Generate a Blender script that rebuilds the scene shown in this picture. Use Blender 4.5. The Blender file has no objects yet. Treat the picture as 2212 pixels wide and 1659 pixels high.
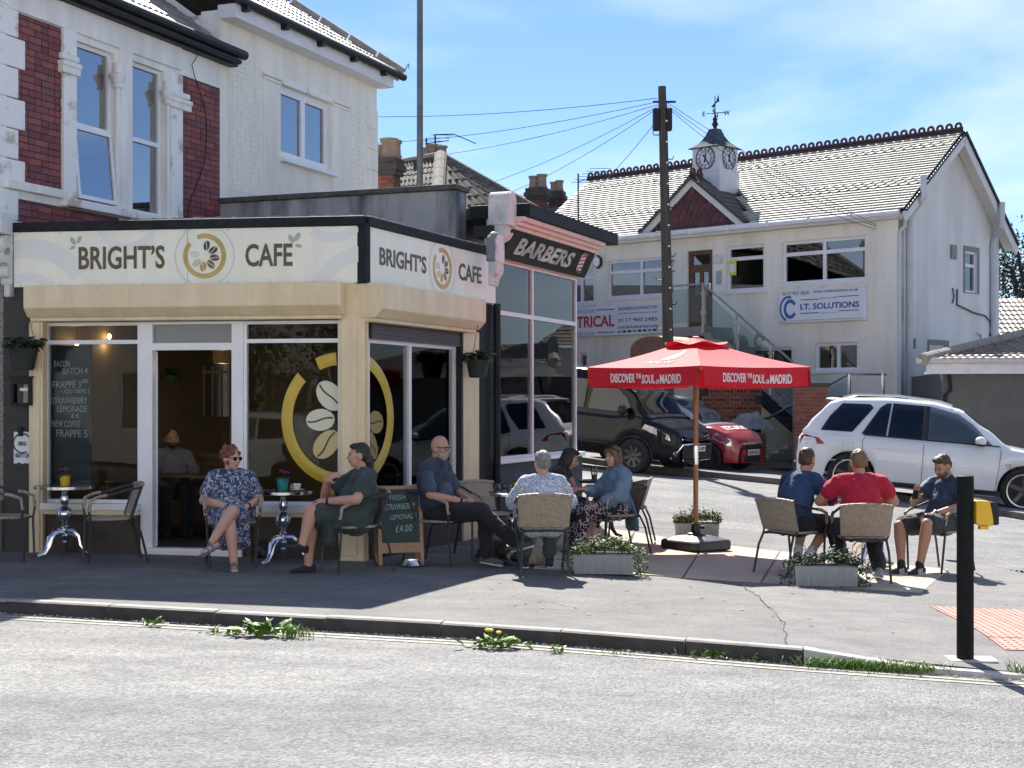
import bpy, math, random
from mathutils import Vector, Matrix, Euler
from mathutils import noise as mnoise
R=math.radians; PI=math.pi
random.seed(7)
sc=bpy.context.scene
COL=sc.collection
# ---------- camera, sky, sun, exposure ----------
CAMZ=1.6
cd=bpy.data.cameras.new('camera'); cam=bpy.data.objects.new('camera',cd); COL.objects.link(cam)
cam.location=(0,0,CAMZ); cam.rotation_euler=(R(90),0,0)
cd.lens=52; cd.sensor_width=36; cd.shift_y=40.5/2212; cd.clip_start=.1; cd.clip_end=3000
sc.camera=cam
SUN_AZ=-5.5      # degrees from +Y towards +X
SUN_EL=45.5
wd=bpy.data.worlds.new('World'); sc.world=wd; wd.use_nodes=True
nt=wd.node_tree; nt.nodes.clear()
def N(nt,t,**k):
    n=nt.nodes.new(t)
    for a,b in k.items():
        if a.startswith('i_'):
            key=a[2:]; key=int(key) if key.isdigit() else key.replace('_',' ')
            n.inputs[key].default_value=b
        else: setattr(n,a,b)
    return n
def Lk(nt,a,b): nt.links.new(a,b)
sky=N(nt,'ShaderNodeTexSky',sky_type='NISHITA',sun_disc=False,sun_elevation=R(SUN_EL),sun_rotation=R(SUN_AZ),air_density=1.0,dust_density=.0,ozone_density=2.2)
tc=N(nt,'ShaderNodeTexCoord'); sep=N(nt,'ShaderNodeSeparateXYZ'); Lk(nt,tc.outputs['Generated'],sep.inputs[0])
zz=N(nt,'ShaderNodeMath',operation='ADD',i_1=.10); Lk(nt,sep.outputs[2],zz.inputs[0])
zm=N(nt,'ShaderNodeMath',operation='MAXIMUM',i_1=.04); Lk(nt,zz.outputs[0],zm.inputs[0])
dx=N(nt,'ShaderNodeMath',operation='DIVIDE'); Lk(nt,sep.outputs[0],dx.inputs[0]); Lk(nt,zm.outputs[0],dx.inputs[1])
dy=N(nt,'ShaderNodeMath',operation='DIVIDE'); Lk(nt,sep.outputs[1],dy.inputs[0]); Lk(nt,zm.outputs[0],dy.inputs[1])
cb=N(nt,'ShaderNodeCombineXYZ'); Lk(nt,dx.outputs[0],cb.inputs[0]); Lk(nt,dy.outputs[0],cb.inputs[1])
mp=N(nt,'ShaderNodeMapping'); mp.inputs['Scale'].default_value=(.6,.5,1); mp.inputs['Location'].default_value=(1.1,2.2,0); mp.inputs['Rotation'].default_value=(0,0,R(10)); Lk(nt,cb.outputs[0],mp.inputs[0])
no=N(nt,'ShaderNodeTexNoise',i_Scale=1.0,i_Detail=7.0,i_Roughness=.55,i_Distortion=.35); Lk(nt,mp.outputs[0],no.inputs['Vector'])
rp=N(nt,'ShaderNodeValToRGB'); rp.color_ramp.elements[0].position=.45; rp.color_ramp.elements[1].position=.70; Lk(nt,no.outputs[0],rp.inputs[0])
cm=N(nt,'ShaderNodeMath',operation='MULTIPLY',i_1=.7); Lk(nt,rp.outputs[0],cm.inputs[0])
sm=N(nt,'ShaderNodeMix',data_type='RGBA',blend_type='MULTIPLY',i_0=1.0); Lk(nt,sky.outputs[0],sm.inputs['A']); sm.inputs['B'].default_value=(.475,.55,.72,1)
mx=N(nt,'ShaderNodeMix',data_type='RGBA'); Lk(nt,cm.outputs[0],mx.inputs['Factor']); Lk(nt,sm.outputs['Result'],mx.inputs['A']); mx.inputs['B'].default_value=(4.9,5.4,6.0,1)
bg=N(nt,'ShaderNodeBackground',i_Strength=.054); Lk(nt,mx.outputs['Result'],bg.inputs['Color'])
wo=N(nt,'ShaderNodeOutputWorld'); Lk(nt,bg.outputs[0],wo.inputs[0])
sl=bpy.data.lights.new('sun','SUN'); sl.energy=2.6; sl.angle=R(.53); sl.color=(1,.95,.87)
so=bpy.data.objects.new('sun',sl); COL.objects.link(so); so.location=(-4,30,30)
sd=Vector((math.sin(R(SUN_AZ))*math.cos(R(SUN_EL)),math.cos(R(SUN_AZ))*math.cos(R(SUN_EL)),math.sin(R(SUN_EL))))
so.rotation_euler=sd.to_track_quat('Z','Y').to_euler()
sc.view_settings.view_transform='Standard'; sc.view_settings.look='None'; sc.view_settings.gamma=1; sc.view_settings.exposure=2.05
sc.render.engine='CYCLES'
cy=sc.cycles; cy.use_denoising=True; cy.max_bounces=7; cy.diffuse_bounces=4; cy.glossy_bounces=4; cy.transmission_bounces=6; cy.transparent_max_bounces=24; cy.caustics_reflective=False; cy.caustics_refractive=False; cy.sample_clamp_indirect=6
# ---------- pixel (2212x1659 frame) -> world ----------
F=52/36*2212
def ray(vx,vy): return (vx-1106)/F,(870-vy)/F
def V(vx,vy,Y):
    a,c=ray(vx,vy); return Vector((a*Y,Y,CAMZ+c*Y))
def sstep(a,b,x):
    t=min(1,max(0,(x-a)/(b-a))); return t*t*(3-2*t)
def G(x,y):
    near=-.015*min(4,max(0,x+4))-.04*min(9,max(0,x)); far=.54-.083*min(14,max(-4,x))
    w=sstep(17.5,26,y)*sstep(-5,-1,x)
    return near*(1-w)+far*w
def GD(x,y):
    """pavement level, dipping to the dropped kerb at the crossing"""
    yk=10.9-.16*(x-2.); return G(x,y)-.062*(1-sstep(.1,1.3,y-yk))*sstep(2.1,3.0,x)
def GP(vx,vy,dz=0):
    a,c=ray(vx,vy); Y=10.
    lo,hi=3.,80.
    for i in range(50):
        m=(lo+hi)/2
        if CAMZ+c*m>G(a*m,m)+dz: lo=m
        else: hi=m
    return Vector((a*lo,lo,CAMZ+c*lo))
# ---------- materials ----------
MATS={}
def M(name,col,col2=None,scale=6.,rough=.6,metal=0.,bump=0.,bscale=None,detail=5.,lo=.35,hi=.7,coat=0.,emit=None,estr=0.,spec=.5,stretch=(1,1,1),vor=False,sub=0.,sheen=0.):
    if name in MATS: return MATS[name]
    m=bpy.data.materials.new(name); m.use_nodes=True; nt=m.node_tree
    b=nt.nodes['Principled BSDF']; MATS[name]=m
    b.inputs['Roughness'].default_value=rough; b.inputs['Metallic'].default_value=metal
    b.inputs['Specular IOR Level'].default_value=spec; b.inputs['Coat Weight'].default_value=coat
    if sub: b.inputs['Subsurface Weight'].default_value=sub; b.inputs['Subsurface Radius'].default_value=(.012,.004,.002); b.inputs['Subsurface Scale'].default_value=1
    if sheen: b.inputs['Sheen Weight'].default_value=sheen
    if emit: b.inputs['Emission Color'].default_value=(*emit,1); b.inputs['Emission Strength'].default_value=estr
    b.inputs['Base Color'].default_value=(*col,1)
    tc=N(nt,'ShaderNodeTexCoord'); mp=N(nt,'ShaderNodeMapping'); mp.inputs['Scale'].default_value=stretch; Lk(nt,tc.outputs['Object'],mp.inputs[0])
    if col2 is None: col2=tuple(c*.82 for c in col)
    no=N(nt,'ShaderNodeTexNoise',i_Scale=scale,i_Detail=detail,i_Roughness=.6); Lk(nt,mp.outputs[0],no.inputs['Vector'])
    rp=N(nt,'ShaderNodeValToRGB'); rp.color_ramp.elements[0].position=lo; rp.color_ramp.elements[1].position=hi
    rp.color_ramp.elements[0].color=(*col,1); rp.color_ramp.elements[1].color=(*col2,1)
    Lk(nt,no.outputs[0],rp.inputs[0]); Lk(nt,rp.outputs[0],b.inputs['Base Color'])
    if bump:
        if vor: n2=N(nt,'ShaderNodeTexVoronoi',i_Scale=bscale or scale*4)
        else: n2=N(nt,'ShaderNodeTexNoise',i_Scale=bscale or scale*4,i_Detail=4.)
        Lk(nt,mp.outputs[0],n2.inputs['Vector'])
        bu=N(nt,'ShaderNodeBump',i_Strength=bump,i_Distance=.01); Lk(nt,n2.outputs[0],bu.inputs['Height']); Lk(nt,bu.outputs[0],b.inputs['Normal'])
    return m
def nodes(m): return m.node_tree,m.node_tree.nodes['Principled BSDF']
def streaks(m,amt=.25,sx=3.,sz=.16,lo=.42,hi=.66,col=(.62,.58,.52)):
    """rain streaks and grime: vertical stains multiplied over the paint"""
    nt,b=nodes(m); tc=N(nt,'ShaderNodeTexCoord'); mp=N(nt,'ShaderNodeMapping'); mp.inputs['Scale'].default_value=(sx,sx,sz*sx); Lk(nt,tc.outputs['Object'],mp.inputs[0])
    no=N(nt,'ShaderNodeTexNoise',i_Scale=1.5,i_Detail=7.,i_Roughness=.65); Lk(nt,mp.outputs[0],no.inputs['Vector'])
    rp=N(nt,'ShaderNodeValToRGB'); rp.color_ramp.elements[0].position=lo; rp.color_ramp.elements[1].position=hi; rp.color_ramp.elements[0].color=(1,1,1,1); rp.color_ramp.elements[1].color=tuple(1-(1-c)*amt*2 for c in col)+(1,); Lk(nt,no.outputs[0],rp.inputs[0])
    mm=N(nt,'ShaderNodeMix',data_type='RGBA',blend_type='MULTIPLY',i_0=1.); Lk(nt,b.inputs['Base Color'].links[0].from_socket,mm.inputs['A']); Lk(nt,rp.outputs[0],mm.inputs['B']); Lk(nt,mm.outputs['Result'],b.inputs['Base Color']); return m
def glassmat(name,tint=(.9,.95,.95),refl=1.45,rough=0.,haze=0.):
    m=bpy.data.materials.new(name); m.use_nodes=True; nt=m.node_tree; nt.nodes.clear(); MATS[name]=m
    tr=N(nt,'ShaderNodeBsdfTransparent'); tr.inputs[0].default_value=(*tint,1)
    gl=N(nt,'ShaderNodeBsdfGlossy',i_Roughness=rough); gl.inputs[0].default_value=(1,1,1,1)
    fr=N(nt,'ShaderNodeFresnel',i_IOR=refl)
    tc=N(nt,'ShaderNodeTexCoord'); no=N(nt,'ShaderNodeTexNoise',i_Scale=1.1,i_Detail=1.); Lk(nt,tc.outputs['Object'],no.inputs['Vector'])
    bu=N(nt,'ShaderNodeBump',i_Strength=.04,i_Distance=.05); Lk(nt,no.outputs[0],bu.inputs['Height']); Lk(nt,bu.outputs[0],gl.inputs['Normal'])
    mx=N(nt,'ShaderNodeMixShader'); Lk(nt,fr.outputs[0],mx.inputs[0]); Lk(nt,tr.outputs[0],mx.inputs[1]); Lk(nt,gl.outputs[0],mx.inputs[2])
    o=N(nt,'ShaderNodeOutputMaterial'); last=mx
    if haze:
        df=N(nt,'ShaderNodeBsdfDiffuse'); df.inputs[0].default_value=(.6,.62,.62,1)
        m2=N(nt,'ShaderNodeMixShader',i_0=haze); Lk(nt,mx.outputs[0],m2.inputs[1]); Lk(nt,df.outputs[0],m2.inputs[2]); last=m2
    Lk(nt,last.outputs[0],o.inputs[0]); return m
# ---------- mesh builder ----------
class MB:
    def __init__(s): s.v=[]; s.f=[]; s.uv=None
    def add(s,vs,fs):
        o=len(s.v); s.v+= [tuple(p) for p in vs]; s.f+=[tuple(i+o for i in f) for f in fs]; return s
    def box(s,x0,x1,y0,y1,z0,z1):
        return s.add([(x0,y0,z0),(x1,y0,z0),(x1,y1,z0),(x0,y1,z0),(x0,y0,z1),(x1,y0,z1),(x1,y1,z1),(x0,y1,z1)],[(0,3,2,1),(4,5,6,7),(0,1,5,4),(1,2,6,5),(2,3,7,6),(3,0,4,7)])
    def obox(s,m,sx,sy,sz):
        b=MB().box(-sx/2,sx/2,-sy/2,sy/2,-sz/2,sz/2); return s.add([m@Vector(p) for p in b.v],b.f)
    def beam(s,a,b,w,h,up=(0,0,1)):
        a=Vector(a);b=Vector(b);d=(b-a); L=d.length; d.normalize(); x=d.cross(Vector(up)); 
        if x.length<1e-4: x=d.cross(Vector((1,0,0)))
        x.normalize(); u=x.cross(d)
        m=Matrix((x,d,u)).transposed().to_4x4(); m.translation=(a+b)/2
        return s.obox(m,w,L,h)
    def tube(s,pts,r,n=8,closed=False,caps=True,asp=None,side=None):
        pts=[Vector(p) for p in pts]; k=len(pts); rr=r if isinstance(r,(list,tuple)) else [r]*k
        vs=[];fs=[]; prev=None
        for i,p in enumerate(pts):
            if closed: t=pts[(i+1)%k]-pts[i-1]
            else: t=pts[min(k-1,i+1)]-pts[max(0,i-1)]
            if t.length<1e-9: t=Vector((0,0,1))
            t.normalize()
            if side is not None:
                x=Vector(side)-t*t.dot(Vector(side))
                if x.length<1e-4: x=t.orthogonal()
                x.normalize()
            elif prev is None:
                x=t.orthogonal().normalized()
            else:
                x=prev-t*t.dot(prev)
                x=x.normalized() if x.length>1e-6 else t.orthogonal().normalized()
            prev=x; y=t.cross(x)
            ri=rr[i]; ra,rb=(ri if isinstance(ri,(list,tuple)) else (ri,ri))
            if asp: rb*=asp
            for j in range(n):
                a=2*PI*j/n; vs.append(p+x*(ra*math.cos(a))+y*(rb*math.sin(a)))
        for i in range(k if closed else k-1):
            for j in range(n):
                a=i*n+j; b=i*n+(j+1)%n; c=((i+1)%k)*n+(j+1)%n; d=((i+1)%k)*n+j; fs.append((a,b,c,d))
        if caps and not closed:
            fs.append(tuple(range(n))[::-1]); fs.append(tuple(range((k-1)*n,k*n)))
        return s.add(vs,fs)
    def lathe(s,prof,n=16,c=(0,0,0)):
        vs=[];fs=[];k=len(prof)
        for r,z in prof:
            for j in range(n):
                a=2*PI*j/n; vs.append((c[0]+r*math.cos(a),c[1]+r*math.sin(a),c[2]+z))
        for i in range(k-1):
            for j in range(n): fs.append((i*n+j,i*n+(j+1)%n,(i+1)*n+(j+1)%n,(i+1)*n+j))
        fs.append(tuple(range(n))[::-1]); fs.append(tuple(range((k-1)*n,k*n)))
        return s.add(vs,fs)
    def ell(s,c,rx,ry,rz,nu=14,nv=9,m=None):
        vs=[];fs=[]; c=Vector(c)
        vs.append(Vector((0,0,-rz)))
        for i in range(1,nv):
            t=-PI/2+PI*i/nv
            for j in range(nu):
                a=2*PI*j/nu; vs.append(Vector((rx*math.cos(t)*math.cos(a),ry*math.cos(t)*math.sin(a),rz*math.sin(t))))
        vs.append(Vector((0,0,rz)))
        for j in range(nu): fs.append((0,1+(j+1)%nu,1+j))
        for i in range(nv-2):
            for j in range(nu):
                a=1+i*nu+j; b=1+i*nu+(j+1)%nu; fs.append((a,b,b+nu,a+nu))
        t=len(vs)-1; o=1+(nv-2)*nu
        for j in range(nu): fs.append((t,o+j,o+(j+1)%nu))
        if m is not None: vs=[m@p for p in vs]
        return s.add([p+c for p in vs],fs)
    def cap(s,p,r,n=10,asp=1.,side=None):
        """chain of rounded segments through points with radii (rounded ends)"""
        p=[Vector(q) for q in p]; r=[(q,q*asp) if not isinstance(q,(tuple,list)) else q for q in r]
        d0=(p[0]-p[1]).normalized(); d1=(p[-1]-p[-2]).normalized()
        pts=[];rr=[]
        for a in (85,60,30): pts.append(p[0]+d0*(min(r[0])*math.sin(R(a)))); rr.append((r[0][0]*math.cos(R(a)),r[0][1]*math.cos(R(a))))
        pts+=p; rr+=r
        for a in (30,60,85): pts.append(p[-1]+d1*(min(r[-1])*math.sin(R(a)))); rr.append((r[-1][0]*math.cos(R(a)),r[-1][1]*math.cos(R(a))))
        return s.tube(pts,rr,n,side=side)
    def plate(s,u0,u1,z0,z1,holes,y0,y1):
        us=sorted(set([u0,u1]+[h[i] for h in holes for i in (0,1) if u0<h[i]<u1])); zs=sorted(set([z0,z1]+[h[i] for h in holes for i in (2,3) if z0<h[i]<z1]))
        def solid(i,j):
            if i<0 or j<0 or i>=len(us)-1 or j>=len(zs)-1: return False
            a=(us[i]+us[i+1])/2; b=(zs[j]+zs[j+1])/2
            return not any(h[0]<a<h[1] and h[2]<b<h[3] for h in holes)
        for i in range(len(us)-1):
            for j in range(len(zs)-1):
                if not solid(i,j): continue
                a,b,c,d=us[i],us[i+1],zs[j],zs[j+1]
                s.add([(a,y0,c),(b,y0,c),(b,y0,d),(a,y0,d)],[(0,1,2,3)]); s.add([(a,y1,c),(b,y1,c),(b,y1,d),(a,y1,d)],[(3,2,1,0)])
                if not solid(i-1,j): s.add([(a,y0,c),(a,y1,c),(a,y1,d),(a,y0,d)],[(3,2,1,0)])
                if not solid(i+1,j): s.add([(b,y0,c),(b,y1,c),(b,y1,d),(b,y0,d)],[(0,1,2,3)])
                if not solid(i,j-1): s.add([(a,y0,c),(b,y0,c),(b,y1,c),(a,y1,c)],[(3,2,1,0)])
                if not solid(i,j+1): s.add([(a,y0,d),(b,y0,d),(b,y1,d),(a,y1,d)],[(0,1,2,3)])
        return s
    def prism(s,poly,y0,y1):
        """poly of (x,z) extruded along y"""
        n=len(poly); 
        A=sum(poly[i][0]*poly[(i+1)%n][1]-poly[(i+1)%n][0]*poly[i][1] for i in range(n))
        if A<0: poly=poly[::-1]
        vs=[(x,y0,z) for x,z in poly]+[(x,y1,z) for x,z in poly]
        fs=[tuple(range(n)),tuple(range(n,2*n))[::-1]]+[((i+1)%n,i,i+n,(i+1)%n+n) for i in range(n)]
        return s.add(vs,fs)
    def slab(s,poly,z0,z1):
        n=len(poly)
        A=sum(poly[i][0]*poly[(i+1)%n][1]-poly[(i+1)%n][0]*poly[i][1] for i in range(n))
        if A<0: poly=poly[::-1]
        vs=[(x,y,z0) for x,y in poly]+[(x,y,z1) for x,y in poly]
        fs=[tuple(range(n))[::-1],tuple(range(n,2*n))]+[(i,(i+1)%n,(i+1)%n+n,i+n) for i in range(n)]
        return s.add(vs,fs)
    def xf(s,m): s.v=[tuple(m@Vector(p)) for p in s.v]; return s
    def build(s,name,mat,parent=None,smooth=False,ang=35,bevel=0,loc=None,rot=None):
        me=bpy.data.meshes.new(name); me.from_pydata(s.v,[],s.f); 
        if mat: me.materials.append(mat)
        if smooth:
            me.shade_smooth(); me.set_sharp_from_angle(angle=R(ang))
        me.update()
        return link(name,me,parent,loc,rot,bevel)
def link(name,me,parent=None,loc=None,rot=None,bevel=0):
    o=bpy.data.objects.new(name,me); COL.objects.link(o); o.parent=parent
    if loc is not None: o.location=loc
    if rot is not None: o.rotation_euler=rot
    if bevel:
        b=o.modifiers.new('bevel','BEVEL'); b.width=bevel; b.segments=2; b.limit_method='ANGLE'
    return o
def tag(o,label=None,cat=None,group=None,kind=None):
    if label: o['label']=label
    if cat: o['category']=cat
    if group: o['group']=group
    if kind: o['kind']=kind
    return o
def thing(name,label,cat,loc=(0,0,0),rotz=0,group=None):
    o=bpy.data.objects.new(name,None); COL.objects.link(o); o.location=loc; o.rotation_euler=(0,0,rotz); o.empty_display_size=.1
    return tag(o,label,cat,group)
def dup(o,parent=None):
    c=o.copy(); COL.objects.link(c); c.parent=parent
    for ch in list(o.children): dup(ch,c)
    return c
class Fr:
    """a vertical facade frame: x along it to the right, y into the wall, z up"""
    def __init__(s,ox,oy,rot): s.o=(ox,oy); s.r=rot; s.d=(math.cos(rot),math.sin(rot)); s.n=(-math.sin(rot),math.cos(rot))
    def uz(s,vx,vy,off=0):
        a,c=ray(vx,vy); k=off+s.n[0]*s.o[0]+s.n[1]*s.o[1]; Y=k/(a*s.n[0]+s.n[1])
        return (a*Y-s.o[0])*s.d[0]+(Y-s.o[1])*s.d[1], CAMZ+c*Y
    def u(s,vx,off=0): return s.uz(vx,870,off)[0]
    def rect(s,x0,y0,x1,y1,off=0):
        u0,z1=s.uz(x0,y0,off); u1,z0=s.uz(x1,y1,off); return (u0,u1,z0,z1)
    def w(s,u,off=0,z=0): return Vector((s.o[0]+u*s.d[0]+off*s.n[0],s.o[1]+u*s.d[1]+off*s.n[1],z))
def textmesh(t,bold=0.,shear=0.,extr=.002,font=None):
    c=bpy.data.curves.new('t','FONT'); c.body=t; c.offset=bold; c.shear=shear; c.extrude=extr; c.align_x='LEFT'; c.resolution_u=3
    o=bpy.data.objects.new('t',c); me=bpy.data.meshes.new_from_object(o); bpy.data.objects.remove(o); bpy.data.curves.remove(c); return me
def text(name,t,mat,parent,u0,u1,z0,z1,y,bold=0.,shear=0.,fn=None,thick=.003):
    """lettering fitted to the box u0..u1 x z0..z1 on a facade at depth y"""
    me=textmesh(t,bold,shear); vs=me.vertices
    xs=[v.co.x for v in vs]; ys=[v.co.y for v in vs]; a,b,c,d=min(xs),max(xs),min(ys),max(ys)
    for v in vs:
        x=u0+(v.co.x-a)/(b-a)*(u1-u0); z=z0+(v.co.y-c)/(d-c)*(z1-z0); p=(x,y-(thick if v.co.z>0 else 0),z)
        v.co=fn(*p) if fn else p
    me.materials.clear(); me.materials.append(mat); me.name=name
    return link(name,me,parent)
GLASS=glassmat('window_glass',(.86,.92,.92),1.5)
GLASSD=glassmat('dark_glass',(.25,.29,.31),1.6)
WHITE=M('white_upvc',(.86,.86,.88),(.80,.80,.82),3,rough=.35)
BLACK=M('black_paint',(.016,.018,.021),(.026,.028,.031),5,rough=.6,spec=.25)
def window(name,parent,u0,u1,z0,z1,y,cols=(),rows=(),fw=.055,dep=.06,frame=WHITE,glass=GLASS,holes=None,inner=.0):
    """window: frame plate with holes, one pane each; cols / rows are inner bar positions as fractions"""
    us=[0]+list(cols)+[1]; zs=[0]+list(rows)+[1]; hs=holes or []
    if not holes:
        for i in range(len(us)-1):
            for j in range(len(zs)-1):
                a=u0+(u1-u0)*us[i]; b=u0+(u1-u0)*us[i+1]; c=z0+(z1-z0)*zs[j]; d=z0+(z1-z0)*zs[j+1]
                hs.append((a+fw*(1 if i==0 else .6),b-fw*(1 if i==len(us)-2 else .6),c+fw*(1 if j==0 else .6),d-fw*(1 if j==len(zs)-2 else .6)))
    w=MB().plate(u0,u1,z0,z1,hs,y,y+dep).build(name,frame,parent,bevel=.006)
    for h in hs: MB().box(h[0]-.005,h[1]+.005,y+dep*.45,y+dep*.45+.008,h[2]-.005,h[3]+.005).build('pane',glass,w)
    return w
def leafmesh(L=.06,W=.03,bend=.3):
    """one bent leaf, lies along +x"""
    return ([(0,0,0),(L*.35,W/2,L*.06),(L*.35,-W/2,L*.06),(L*.75,W*.36,L*.02-bend*L*.2),(L*.75,-W*.36,L*.02-bend*L*.2),(L,0,-bend*L*.5)],[(0,2,1),(1,2,4,3),(3,4,5)])
def leaf(mb,p,d,L,W,bend=.3,roll=0.):
    d=Vector(d).normalized(); x=d; up=Vector((0,0,1)); y=up.cross(x)
    if y.length<1e-3: y=Vector((1,0,0))
    y.normalize(); z=x.cross(y); q=Matrix((x,y,z)).transposed()@Matrix.Rotation(roll,3,'X')
    vs,fs=leafmesh(L,W,bend); mb.add([Vector(p)+q@Vector(v) for v in vs],fs)
# ---------- ground ----------
def asphalt(name,c0,c1,stone,scale,bump,patch):
    m=M(name,c0,c1,patch,rough=.85,lo=.3,hi=.75); nt,b=nodes(m)
    tc=N(nt,'ShaderNodeTexCoord'); mp=N(nt,'ShaderNodeMapping'); mp.inputs['Scale'].default_value=(.45,.8,1); Lk(nt,tc.outputs['Object'],mp.inputs[0])
    vo=N(nt,'ShaderNodeTexVoronoi',i_Scale=scale); Lk(nt,tc.outputs['Object'],vo.inputs['Vector'])
    rp=N(nt,'ShaderNodeValToRGB'); rp.color_ramp.elements[0].position=.1; rp.color_ramp.elements[1].position=.95
    sp=N(nt,'ShaderNodeSeparateColor'); Lk(nt,vo.outputs['Color'],sp.inputs[0]); Lk(nt,sp.outputs[0],rp.inputs[0])
    rp.color_ramp.elements[0].color=(1-stone,)*3+(1,); rp.color_ramp.elements[1].color=(1+stone,)*3+(1,)
    n2=N(nt,'ShaderNodeTexNoise',i_Scale=3.2,i_Detail=8.,i_Roughness=.75); Lk(nt,mp.outputs[0],n2.inputs['Vector'])
    r2=N(nt,'ShaderNodeValToRGB'); r2.color_ramp.elements[0].position=.35; r2.color_ramp.elements[1].position=.62; r2.color_ramp.elements[0].color=(.70,.70,.72,1); r2.color_ramp.elements[1].color=(1.12,1.11,1.09,1); Lk(nt,n2.outputs[0],r2.inputs[0])
    old=b.inputs['Base Color'].links[0].from_socket
    m1=N(nt,'ShaderNodeMix',data_type='RGBA',blend_type='MULTIPLY',i_0=1.); Lk(nt,old,m1.inputs['A']); Lk(nt,rp.outputs[0],m1.inputs['B'])
    m2=N(nt,'ShaderNodeMix',data_type='RGBA',blend_type='MULTIPLY',i_0=1.); Lk(nt,m1.outputs['Result'],m2.inputs['A']); Lk(nt,r2.outputs[0],m2.inputs['B'])
    Lk(nt,m2.outputs['Result'],b.inputs['Base Color'])
    bu=N(nt,'ShaderNodeBump',i_Strength=bump,i_Distance=.012,invert=True); Lk(nt,vo.outputs['Distance'],bu.inputs['Height']); Lk(nt,bu.outputs[0],b.inputs['Normal'])
    return m
ROADM=asphalt('road_chippings',(.225,.225,.222),(.185,.185,.184),.36,62,.7,.8)
nt,b=nodes(ROADM); tc=N(nt,'ShaderNodeTexCoord'); mp=N(nt,'ShaderNodeMapping'); mp.inputs['Scale'].default_value=(.07,.55,1); mp.inputs['Rotation'].default_value=(0,0,R(9)); Lk(nt,tc.outputs['Object'],mp.inputs[0])
no=N(nt,'ShaderNodeTexNoise',i_Scale=1.6,i_Detail=5.,i_Roughness=.6); Lk(nt,mp.outputs[0],no.inputs['Vector']); rp=N(nt,'ShaderNodeValToRGB'); rp.color_ramp.elements[0].position=.35; rp.color_ramp.elements[1].position=.62; rp.color_ramp.elements[0].color=(.80,.80,.81,1); rp.color_ramp.elements[1].color=(1.06,1.06,1.05,1); Lk(nt,no.outputs[0],rp.inputs[0])
mm=N(nt,'ShaderNodeMix',data_type='RGBA',blend_type='MULTIPLY',i_0=1.); Lk(nt,b.inputs['Base Color'].links[0].from_socket,mm.inputs['A']); Lk(nt,rp.outputs[0],mm.inputs['B']); Lk(nt,mm.outputs['Result'],b.inputs['Base Color'])
PAVEM=asphalt('pavement_asphalt',(.175,.172,.168),(.135,.133,.131),.25,110,.45,.9)
PAVE2M=asphalt('newer_asphalt',(.20,.193,.188),(.165,.158,.155),.22,110,.45,.9)
def lines(a,b,st): 
    n=max(1,round((b-a)/st)); return [a+(b-a)*i/n for i in range(n+1)]
def sheet(xs,ys,fn):
    mb=MB(); n=len(xs)
    mb.add([(x,y,fn(x,y)) for y in ys for x in xs],[(j*n+i,j*n+i+1,(j+1)*n+i+1,(j+1)*n+i) for j in range(len(ys)-1) for i in range(n-1)]); return mb
xs=[-400,-150,-60,-30]+lines(-16,20,.6)+[30,60,150,400]; ys=[-300,-100,-40,-15]+lines(-6,44,.6)+[60,100,200,600]
KD=.10
road=tag(sheet(xs,ys,lambda x,y:G(x,y)-KD).build('road',ROADM,smooth=True,ang=60),kind='structure')
# kerb line of the front pavement (plan), left to right, then the flush corner
K0=GP(0,1298); K1=GP(1000,1357); K2=GP(1735,1405); K3=GP(2212,1458,-.06)
kd=(Vector((K2.x,K2.y))-Vector((K0.x,K0.y))).normalized()
def kline(s): return Vector((K0.x,K0.y))+kd*s       # s metres from the left frame edge
KL=(Vector((K2.x,K2.y))-Vector((K0.x,K0.y))).length
kn=Vector((-kd.y,kd.x))                             # away from the road
def poly_sheet(poly,fn,st=.35):
    """triangulated terrain following patch inside a convex-ish polygon: strips in y"""
    mb=MB(); ys=lines(min(p[1] for p in poly),max(p[1] for p in poly),st); rows=[]
    for y in ys:
        y=min(max(y,ys[0]+1e-4),ys[-1]-1e-4); X=[]
        for i in range(len(poly)):
            (x0,y0),(x1,y1)=poly[i],poly[(i+1)%len(poly)]
            if (y0<=y<y1) or (y1<=y<y0): X.append(x0+(x1-x0)*(y-y0)/(y1-y0))
        rows.append((min(X),max(X),y))
    n=24
    vs=[(a+(b-a)*i/n,y,fn(a+(b-a)*i/n,y)) for a,b,y in rows for i in range(n+1)]
    fs=[(j*(n+1)+i,j*(n+1)+i+1,(j+1)*(n+1)+i+1,(j+1)*(n+1)+i) for j in range(len(rows)-1) for i in range(n)]
    return mb.add(vs,fs)
a0=kline(-9); a1=kline(KL); far=[GP(2212,1238),GP(1984,1192),GP(1675,1155),GP(1480,1130),GP(1366,1118)]
pp=[(a0.x+kn.x*.125,a0.y+kn.y*.125),(a1.x+kn.x*.125,a1.y+kn.y*.125),(K3.x+.02,K3.y+.1),(K3.x+2.2,K3.y-.3),(far[0].x+2.5,far[0].y-2.2)]+[(p.x,p.y) for p in far]+[(1.5,19.5),(-1,19.5),(-14,19.5)]
pave=tag(poly_sheet(pp,lambda x,y:GD(x,y),.2).build('pavement',PAVEM,smooth=True,ang=60),kind='structure')
# newer asphalt corner, right of the wandering joint
jp=[GP(*q) for q in ((1596,1263),(1640,1290),(1690,1345),(1702,1403))]
pq=[(p.x,p.y) for p in jp]+[(a1.x+kn.x*.13,a1.y+kn.y*.13),(K3.x,K3.y+.12),(K3.x+2.1,K3.y-.2),(far[0].x+2.3,far[0].y-2.2),(far[0].x,far[0].y-.12)]+[(p.x,p.y-.1) for p in far[1:3]]
tag(poly_sheet(pq,lambda x,y:GD(x,y)+.004,.12).build('pavement',PAVE2M,smooth=True,ang=60),kind='structure')
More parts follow.
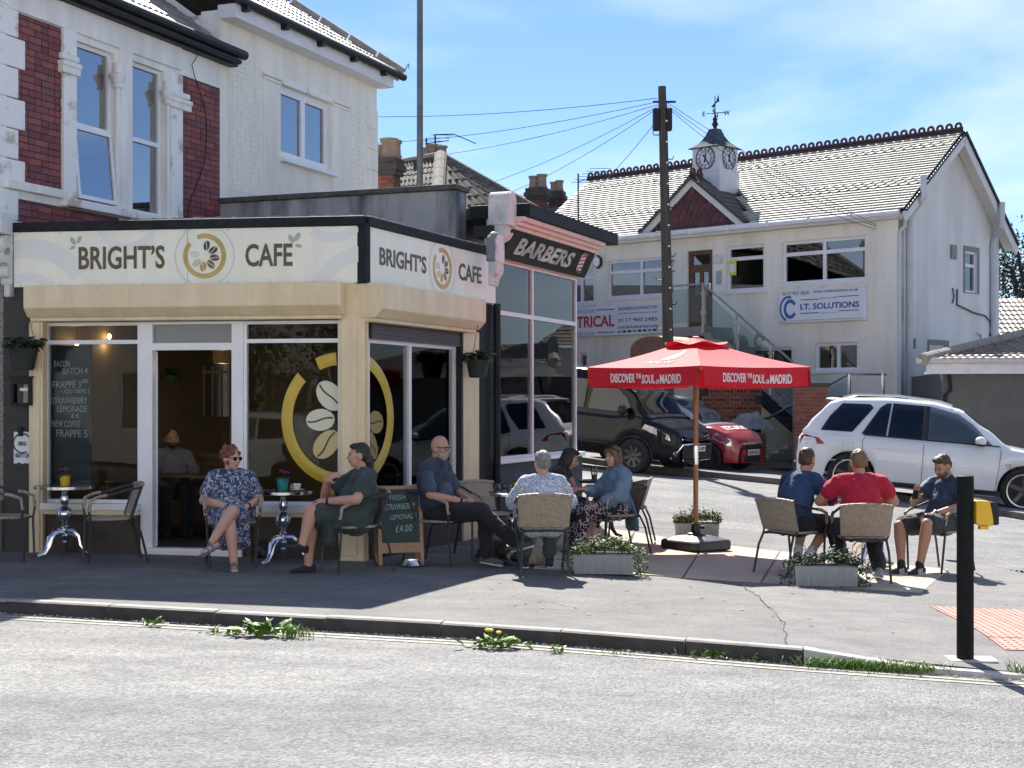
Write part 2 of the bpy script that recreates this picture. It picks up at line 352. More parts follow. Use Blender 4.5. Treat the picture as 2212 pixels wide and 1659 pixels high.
# tan concrete forecourt slabs under the parasol
CONC=M('forecourt_concrete',(.50,.43,.32),(.38,.33,.25),2.2,rough=.85,bump=.25,bscale=60)
fore=tag(bpy.data.objects.new('forecourt',None),kind='structure'); COL.objects.link(fore)
def lerpq(q,a,b): return [q[0][i]*(1-a)*(1-b)+q[1][i]*a*(1-b)+q[2][i]*a*b+q[3][i]*(1-a)*b for i in (0,1)]
Q=[(GP(*q).x,GP(*q).y) for q in ((1150,1228),(1992,1282),(2052,1232),(1230,1128))]
NS=5
for i in range(NS):
    for j in range(2):
        a,b,c,d=[lerpq(Q,u,v) for u,v in ((i/NS+.003,j/2+.004),((i+1)/NS-.003,j/2+.004),((i+1)/NS-.003,(j+1)/2-.004),(i/NS+.003,(j+1)/2-.004))]
        mb=MB(); n=4
        tilt=random.uniform(0,.004)
        for q in range(n):
            for r_ in range(n):
                ps=[lerpq([a,b,c,d],(q+e)/n,(r_+g)/n) for e,g in ((0,0),(1,0),(1,1),(0,1))]
                mb.add([(x,y,G(x,y)+.009+tilt) for x,y in ps],[(0,1,2,3)])
        ring=[a,b,c,d]
        for k in range(4):
            (x0,y0),(x1,y1)=ring[k],ring[(k+1)%4]
            mb.add([(x0,y0,G(x0,y0)-.02),(x1,y1,G(x1,y1)-.02),(x1,y1,G(x1,y1)+.009+tilt),(x0,y0,G(x0,y0)+.009+tilt)],[(0,1,2,3)])
        mb.build('slab',CONC,fore)
# kerb stones
KERBM=M('kerb_concrete',(.36,.34,.31),(.24,.23,.21),7,rough=.85,bump=.3,bscale=70)
KFACE=M('tarry_shaded_kerb_face',(.035,.034,.034),(.07,.066,.06),6,rough=.9,bump=.3,bscale=40)  # face colour holds tar stain plus the shade on that side
kerb=tag(bpy.data.objects.new('kerb',None),kind='structure'); COL.objects.link(kerb)
s=-9.1
while s<KL-.2:
    L=min(.915,KL-s); 
    if KL-s-L<.25: L=KL-s
    p=kline(s+.004); q=kline(s+L-.006); dz=random.uniform(-.004,.006); sh=random.uniform(-.004,.004)
    mb=MB(); prof=[(0,-.16),(0+.012,-.012),(.03,0),(.124,0),(.124,-.16)]
    vs=[];
    for e in (p,q):
        for o,z in prof:
            w=e+kn*(o+sh); vs.append((w.x,w.y,G(w.x,w.y)+z+.006+dz))
    n=5; mb.add(vs,[(i,i+1,i+1+n,i+n) for i in range(n-1)]+[(0,1,2,3,4),(9,8,7,6,5)]); mb.f=[f[::-1] for f in mb.f]
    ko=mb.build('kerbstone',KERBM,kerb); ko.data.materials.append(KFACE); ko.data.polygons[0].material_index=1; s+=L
# dropped granite kerb round the crossing
DROPM=M('dropped_kerb',(.46,.45,.43),(.36,.35,.33),9,rough=.8,bump=.2)
pts=[Vector((a1.x,a1.y)),Vector((a1.x,a1.y)).lerp(Vector((K3.x,K3.y)),.5)+Vector((.02,-.02)),Vector((K3.x,K3.y)),Vector((K3.x+1.0,K3.y-.18)),Vector((K3.x+2.2,K3.y-.42))]
for i in range(4):
    p,q=pts[i],pts[i+1]; d=(q-p).normalized(); nn=Vector((-d.y,d.x)); h0,h1=(.0 if i==0 else -.05),-.05
    vs=[]
    for e,h in ((p+d*.004,h0),(q-d*.004,h1)):
        for o,z in ((0,-.16),(.008,-.012),(.02,0),(.14,.004),(.14,-.16)):
            w=e+nn*o; vs.append((w.x,w.y,GD(w.x+.05,w.y)+z+.008+h*.2))
    mb=MB().add(vs,[f[::-1] for f in [(j,j+1,j+6,j+5) for j in range(4)]+[(0,1,2,3,4),(9,8,7,6,5)]]); mb.build('kerbstone',DROPM,kerb)
# far-side kerb of the back street pavement and its own pavement strip
FK=[GP(1225,985),GP(1330,1000),GP(1500,1018),GP(1720,1040),GP(1790,1048),GP(2300,1125)]
mb=MB(); n=len(FK)
top=[]; 
for i,p in enumerate(FK):
    top+= [(p.x,p.y,G(p.x,p.y)-KD),(p.x,p.y,G(p.x,p.y)+.02),(p.x,p.y+.15,G(p.x,p.y)+.025),(p.x+1.5,p.y+30,G(p.x,p.y)+.03)]
mb.add(top,[(i*4+j,i*4+4+j,i*4+5+j,i*4+1+j) for i in range(n-1) for j in range(3)])
tag(mb.build('pavement',PAVE2M,smooth=True,ang=30),kind='structure')
# double yellow lines, worn pale
YEL=M('worn_yellow_line',(.44,.41,.31),(.25,.245,.225),7,rough=.8,lo=.40,hi=.62,bump=.3,bscale=90)
def stripe(name,pts,w,z=.004):
    mb=MB(); L=[]
    P=[Vector((p[0],p[1])) for p in pts]; fine=[]
    for i in range(len(P)-1):
        k=max(1,int((P[i+1]-P[i]).length/.4)); fine+=[P[i].lerp(P[i+1],t/k) for t in range(k)]
    fine.append(P[-1])
    for i,p in enumerate(fine):
        t=(fine[min(i+1,len(fine)-1)]-fine[max(0,i-1)]).normalized(); nn=Vector((-t.y,t.x))
        for sgn in (-1,1):
            q=p+nn*sgn*w/2; L.append((q.x,q.y,G(q.x,q.y)-KD+z))
    mb.add(L,[(2*i,2*i+2,2*i+3,2*i+1) for i in range(len(fine)-1)]); mb.f=[f[::-1] for f in mb.f]
    return tag(mb.build(name,YEL),kind='structure')
for o in (.15,.27):
    stripe('yellow_line',[kline(-9)-kn*o,kline(KL)-kn*o,Vector((K3.x,K3.y-.03))-kn*(o-.05),Vector((K3.x+2,K3.y-.42-o*.5))],.055)
for o in (.12,.24):
    P=[Vector((p.x,p.y+o)) for p in far[::-1]]+[Vector((far[0].x+2.5,far[0].y-2.0+o))]
    stripe('yellow_line',P,.06,.006)
# asphalt channel is the road itself; gutter grit along the near kerb
grit=MB()
for i in range(900):
    s=random.uniform(-1.,KL+2.0); o=random.betavariate(1,3)*.16
    p=kline(s)-kn*o if s<KL else Vector(pts[0]).lerp(pts[2],min(1,(s-KL)/1.6))-kn*o*.8
    z=G(p.x,p.y)-KD; r=random.uniform(.003,.011)*(2.2 if random.random()<.04 else 1)
    grit.ell((p.x,p.y,z+r*.3),r*1.3,r,r*.7,5,3)
tag(grit.build('gutter_grit',M('grit',(.45,.42,.36),(.25,.22,.18),20,rough=.9)),'pale grit and crumbs lying along the road gutter','grit',kind='stuff')
# tactile paving
TACM=M('tactile_red',(.47,.26,.21),(.40,.215,.175),8,rough=.8,bump=.2)
t0=GP(2008,1312); tac=tag(bpy.data.objects.new('tactile_paving',None),kind='structure'); COL.objects.link(tac)
mb=MB().box(.003,.397,.003,.397,-.05,.010)
for i in range(6):
    for j in range(6):
        c=(.033+i*.0668,.033+j*.0668); mb.lathe([(.0125,.0102),(.0105,.0145),(.004,.0155)],8,(c[0],c[1],0))
tm=mb.build('paver',TACM,tac); 
def tacplace(o,x,y):
    sx=(GD(x+.4,y+.2)-GD(x,y+.2))/.4; sy=(GD(x+.2,y+.4)-GD(x+.2,y))/.4
    o.location=(x,y,GD(x+.2,y+.2)-.2*sx-.2*sy+.003); o.rotation_euler=(math.atan(sy),-math.atan(sx),0)
tacplace(tm,t0.x,t0.y-.4)
TE=GP(2212,1432)
for i in range(6):
    for j in range(8):
        x=t0.x+i*.4; y=t0.y-(j+1)*.4
        ylim=t0.y-2.35-.1*i
        if y<ylim or (i,j)==(0,0): continue
        o=tm.copy(); COL.objects.link(o); tacplace(o,x,y)
# drain grating
dg=GP(2160,1216); drain=thing('drain_grating','black iron drain grating in the far gutter by the black post','drain',(dg.x,dg.y,G(dg.x,dg.y)-KD),R(-28))
IRON=M('cast_iron',(.05,.05,.05),(.09,.085,.08),20,rough=.6,metal=.6)
MB().plate(-.6,.6,-.14,.14,[(-.57,.57,-.11,.11)],0,.02).xf(Matrix.Rotation(R(-90),4,'X')).build('rim',IRON,drain,loc=(0,0,.006))
for i in range(19): MB().box(-.57+i*.06,-.54+i*.06,-.112,.112,.0,.02).build('bar',IRON,drain)

CRK=M('crack_tar',(.03,.03,.03),(.06,.058,.055),20,rough=.95)
def crack(pts,w=.012):
    P=[GP(*q) for q in pts]; fine=[]
    for i in range(len(P)-1):
        for k in range(10): t=k/10; p=P[i].lerp(P[i+1],t); fine.append((p.x+random.gauss(0,.012),p.y+random.gauss(0,.02)))
    mb=MB()
    for i in range(len(fine)-1):
        (x0,y0),(x1,y1)=fine[i],fine[i+1]; ww=w*random.uniform(.3,1); d=Vector((x1-x0,y1-y0)).normalized()*ww; mb.add([(x0+d.y,y0-d.x,GD(x0,y0)+.007),(x1+d.y,y1-d.x,GD(x1,y1)+.007),(x1-d.y,y1+d.x,GD(x1,y1)+.007),(x0-d.y,y0+d.x,GD(x0,y0)+.007)],[(0,1,2,3)])
    tag(mb.build('pavement_crack',CRK),kind='structure')
crack([(1596,1263),(1640,1290),(1690,1345),(1702,1403)],.006); crack([(130,1262),(300,1275),(420,1268)],.006); crack([(1100,1310),(1180,1300),(1260,1318)],.005)

gum=[MB(),MB()]
for i in range(150):
    x=random.uniform(-6,5); y=random.uniform(11.6,15.2)-.14*(x+1); r=random.uniform(.006,.02); q=random.choice(gum); n=7
    if y<11.6-.17*x*1.0: continue
    q.add([(x+r*1.2*math.cos(2*PI*k/n)*random.uniform(.7,1.2),y+r*math.sin(2*PI*k/n)*random.uniform(.7,1.2),GD(x,y)+.0085) for k in range(n)],[tuple(range(n))])
tag(gum[0].build('gum_spots',M('old_gum',(.30,.29,.28),(.24,.23,.22),9,rough=.9)),'pale trodden gum spots scattered over the asphalt pavement','gum',kind='stuff'); tag(gum[1].build('gum_spots',M('dark_gum',(.07,.07,.07),(.09,.09,.09),9,rough=.9)),'dark trodden gum spots scattered over the asphalt pavement','gum',kind='stuff')
# ---------- cafe ----------
CX,CY=-1.54,15.3
FC=Fr(-5.31,15.9,math.atan2(-.6,3.77))          # front of the cafe, on the main road
SD=Fr(CX,CY,math.atan2(.931,.365))              # its side, running back along the side street
FL=FC.u(785)                                    # front length to the corner
BEIGE=M('beige_paint',(.82,.68,.45),(.75,.61,.39),2.5,rough=.5,bump=.06,bscale=40)
streaks(BEIGE,.16,3.5,.2)
DARKR=M('dark_brown_riser',(.035,.026,.018),(.055,.04,.028),4,rough=.55)
SIGNW=M('cream_sign_board',(.89,.89,.76),(.85,.85,.72),1.2,rough=.4)
streaks(SIGNW,.10,2.5,.15)
FELT=M('roof_felt',(.05,.05,.055),(.09,.09,.09),8,rough=.9,bump=.3)
CAPM=M('black_roof_trim',(.010,.012,.016),(.022,.025,.029),6,rough=.65,spec=.22)
cafe=thing('cafe_building','beige corner cafe with cream sign boards above its shop windows','cafe',(FC.o[0],FC.o[1],0),FC.r)
cside=bpy.data.objects.new('side_front',None)   # placeholder frame replaced below
bpy.data.objects.remove(cside)
# everything of the cafe is a child of one empty; parts on the side wall carry their own rotation
dl=SD.r-FC.r
c_loc=Vector((FL,0,0))
class PF:
    """part placer for the side wall: builds in side coordinates, stored in cafe coordinates"""
    def __init__(s,loc,rz): s.m=Matrix.Translation(loc)@Matrix.Rotation(rz,4,'Z')
    def __call__(s,mb): return mb.xf(s.m)
    def pt(s,x,y,z): return s.m@Vector((x,y,z))
SP=PF(c_loc,dl)
def rf(x0,y0,x1,y1,off=0): return FC.rect(x0,y0,x1,y1,off)
def rs(x0,y0,x1,y1,off=0): return SD.rect(x0,y0,x1,y1,off)
SL=SD.u(1062)
ZF0,ZF1,ZC=2.84,3.43,3.53
# fascia boards
fb=MB().box(-.02,FL-.03,-.05,.05,ZF0,ZF1).build('fascia_board',SIGNW,cafe)
fs_=SP(MB().box(.03,SL,-.05,.05,ZF0,ZF1)).build('fascia_board',SIGNW,cafe)
SP(MB().box(-.06,.03,-.065,.08,ZF0-.01,ZF1+.02)).build('corner_strip',CAPM,cafe)
# roof trim, with a slightly wavy pale top edge
cap=MB().box(-.04,FL+.03,-.075,.16,ZF1-.005,ZC); cap.build('roof_trim',CAPM,cafe,bevel=.015)
SP(MB().box(-.0,SL+.02,-.075,.16,ZF1-.006,ZC+.002)).build('roof_trim',CAPM,cafe,bevel=.015)
LEADM=M('weathered_trim_edge',(.40,.39,.36),(.16,.15,.14),14,rough=.7,lo=.4,hi=.62)
mb=MB()
for i in range(40):
    a=FL*.38+(FL*.62)*i/40; b=FL*.38+(FL*.62)*(i+1)/40; mb.box(a,b,-.03,.1,ZC-.01,ZC+.012+random.uniform(0,.012))
mb.build('trim_flashing',LEADM,cafe)
mb=MB()
for i in range(40):
    a=SL*i/40; b=SL*(i+1)/40; mb.box(a,b,-.03,.1,ZC-.01,ZC+.012+random.uniform(0,.012))
SP(mb).build('trim_flashing',LEADM,cafe)
# flat roof
foot=[Vector((.0,.1)),Vector((FL-.05,.1))]; q=SP.pt(SL,.1,0); foot.append(Vector((q.x,q.y))); q=SP.pt(SL,3.95,0); foot.append(Vector((q.x,q.y)))
foot.append(Vector((.05,.35)))
MB().slab([(p.x,p.y) for p in foot],3.2,3.42).build('flat_roof',FELT,cafe)
# walls above the openings and pilasters
HF=2.50
mb=MB().box(0,FL-.02,.02,.14,HF,ZF1-.02); mb.build('lintel',BEIGE,cafe)
SP(MB().box(0,SL,.02,.14,HF,ZF1-.02)).build('lintel',BEIGE,cafe)
# roller shutter boxes: profile with chamfered underside
def shbox(u0,u1,z0,z1,pl=None,dep=.24,nm='shutter_box'):
    prof=[(0.02,z1),(-dep,z1),(-dep,z0+.10),(-dep+.09,z0+.005),(.02,z0+.005)]
    n=5; vs=[(u,y,z) for u in (u0,u1) for y,z in prof]
    mb=MB().add(vs,[(i,(i+1)%n,(i+1)%n+n,i+n) for i in range(n)]+[(4,3,2,1,0),(5,6,7,8,9)])
    mb.box(u0+.02,u1-.02,-dep+.11,.0,z0-.035,z0+.01)
    if pl: pl(mb)
    return mb.build(nm,BEIGE,cafe,bevel=.01)
a,b,c,d=rf(48,617,742,690,-.2); shbox(a+.03,b-.02,2.50,ZF0-.002)
a2=SD.u(826,-.24); b2=SD.u(1050,-.24); shbox(a2,b2,2.47,ZF0-.002,SP)
# front pilasters
uL0,uL1=FC.u(68),FC.u(98); 
mb=MB().box(uL0,uL1,-.06,.14,-.3,2.47); mb.box(uL0+.05,uL1-.03,-.075,-.058,.02,2.46); mb.build('pilaster',BEIGE,cafe,bevel=.006)
uR0=FC.u(733); 
mb=MB().box(uR0,FL-.012,-.03,.14,-.3,2.86); mb.box(uR0+.03,FL-.06,-.045,-.029,.02,2.84); mb.build('pilaster',BEIGE,cafe,bevel=.006)
mb=MB().box(.0,SD.u(792)+.02,-.012,.14,-.3,2.86); mb.box(.04,SD.u(792)-.02,-.026,-.011,.02,2.84); SP(mb).build('pilaster',BEIGE,cafe,bevel=.006)
uS0,uS1=SD.u(997),SD.u(1030)
mb=MB().box(uS0,uS1,-.03,.14,-.3,2.46); SP(mb).build('pilaster',BEIGE,cafe,bevel=.006)
# quadrant moulding on the corner
MB().tube([(FL-.004,-.012,-.2),(FL-.004,-.012,2.84)],.02,8).build('corner_bead',BEIGE,cafe,smooth=True)
# shopfront of the main road: windows, door frame
yw=.05; ZT=2.46; ZSILL=.50
uA,uB,uC,uD,uE=FC.u(97,yw),FC.u(300,yw),FC.u(330,yw),FC.u(501,yw),FC.u(530,yw); uF=uR0+.005
ztr=FC.uz(200,739,yw)[1]; zdt=FC.uz(415,750,yw)[1]
gsf=glassmat('shop_glass',(.84,.89,.90),1.19)
window('shop_window',cafe,uA,uB+.02,ZSILL+.03,ZT,yw,rows=((ztr-ZSILL-.03)/(ZT-ZSILL-.03),),fw=.035,dep=.07,glass=gsf)
window('shop_window',cafe,uE-.02,uF,ZSILL+.03,ZT,yw,rows=((ztr-ZSILL-.03)/(ZT-ZSILL-.03),),fw=.035,dep=.07,glass=gsf)
FROST=glassmat('obscure_glass',(.42,.45,.46),1.5,.25,.35)
dm=MB().plate(uB+.022,uE-.022,.06,ZT,[(uC,uD,.061,zdt-.03),(uC,uD,zdt+.045,ZT-.03)],yw-.012,yw+.09).build('door_frame',WHITE,cafe,bevel=.006)
MB().box(uC-.005,uD+.005,yw+.03,yw+.04,zdt+.04,ZT-.025).build('pane',FROST,dm)
MB().box(uB+.022,uE-.022,yw-.05,yw+.12,-.15,.058).build('threshold',WHITE,cafe,bevel=.008)
for i in range(2): MB().box(uB+.03,uE-.03,yw-.065,yw-.048,.012+i*.024,.022+i*.024).build('threshold_rib',WHITE,cafe)
# inward-open door leaf, hinged on the left jamb
door=MB().plate(0,.83,.07,zdt-.04,[(.10,.73,.30,zdt-.15)],0,.055).xf(Matrix.Translation((uC+.01,yw+.1,0))@Matrix.Rotation(R(112),4,'Z')).build('door',WHITE,cafe)
MB().box(.09,.74,.02,.028,.29,zdt-.14).xf(Matrix.Translation((uC+.01,yw+.1,0))@Matrix.Rotation(R(112),4,'Z')).build('pane',gsf,door)
# sills and stall risers
for (p,q) in ((uA-.04,uB+.018),(uE-.018,uF-.002)):
    MB().box(p,q,-.07,yw+.08,ZSILL-.045,ZSILL+.028).build('sill',WHITE,cafe,bevel=.01)
    MB().box(p,q,-.05,.1,ZSILL-.09,ZSILL-.047).build('sill_board',BEIGE,cafe)
    MB().box(p+.04,q-.002,.0,.14,-.3,ZSILL-.092).build('stall_riser',DARKR,cafe)
# side shopfront
ys=.05
u0,u1=SD.u(792,ys)+.02,uS0-.06; um=SD.u(886,ys); zt2=SD.uz(886,748,ys)[1]+.06
wz=.50
window('shop_window',None,0,0,0,0,0) if False else None
def swin(name,u0,u1,z0,z1,y,cols,fw=.045,dep=.07,glass=gsf):
    hs=[]; cs=[u0]+cols+[u1]
    for i in range(len(cs)-1): hs.append((cs[i]+(fw if i==0 else fw*.7),cs[i+1]-(fw if i==len(cs)-2 else fw*.7),z0+fw,z1-fw*1.3))
    w=SP(MB().plate(u0,u1,z0,z1,hs,y,y+dep)).build(name,WHITE,cafe)
    for h in hs: SP(MB().box(h[0]-.004,h[1]+.004,y+dep*.45,y+dep*.45+.008,h[2]-.004,h[3]+.004)).build('pane',glass,w)
    return w
swin('shop_window',u0,u1,wz+.03,zt2,ys,[um])
SHM=M('shutter_brown',(.05,.042,.045),(.065,.055,.058),6,rough=.45)
zsh=SD.uz(886,690,0)[1]
mb=MB()
nl=7
for i in range(nl):
    z=zt2-.02+(2.47-zt2+.0)*i/nl; h=(2.47-zt2)/nl
    mb.box(u0-.015,u1+.055,-.008+.006*(i%2),.03,z,z+h-.004)
SP(mb).build('roller_shutter',SHM,cafe)
SP(MB().box(u1+.004,uS0-.001,-.015,.08,.5,2.46)).build('shutter_guide',BLACK,cafe)
SP(MB().box(.14,uS0-.002,-.075,ys+.08,wz-.045,wz+.028)).build('sill',WHITE,cafe,bevel=.01)
SP(MB().box(.14,uS0-.002,-.05,.1,wz-.09,wz-.047)).build('sill_board',BEIGE,cafe)
SP(MB().box(.13,uS0-.002,0,.14,-.3,wz-.092)).build('stall_riser',DARKR,cafe)
# strip of black render between the cafe and the barber, with the rain pipe
SP(MB().box(uS1+.002,SL+.06,-.0,.16,-.3,2.83)).build('end_strip',BLACK,cafe)
MB().tube([SP.pt(SL-.02,-.08,-.1),SP.pt(SL-.02,-.08,2.3),SP.pt(SL-.0,-.07,2.84)],.045,10).build('rain_pipe',BLACK,cafe,smooth=True)
for z in (.6,1.7): MB().tube([SP.pt(SL-.02,-.08,z),SP.pt(SL-.02,-.08,z+.07)],.054,10).build('pipe_collar',BLACK,cafe,smooth=True)
# interior: floor, walls, ceiling
INT=M('cafe_inner_wall',(.16,.10,.055),(.13,.085,.045),2,rough=.8)
INF=M('cafe_floor',(.10,.075,.055),(.07,.05,.04),5,rough=.5)
CEI=M('cafe_ceiling',(.55,.52,.47),(.5,.47,.42),3,rough=.9)
MB().slab([(p.x,p.y) for p in foot],.0,.05).build('floor_slab',INF,cafe)
MB().slab([(p.x,p.y) for p in foot],2.75,2.80).build('ceiling',CEI,cafe)
bw=[foot[4],foot[3]]; d=(bw[1]-bw[0]).normalized(); nrm=Vector((d.y,-d.x))
def iwall(p,q,t=.06):
    d=(q-p).normalized(); n_=Vector((d.y,-d.x))*t
    MB().slab([tuple(p),tuple(q),tuple(q+n_),tuple(p+n_)],.05,2.75).build('inner_wall',INT,cafe)
iwall(foot[4],foot[3],-.06); iwall(foot[3]-Vector((.0,.0)),foot[2]-Vector((0,.06)),-.06); iwall(Vector((.02,.16)),Vector((.07,.35)))
# chalk menu board inside the left window
CHALK=M('chalk',(.72,.74,.74),(.35,.37,.38),40,rough=.9,lo=.4,hi=.7)
BOARD=M('blackboard',(.016,.018,.022),(.028,.03,.034),5,rough=.55)
a,b,c,d=rf(106,746,197,1052,.14); mbd=MB().box(a,b,.15,.17,c,d).build('menu_board',BOARD,cafe)
def chalk(t,x0,y0,x1,y1,par=mbd,mat=CHALK,sh=.0):
    a,b,c,d=rf(x0,y0,x1,y1,.145); k=random.uniform(-.03,.03)
    text('chalk_lettering',t,mat,par,a,b,c,d,.148,bold=-.008,shear=sh,fn=lambda x,y,z:(x,y,z+(x-a)*k))
for t,x0,y0,x1,y1 in (('BACON',117,779,151,792),('BATCH 4',135,795,189,809),('FRAPPÉ 3⁵⁰',114,820,189,838),('+ ADD CREME 2',130,841,193,850),('STRAWBERRY',112,859,188,873),('LEMONADE',124,876,188,890),('£4',154,893,170,903),('NEW COFFEE',112,908,174,922),('FRAPPE 5',122,928,188,944)):
    chalk(t,x0,y0,x1,y1,sh=random.uniform(-.1,.2))
# ---- lettering of the sign boards
BRN=M('brown_letters',(.085,.062,.025),(.12,.09,.04),3,rough=.45)
yb=-.052
def ftext(t,x0,y0,x1,y1,bold=.022):
    a,b,c,d=rf(x0,y0,x1,y1,-.05); return text('lettering',t,BRN,fb,a,b,c,d,yb,bold=bold)
ftext("BRIGHT’S",170,533,356,580); ftext('CAFE',530,527,632,575)
def stext(t,x0,y0,x1,y1,bold=.022):
    a,z1=SD.uz(x0,y0,-.05); b,z0=SD.uz(x1,y1,-.05); return text('lettering',t,BRN,fs_,a,b,z0,z1,yb,bold=bold,fn=lambda x,y,z:SP.pt(x,y,z))
stext("BRIGHT’S",819,533,920,592); stext('CAFE',990,567,1039,614)
a=FC.u(405,-.05); MB().box(a,a+.004,-.0525,-.05,ZF0,ZF1).build('panel_seam',LEADM,fb)
for k in range(9):
    for z in (ZF0+.02,ZF1-.02): MB().ell((.05+k*(FL-.1)/8,-.051,z),.006,.003,.006,6,4).build('screw_head',LEADM,fb)
# cup ring and beans logo
GOLD=M('gold_ring',(.42,.30,.08),(.62,.46,.16),3,rough=.4)
PALEL=M('pale_print',(.62,.65,.55),(.66,.69,.59),2,rough=.45)
LILAC=M('lilac_print',(.76,.76,.72),(.79,.79,.74),2,rough=.45)
GREYLEAF=M('grey_leaf_print',(.40,.42,.33),(.46,.47,.38),8,rough=.45)
def arc(mb,cx,cz,ro,ri,a0,a1,y,fn=None,n=40,kx=1.,th=.003):
    vs=[];fs=[]
    for i in range(n+1):
        a=R(a0+(a1-a0)*i/n)
        for r,yy in ((ri,y),(ro,y),(ro,y+th),(ri,y+th)):
            p=(cx+r*kx*math.cos(a),yy,cz+r*math.sin(a)); vs.append(fn(*p) if fn else p)
    for i in range(n):
        for j in range(4): fs.append((i*4+j,i*4+(j+1)%4,i*4+4+(j+1)%4,i*4+4+j))
    fs+=[(0,3,2,1),(n*4,n*4+1,n*4+2,n*4+3)]
    return mb.add(vs,fs)
def bean(mb,cx,cz,a,b,rot,y,fn=None,n=18,th=.003):
    vs=[]
    for yy in (y,y+th):
        for i in range(n):
            t=2*PI*i/n; x=a*math.cos(t); z=b*math.sin(t); p=(cx+x*math.cos(rot)-z*math.sin(rot),yy,cz+x*math.sin(rot)+z*math.cos(rot)); vs.append(fn(*p) if fn else p)
    return mb.add(vs,[tuple(range(n)),tuple(range(n,2*n))[::-1]]+[((i+1)%n,i,i+n,(i+1)%n+n) for i in range(n)])
def slit(mb,cx,cz,a,rot,y,w,fn=None,s=.18):
    L=[];n=8
    for i in range(n+1):
        t=-1+2*i/n; x=t*a*.9; z=s*a*math.sin(t*2.4)
        for e in (-1,1):
            zz=z+e*w; p=(cx+x*math.cos(rot)-zz*math.sin(rot),y,cz+x*math.sin(rot)+zz*math.cos(rot)); L.append(fn(*p) if fn else p)
    return mb.add(L,[(2*i,2*i+2,2*i+3,2*i+1) for i in range(n)])
BEANS=[M('bean_dark',(.07,.05,.03)),M('bean_dark2',(.09,.062,.03)),M('bean_brown',(.12,.08,.04)),M('bean_tan',(.20,.14,.06)),M('bean_gold',(.52,.36,.08)),M('bean_pale',(.62,.60,.40)),M('bean_faint',(.70,.71,.58))]
def logo(par,cx,cz,r,y,fn,kx):
    m=MB(); arc(m,cx,cz,r*1.02,r*.80,140-360,112,y-.001,fn,56,kx)
    w=arc(MB(),cx,cz,r*1.42,r*1.36,0,360,y-.0006,fn,48,kx,.0008); w.build('halo_print',PALEL,par)
    m.build('cup_ring',GOLD,par,smooth=True)
    for i,(an,mt) in enumerate(zip((78,32,-10,-52,-98,-140,170),BEANS)):
        x=cx+r*.48*kx*math.cos(R(an)); z=cz+r*.48*math.sin(R(an)); q=bean(MB(),x,z,r*.23,r*.145,R(an),y-.001,fn).build('bean',mt,par)
        slit(MB(),x,z,r*.23,R(an),y-.0016,r*.014,fn).build('bean_slit',SIGNW,q)
a,z=FC.uz(442,553,-.05); logo(fb,a,z,.232,yb,None,1.)
a,z=SD.uz(955,580,-.05); logo(fs_,a,z,.232,yb,lambda x,y,z:SP.pt(x,y,z),1.12)
for (vx,vy,s) in ((158,521,1),(171,518,.9),(157,535,.7),(629,516,-1),(642,512,-1.1),(645,531,-.8)):
    a,z=FC.uz(vx,vy,-.05); an={158:125,171:60,157:205,629:120,642:55,645:-15}[vx]; bean(MB(),a,z,.048*abs(s),.024*abs(s),R(an),yb-.001).build('leaf_print',GREYLEAF,fb)
# faint plate-like rings printed on the board, clipped by its edges
def cliparc(vx,vy,ro,ri,a0,a1):
    a,z=FC.uz(vx,vy,-.05); mb=MB(); n=60
    for i in range(n):
        q=[]
        for t,r in ((i,ri),(i+1,ri),(i+1,ro),(i,ro)):
            an=R(a0+(a1-a0)*t/n); q.append((min(FL-.04,max(-.015,a+r*math.cos(an))),yb-.0004,min(ZF1-.01,max(ZF0+.006,z+r*math.sin(an)))))
        us=[p[0] for p in q]; zs=[p[2] for p in q]
        if max(us)-min(us)<1e-4 or max(zs)-min(zs)<1e-4: continue
        mb.add(q,[(0,1,2,3)])
    mb.build('plate_print',LILAC,fb)
cliparc(60,690,.86,.66,38,120); cliparc(60,690,.50,.40,50,120); cliparc(275,470,.36,.27,200,340); cliparc(800,680,.72,.56,60,150); cliparc(720,440,.40,.30,230,320)
# gold cup ring and beans stuck on the glass round the corner
YG=ys+.018
u_c,z_c=FC.uz(735,905,YG); RG=(FC.uz(735,760,YG)[1]-FC.uz(735,1048,YG)[1])/2
m=MB(); glF=M('glass_ring_print',(.50,.35,.03),(.64,.46,.06),2,rough=.35)
rr=(u_c-FC.u(608,YG))
def ringfilm(par,fn,cx,cz,rx,a0,a1,y):
    # tube-like relief: three concentric bands with a raised middle
    mb=MB(); n=44; prof=[(1.0,0),(.97,-.006),(.90,-.012),(.84,-.006),(.81,0)]; vs=[];fs=[]
    for i in range(n+1):
        a=R(a0+(a1-a0)*i/n)
        for r,dy in prof: vs.append(fn(cx+rx*r*math.cos(a),y+dy,cz+RG*r*math.sin(a)))
    for i in range(n):
        for j in range(4): fs.append((i*5+j,i*5+5+j,i*5+6+j,i*5+1+j))
    return mb.add(vs,fs).build('cup_ring_film',glF,par,smooth=True,ang=80)
ringfilm(cafe,lambda x,y,z:(x,y,z),u_c,z_c,rr*1.0,136,262,YG); 
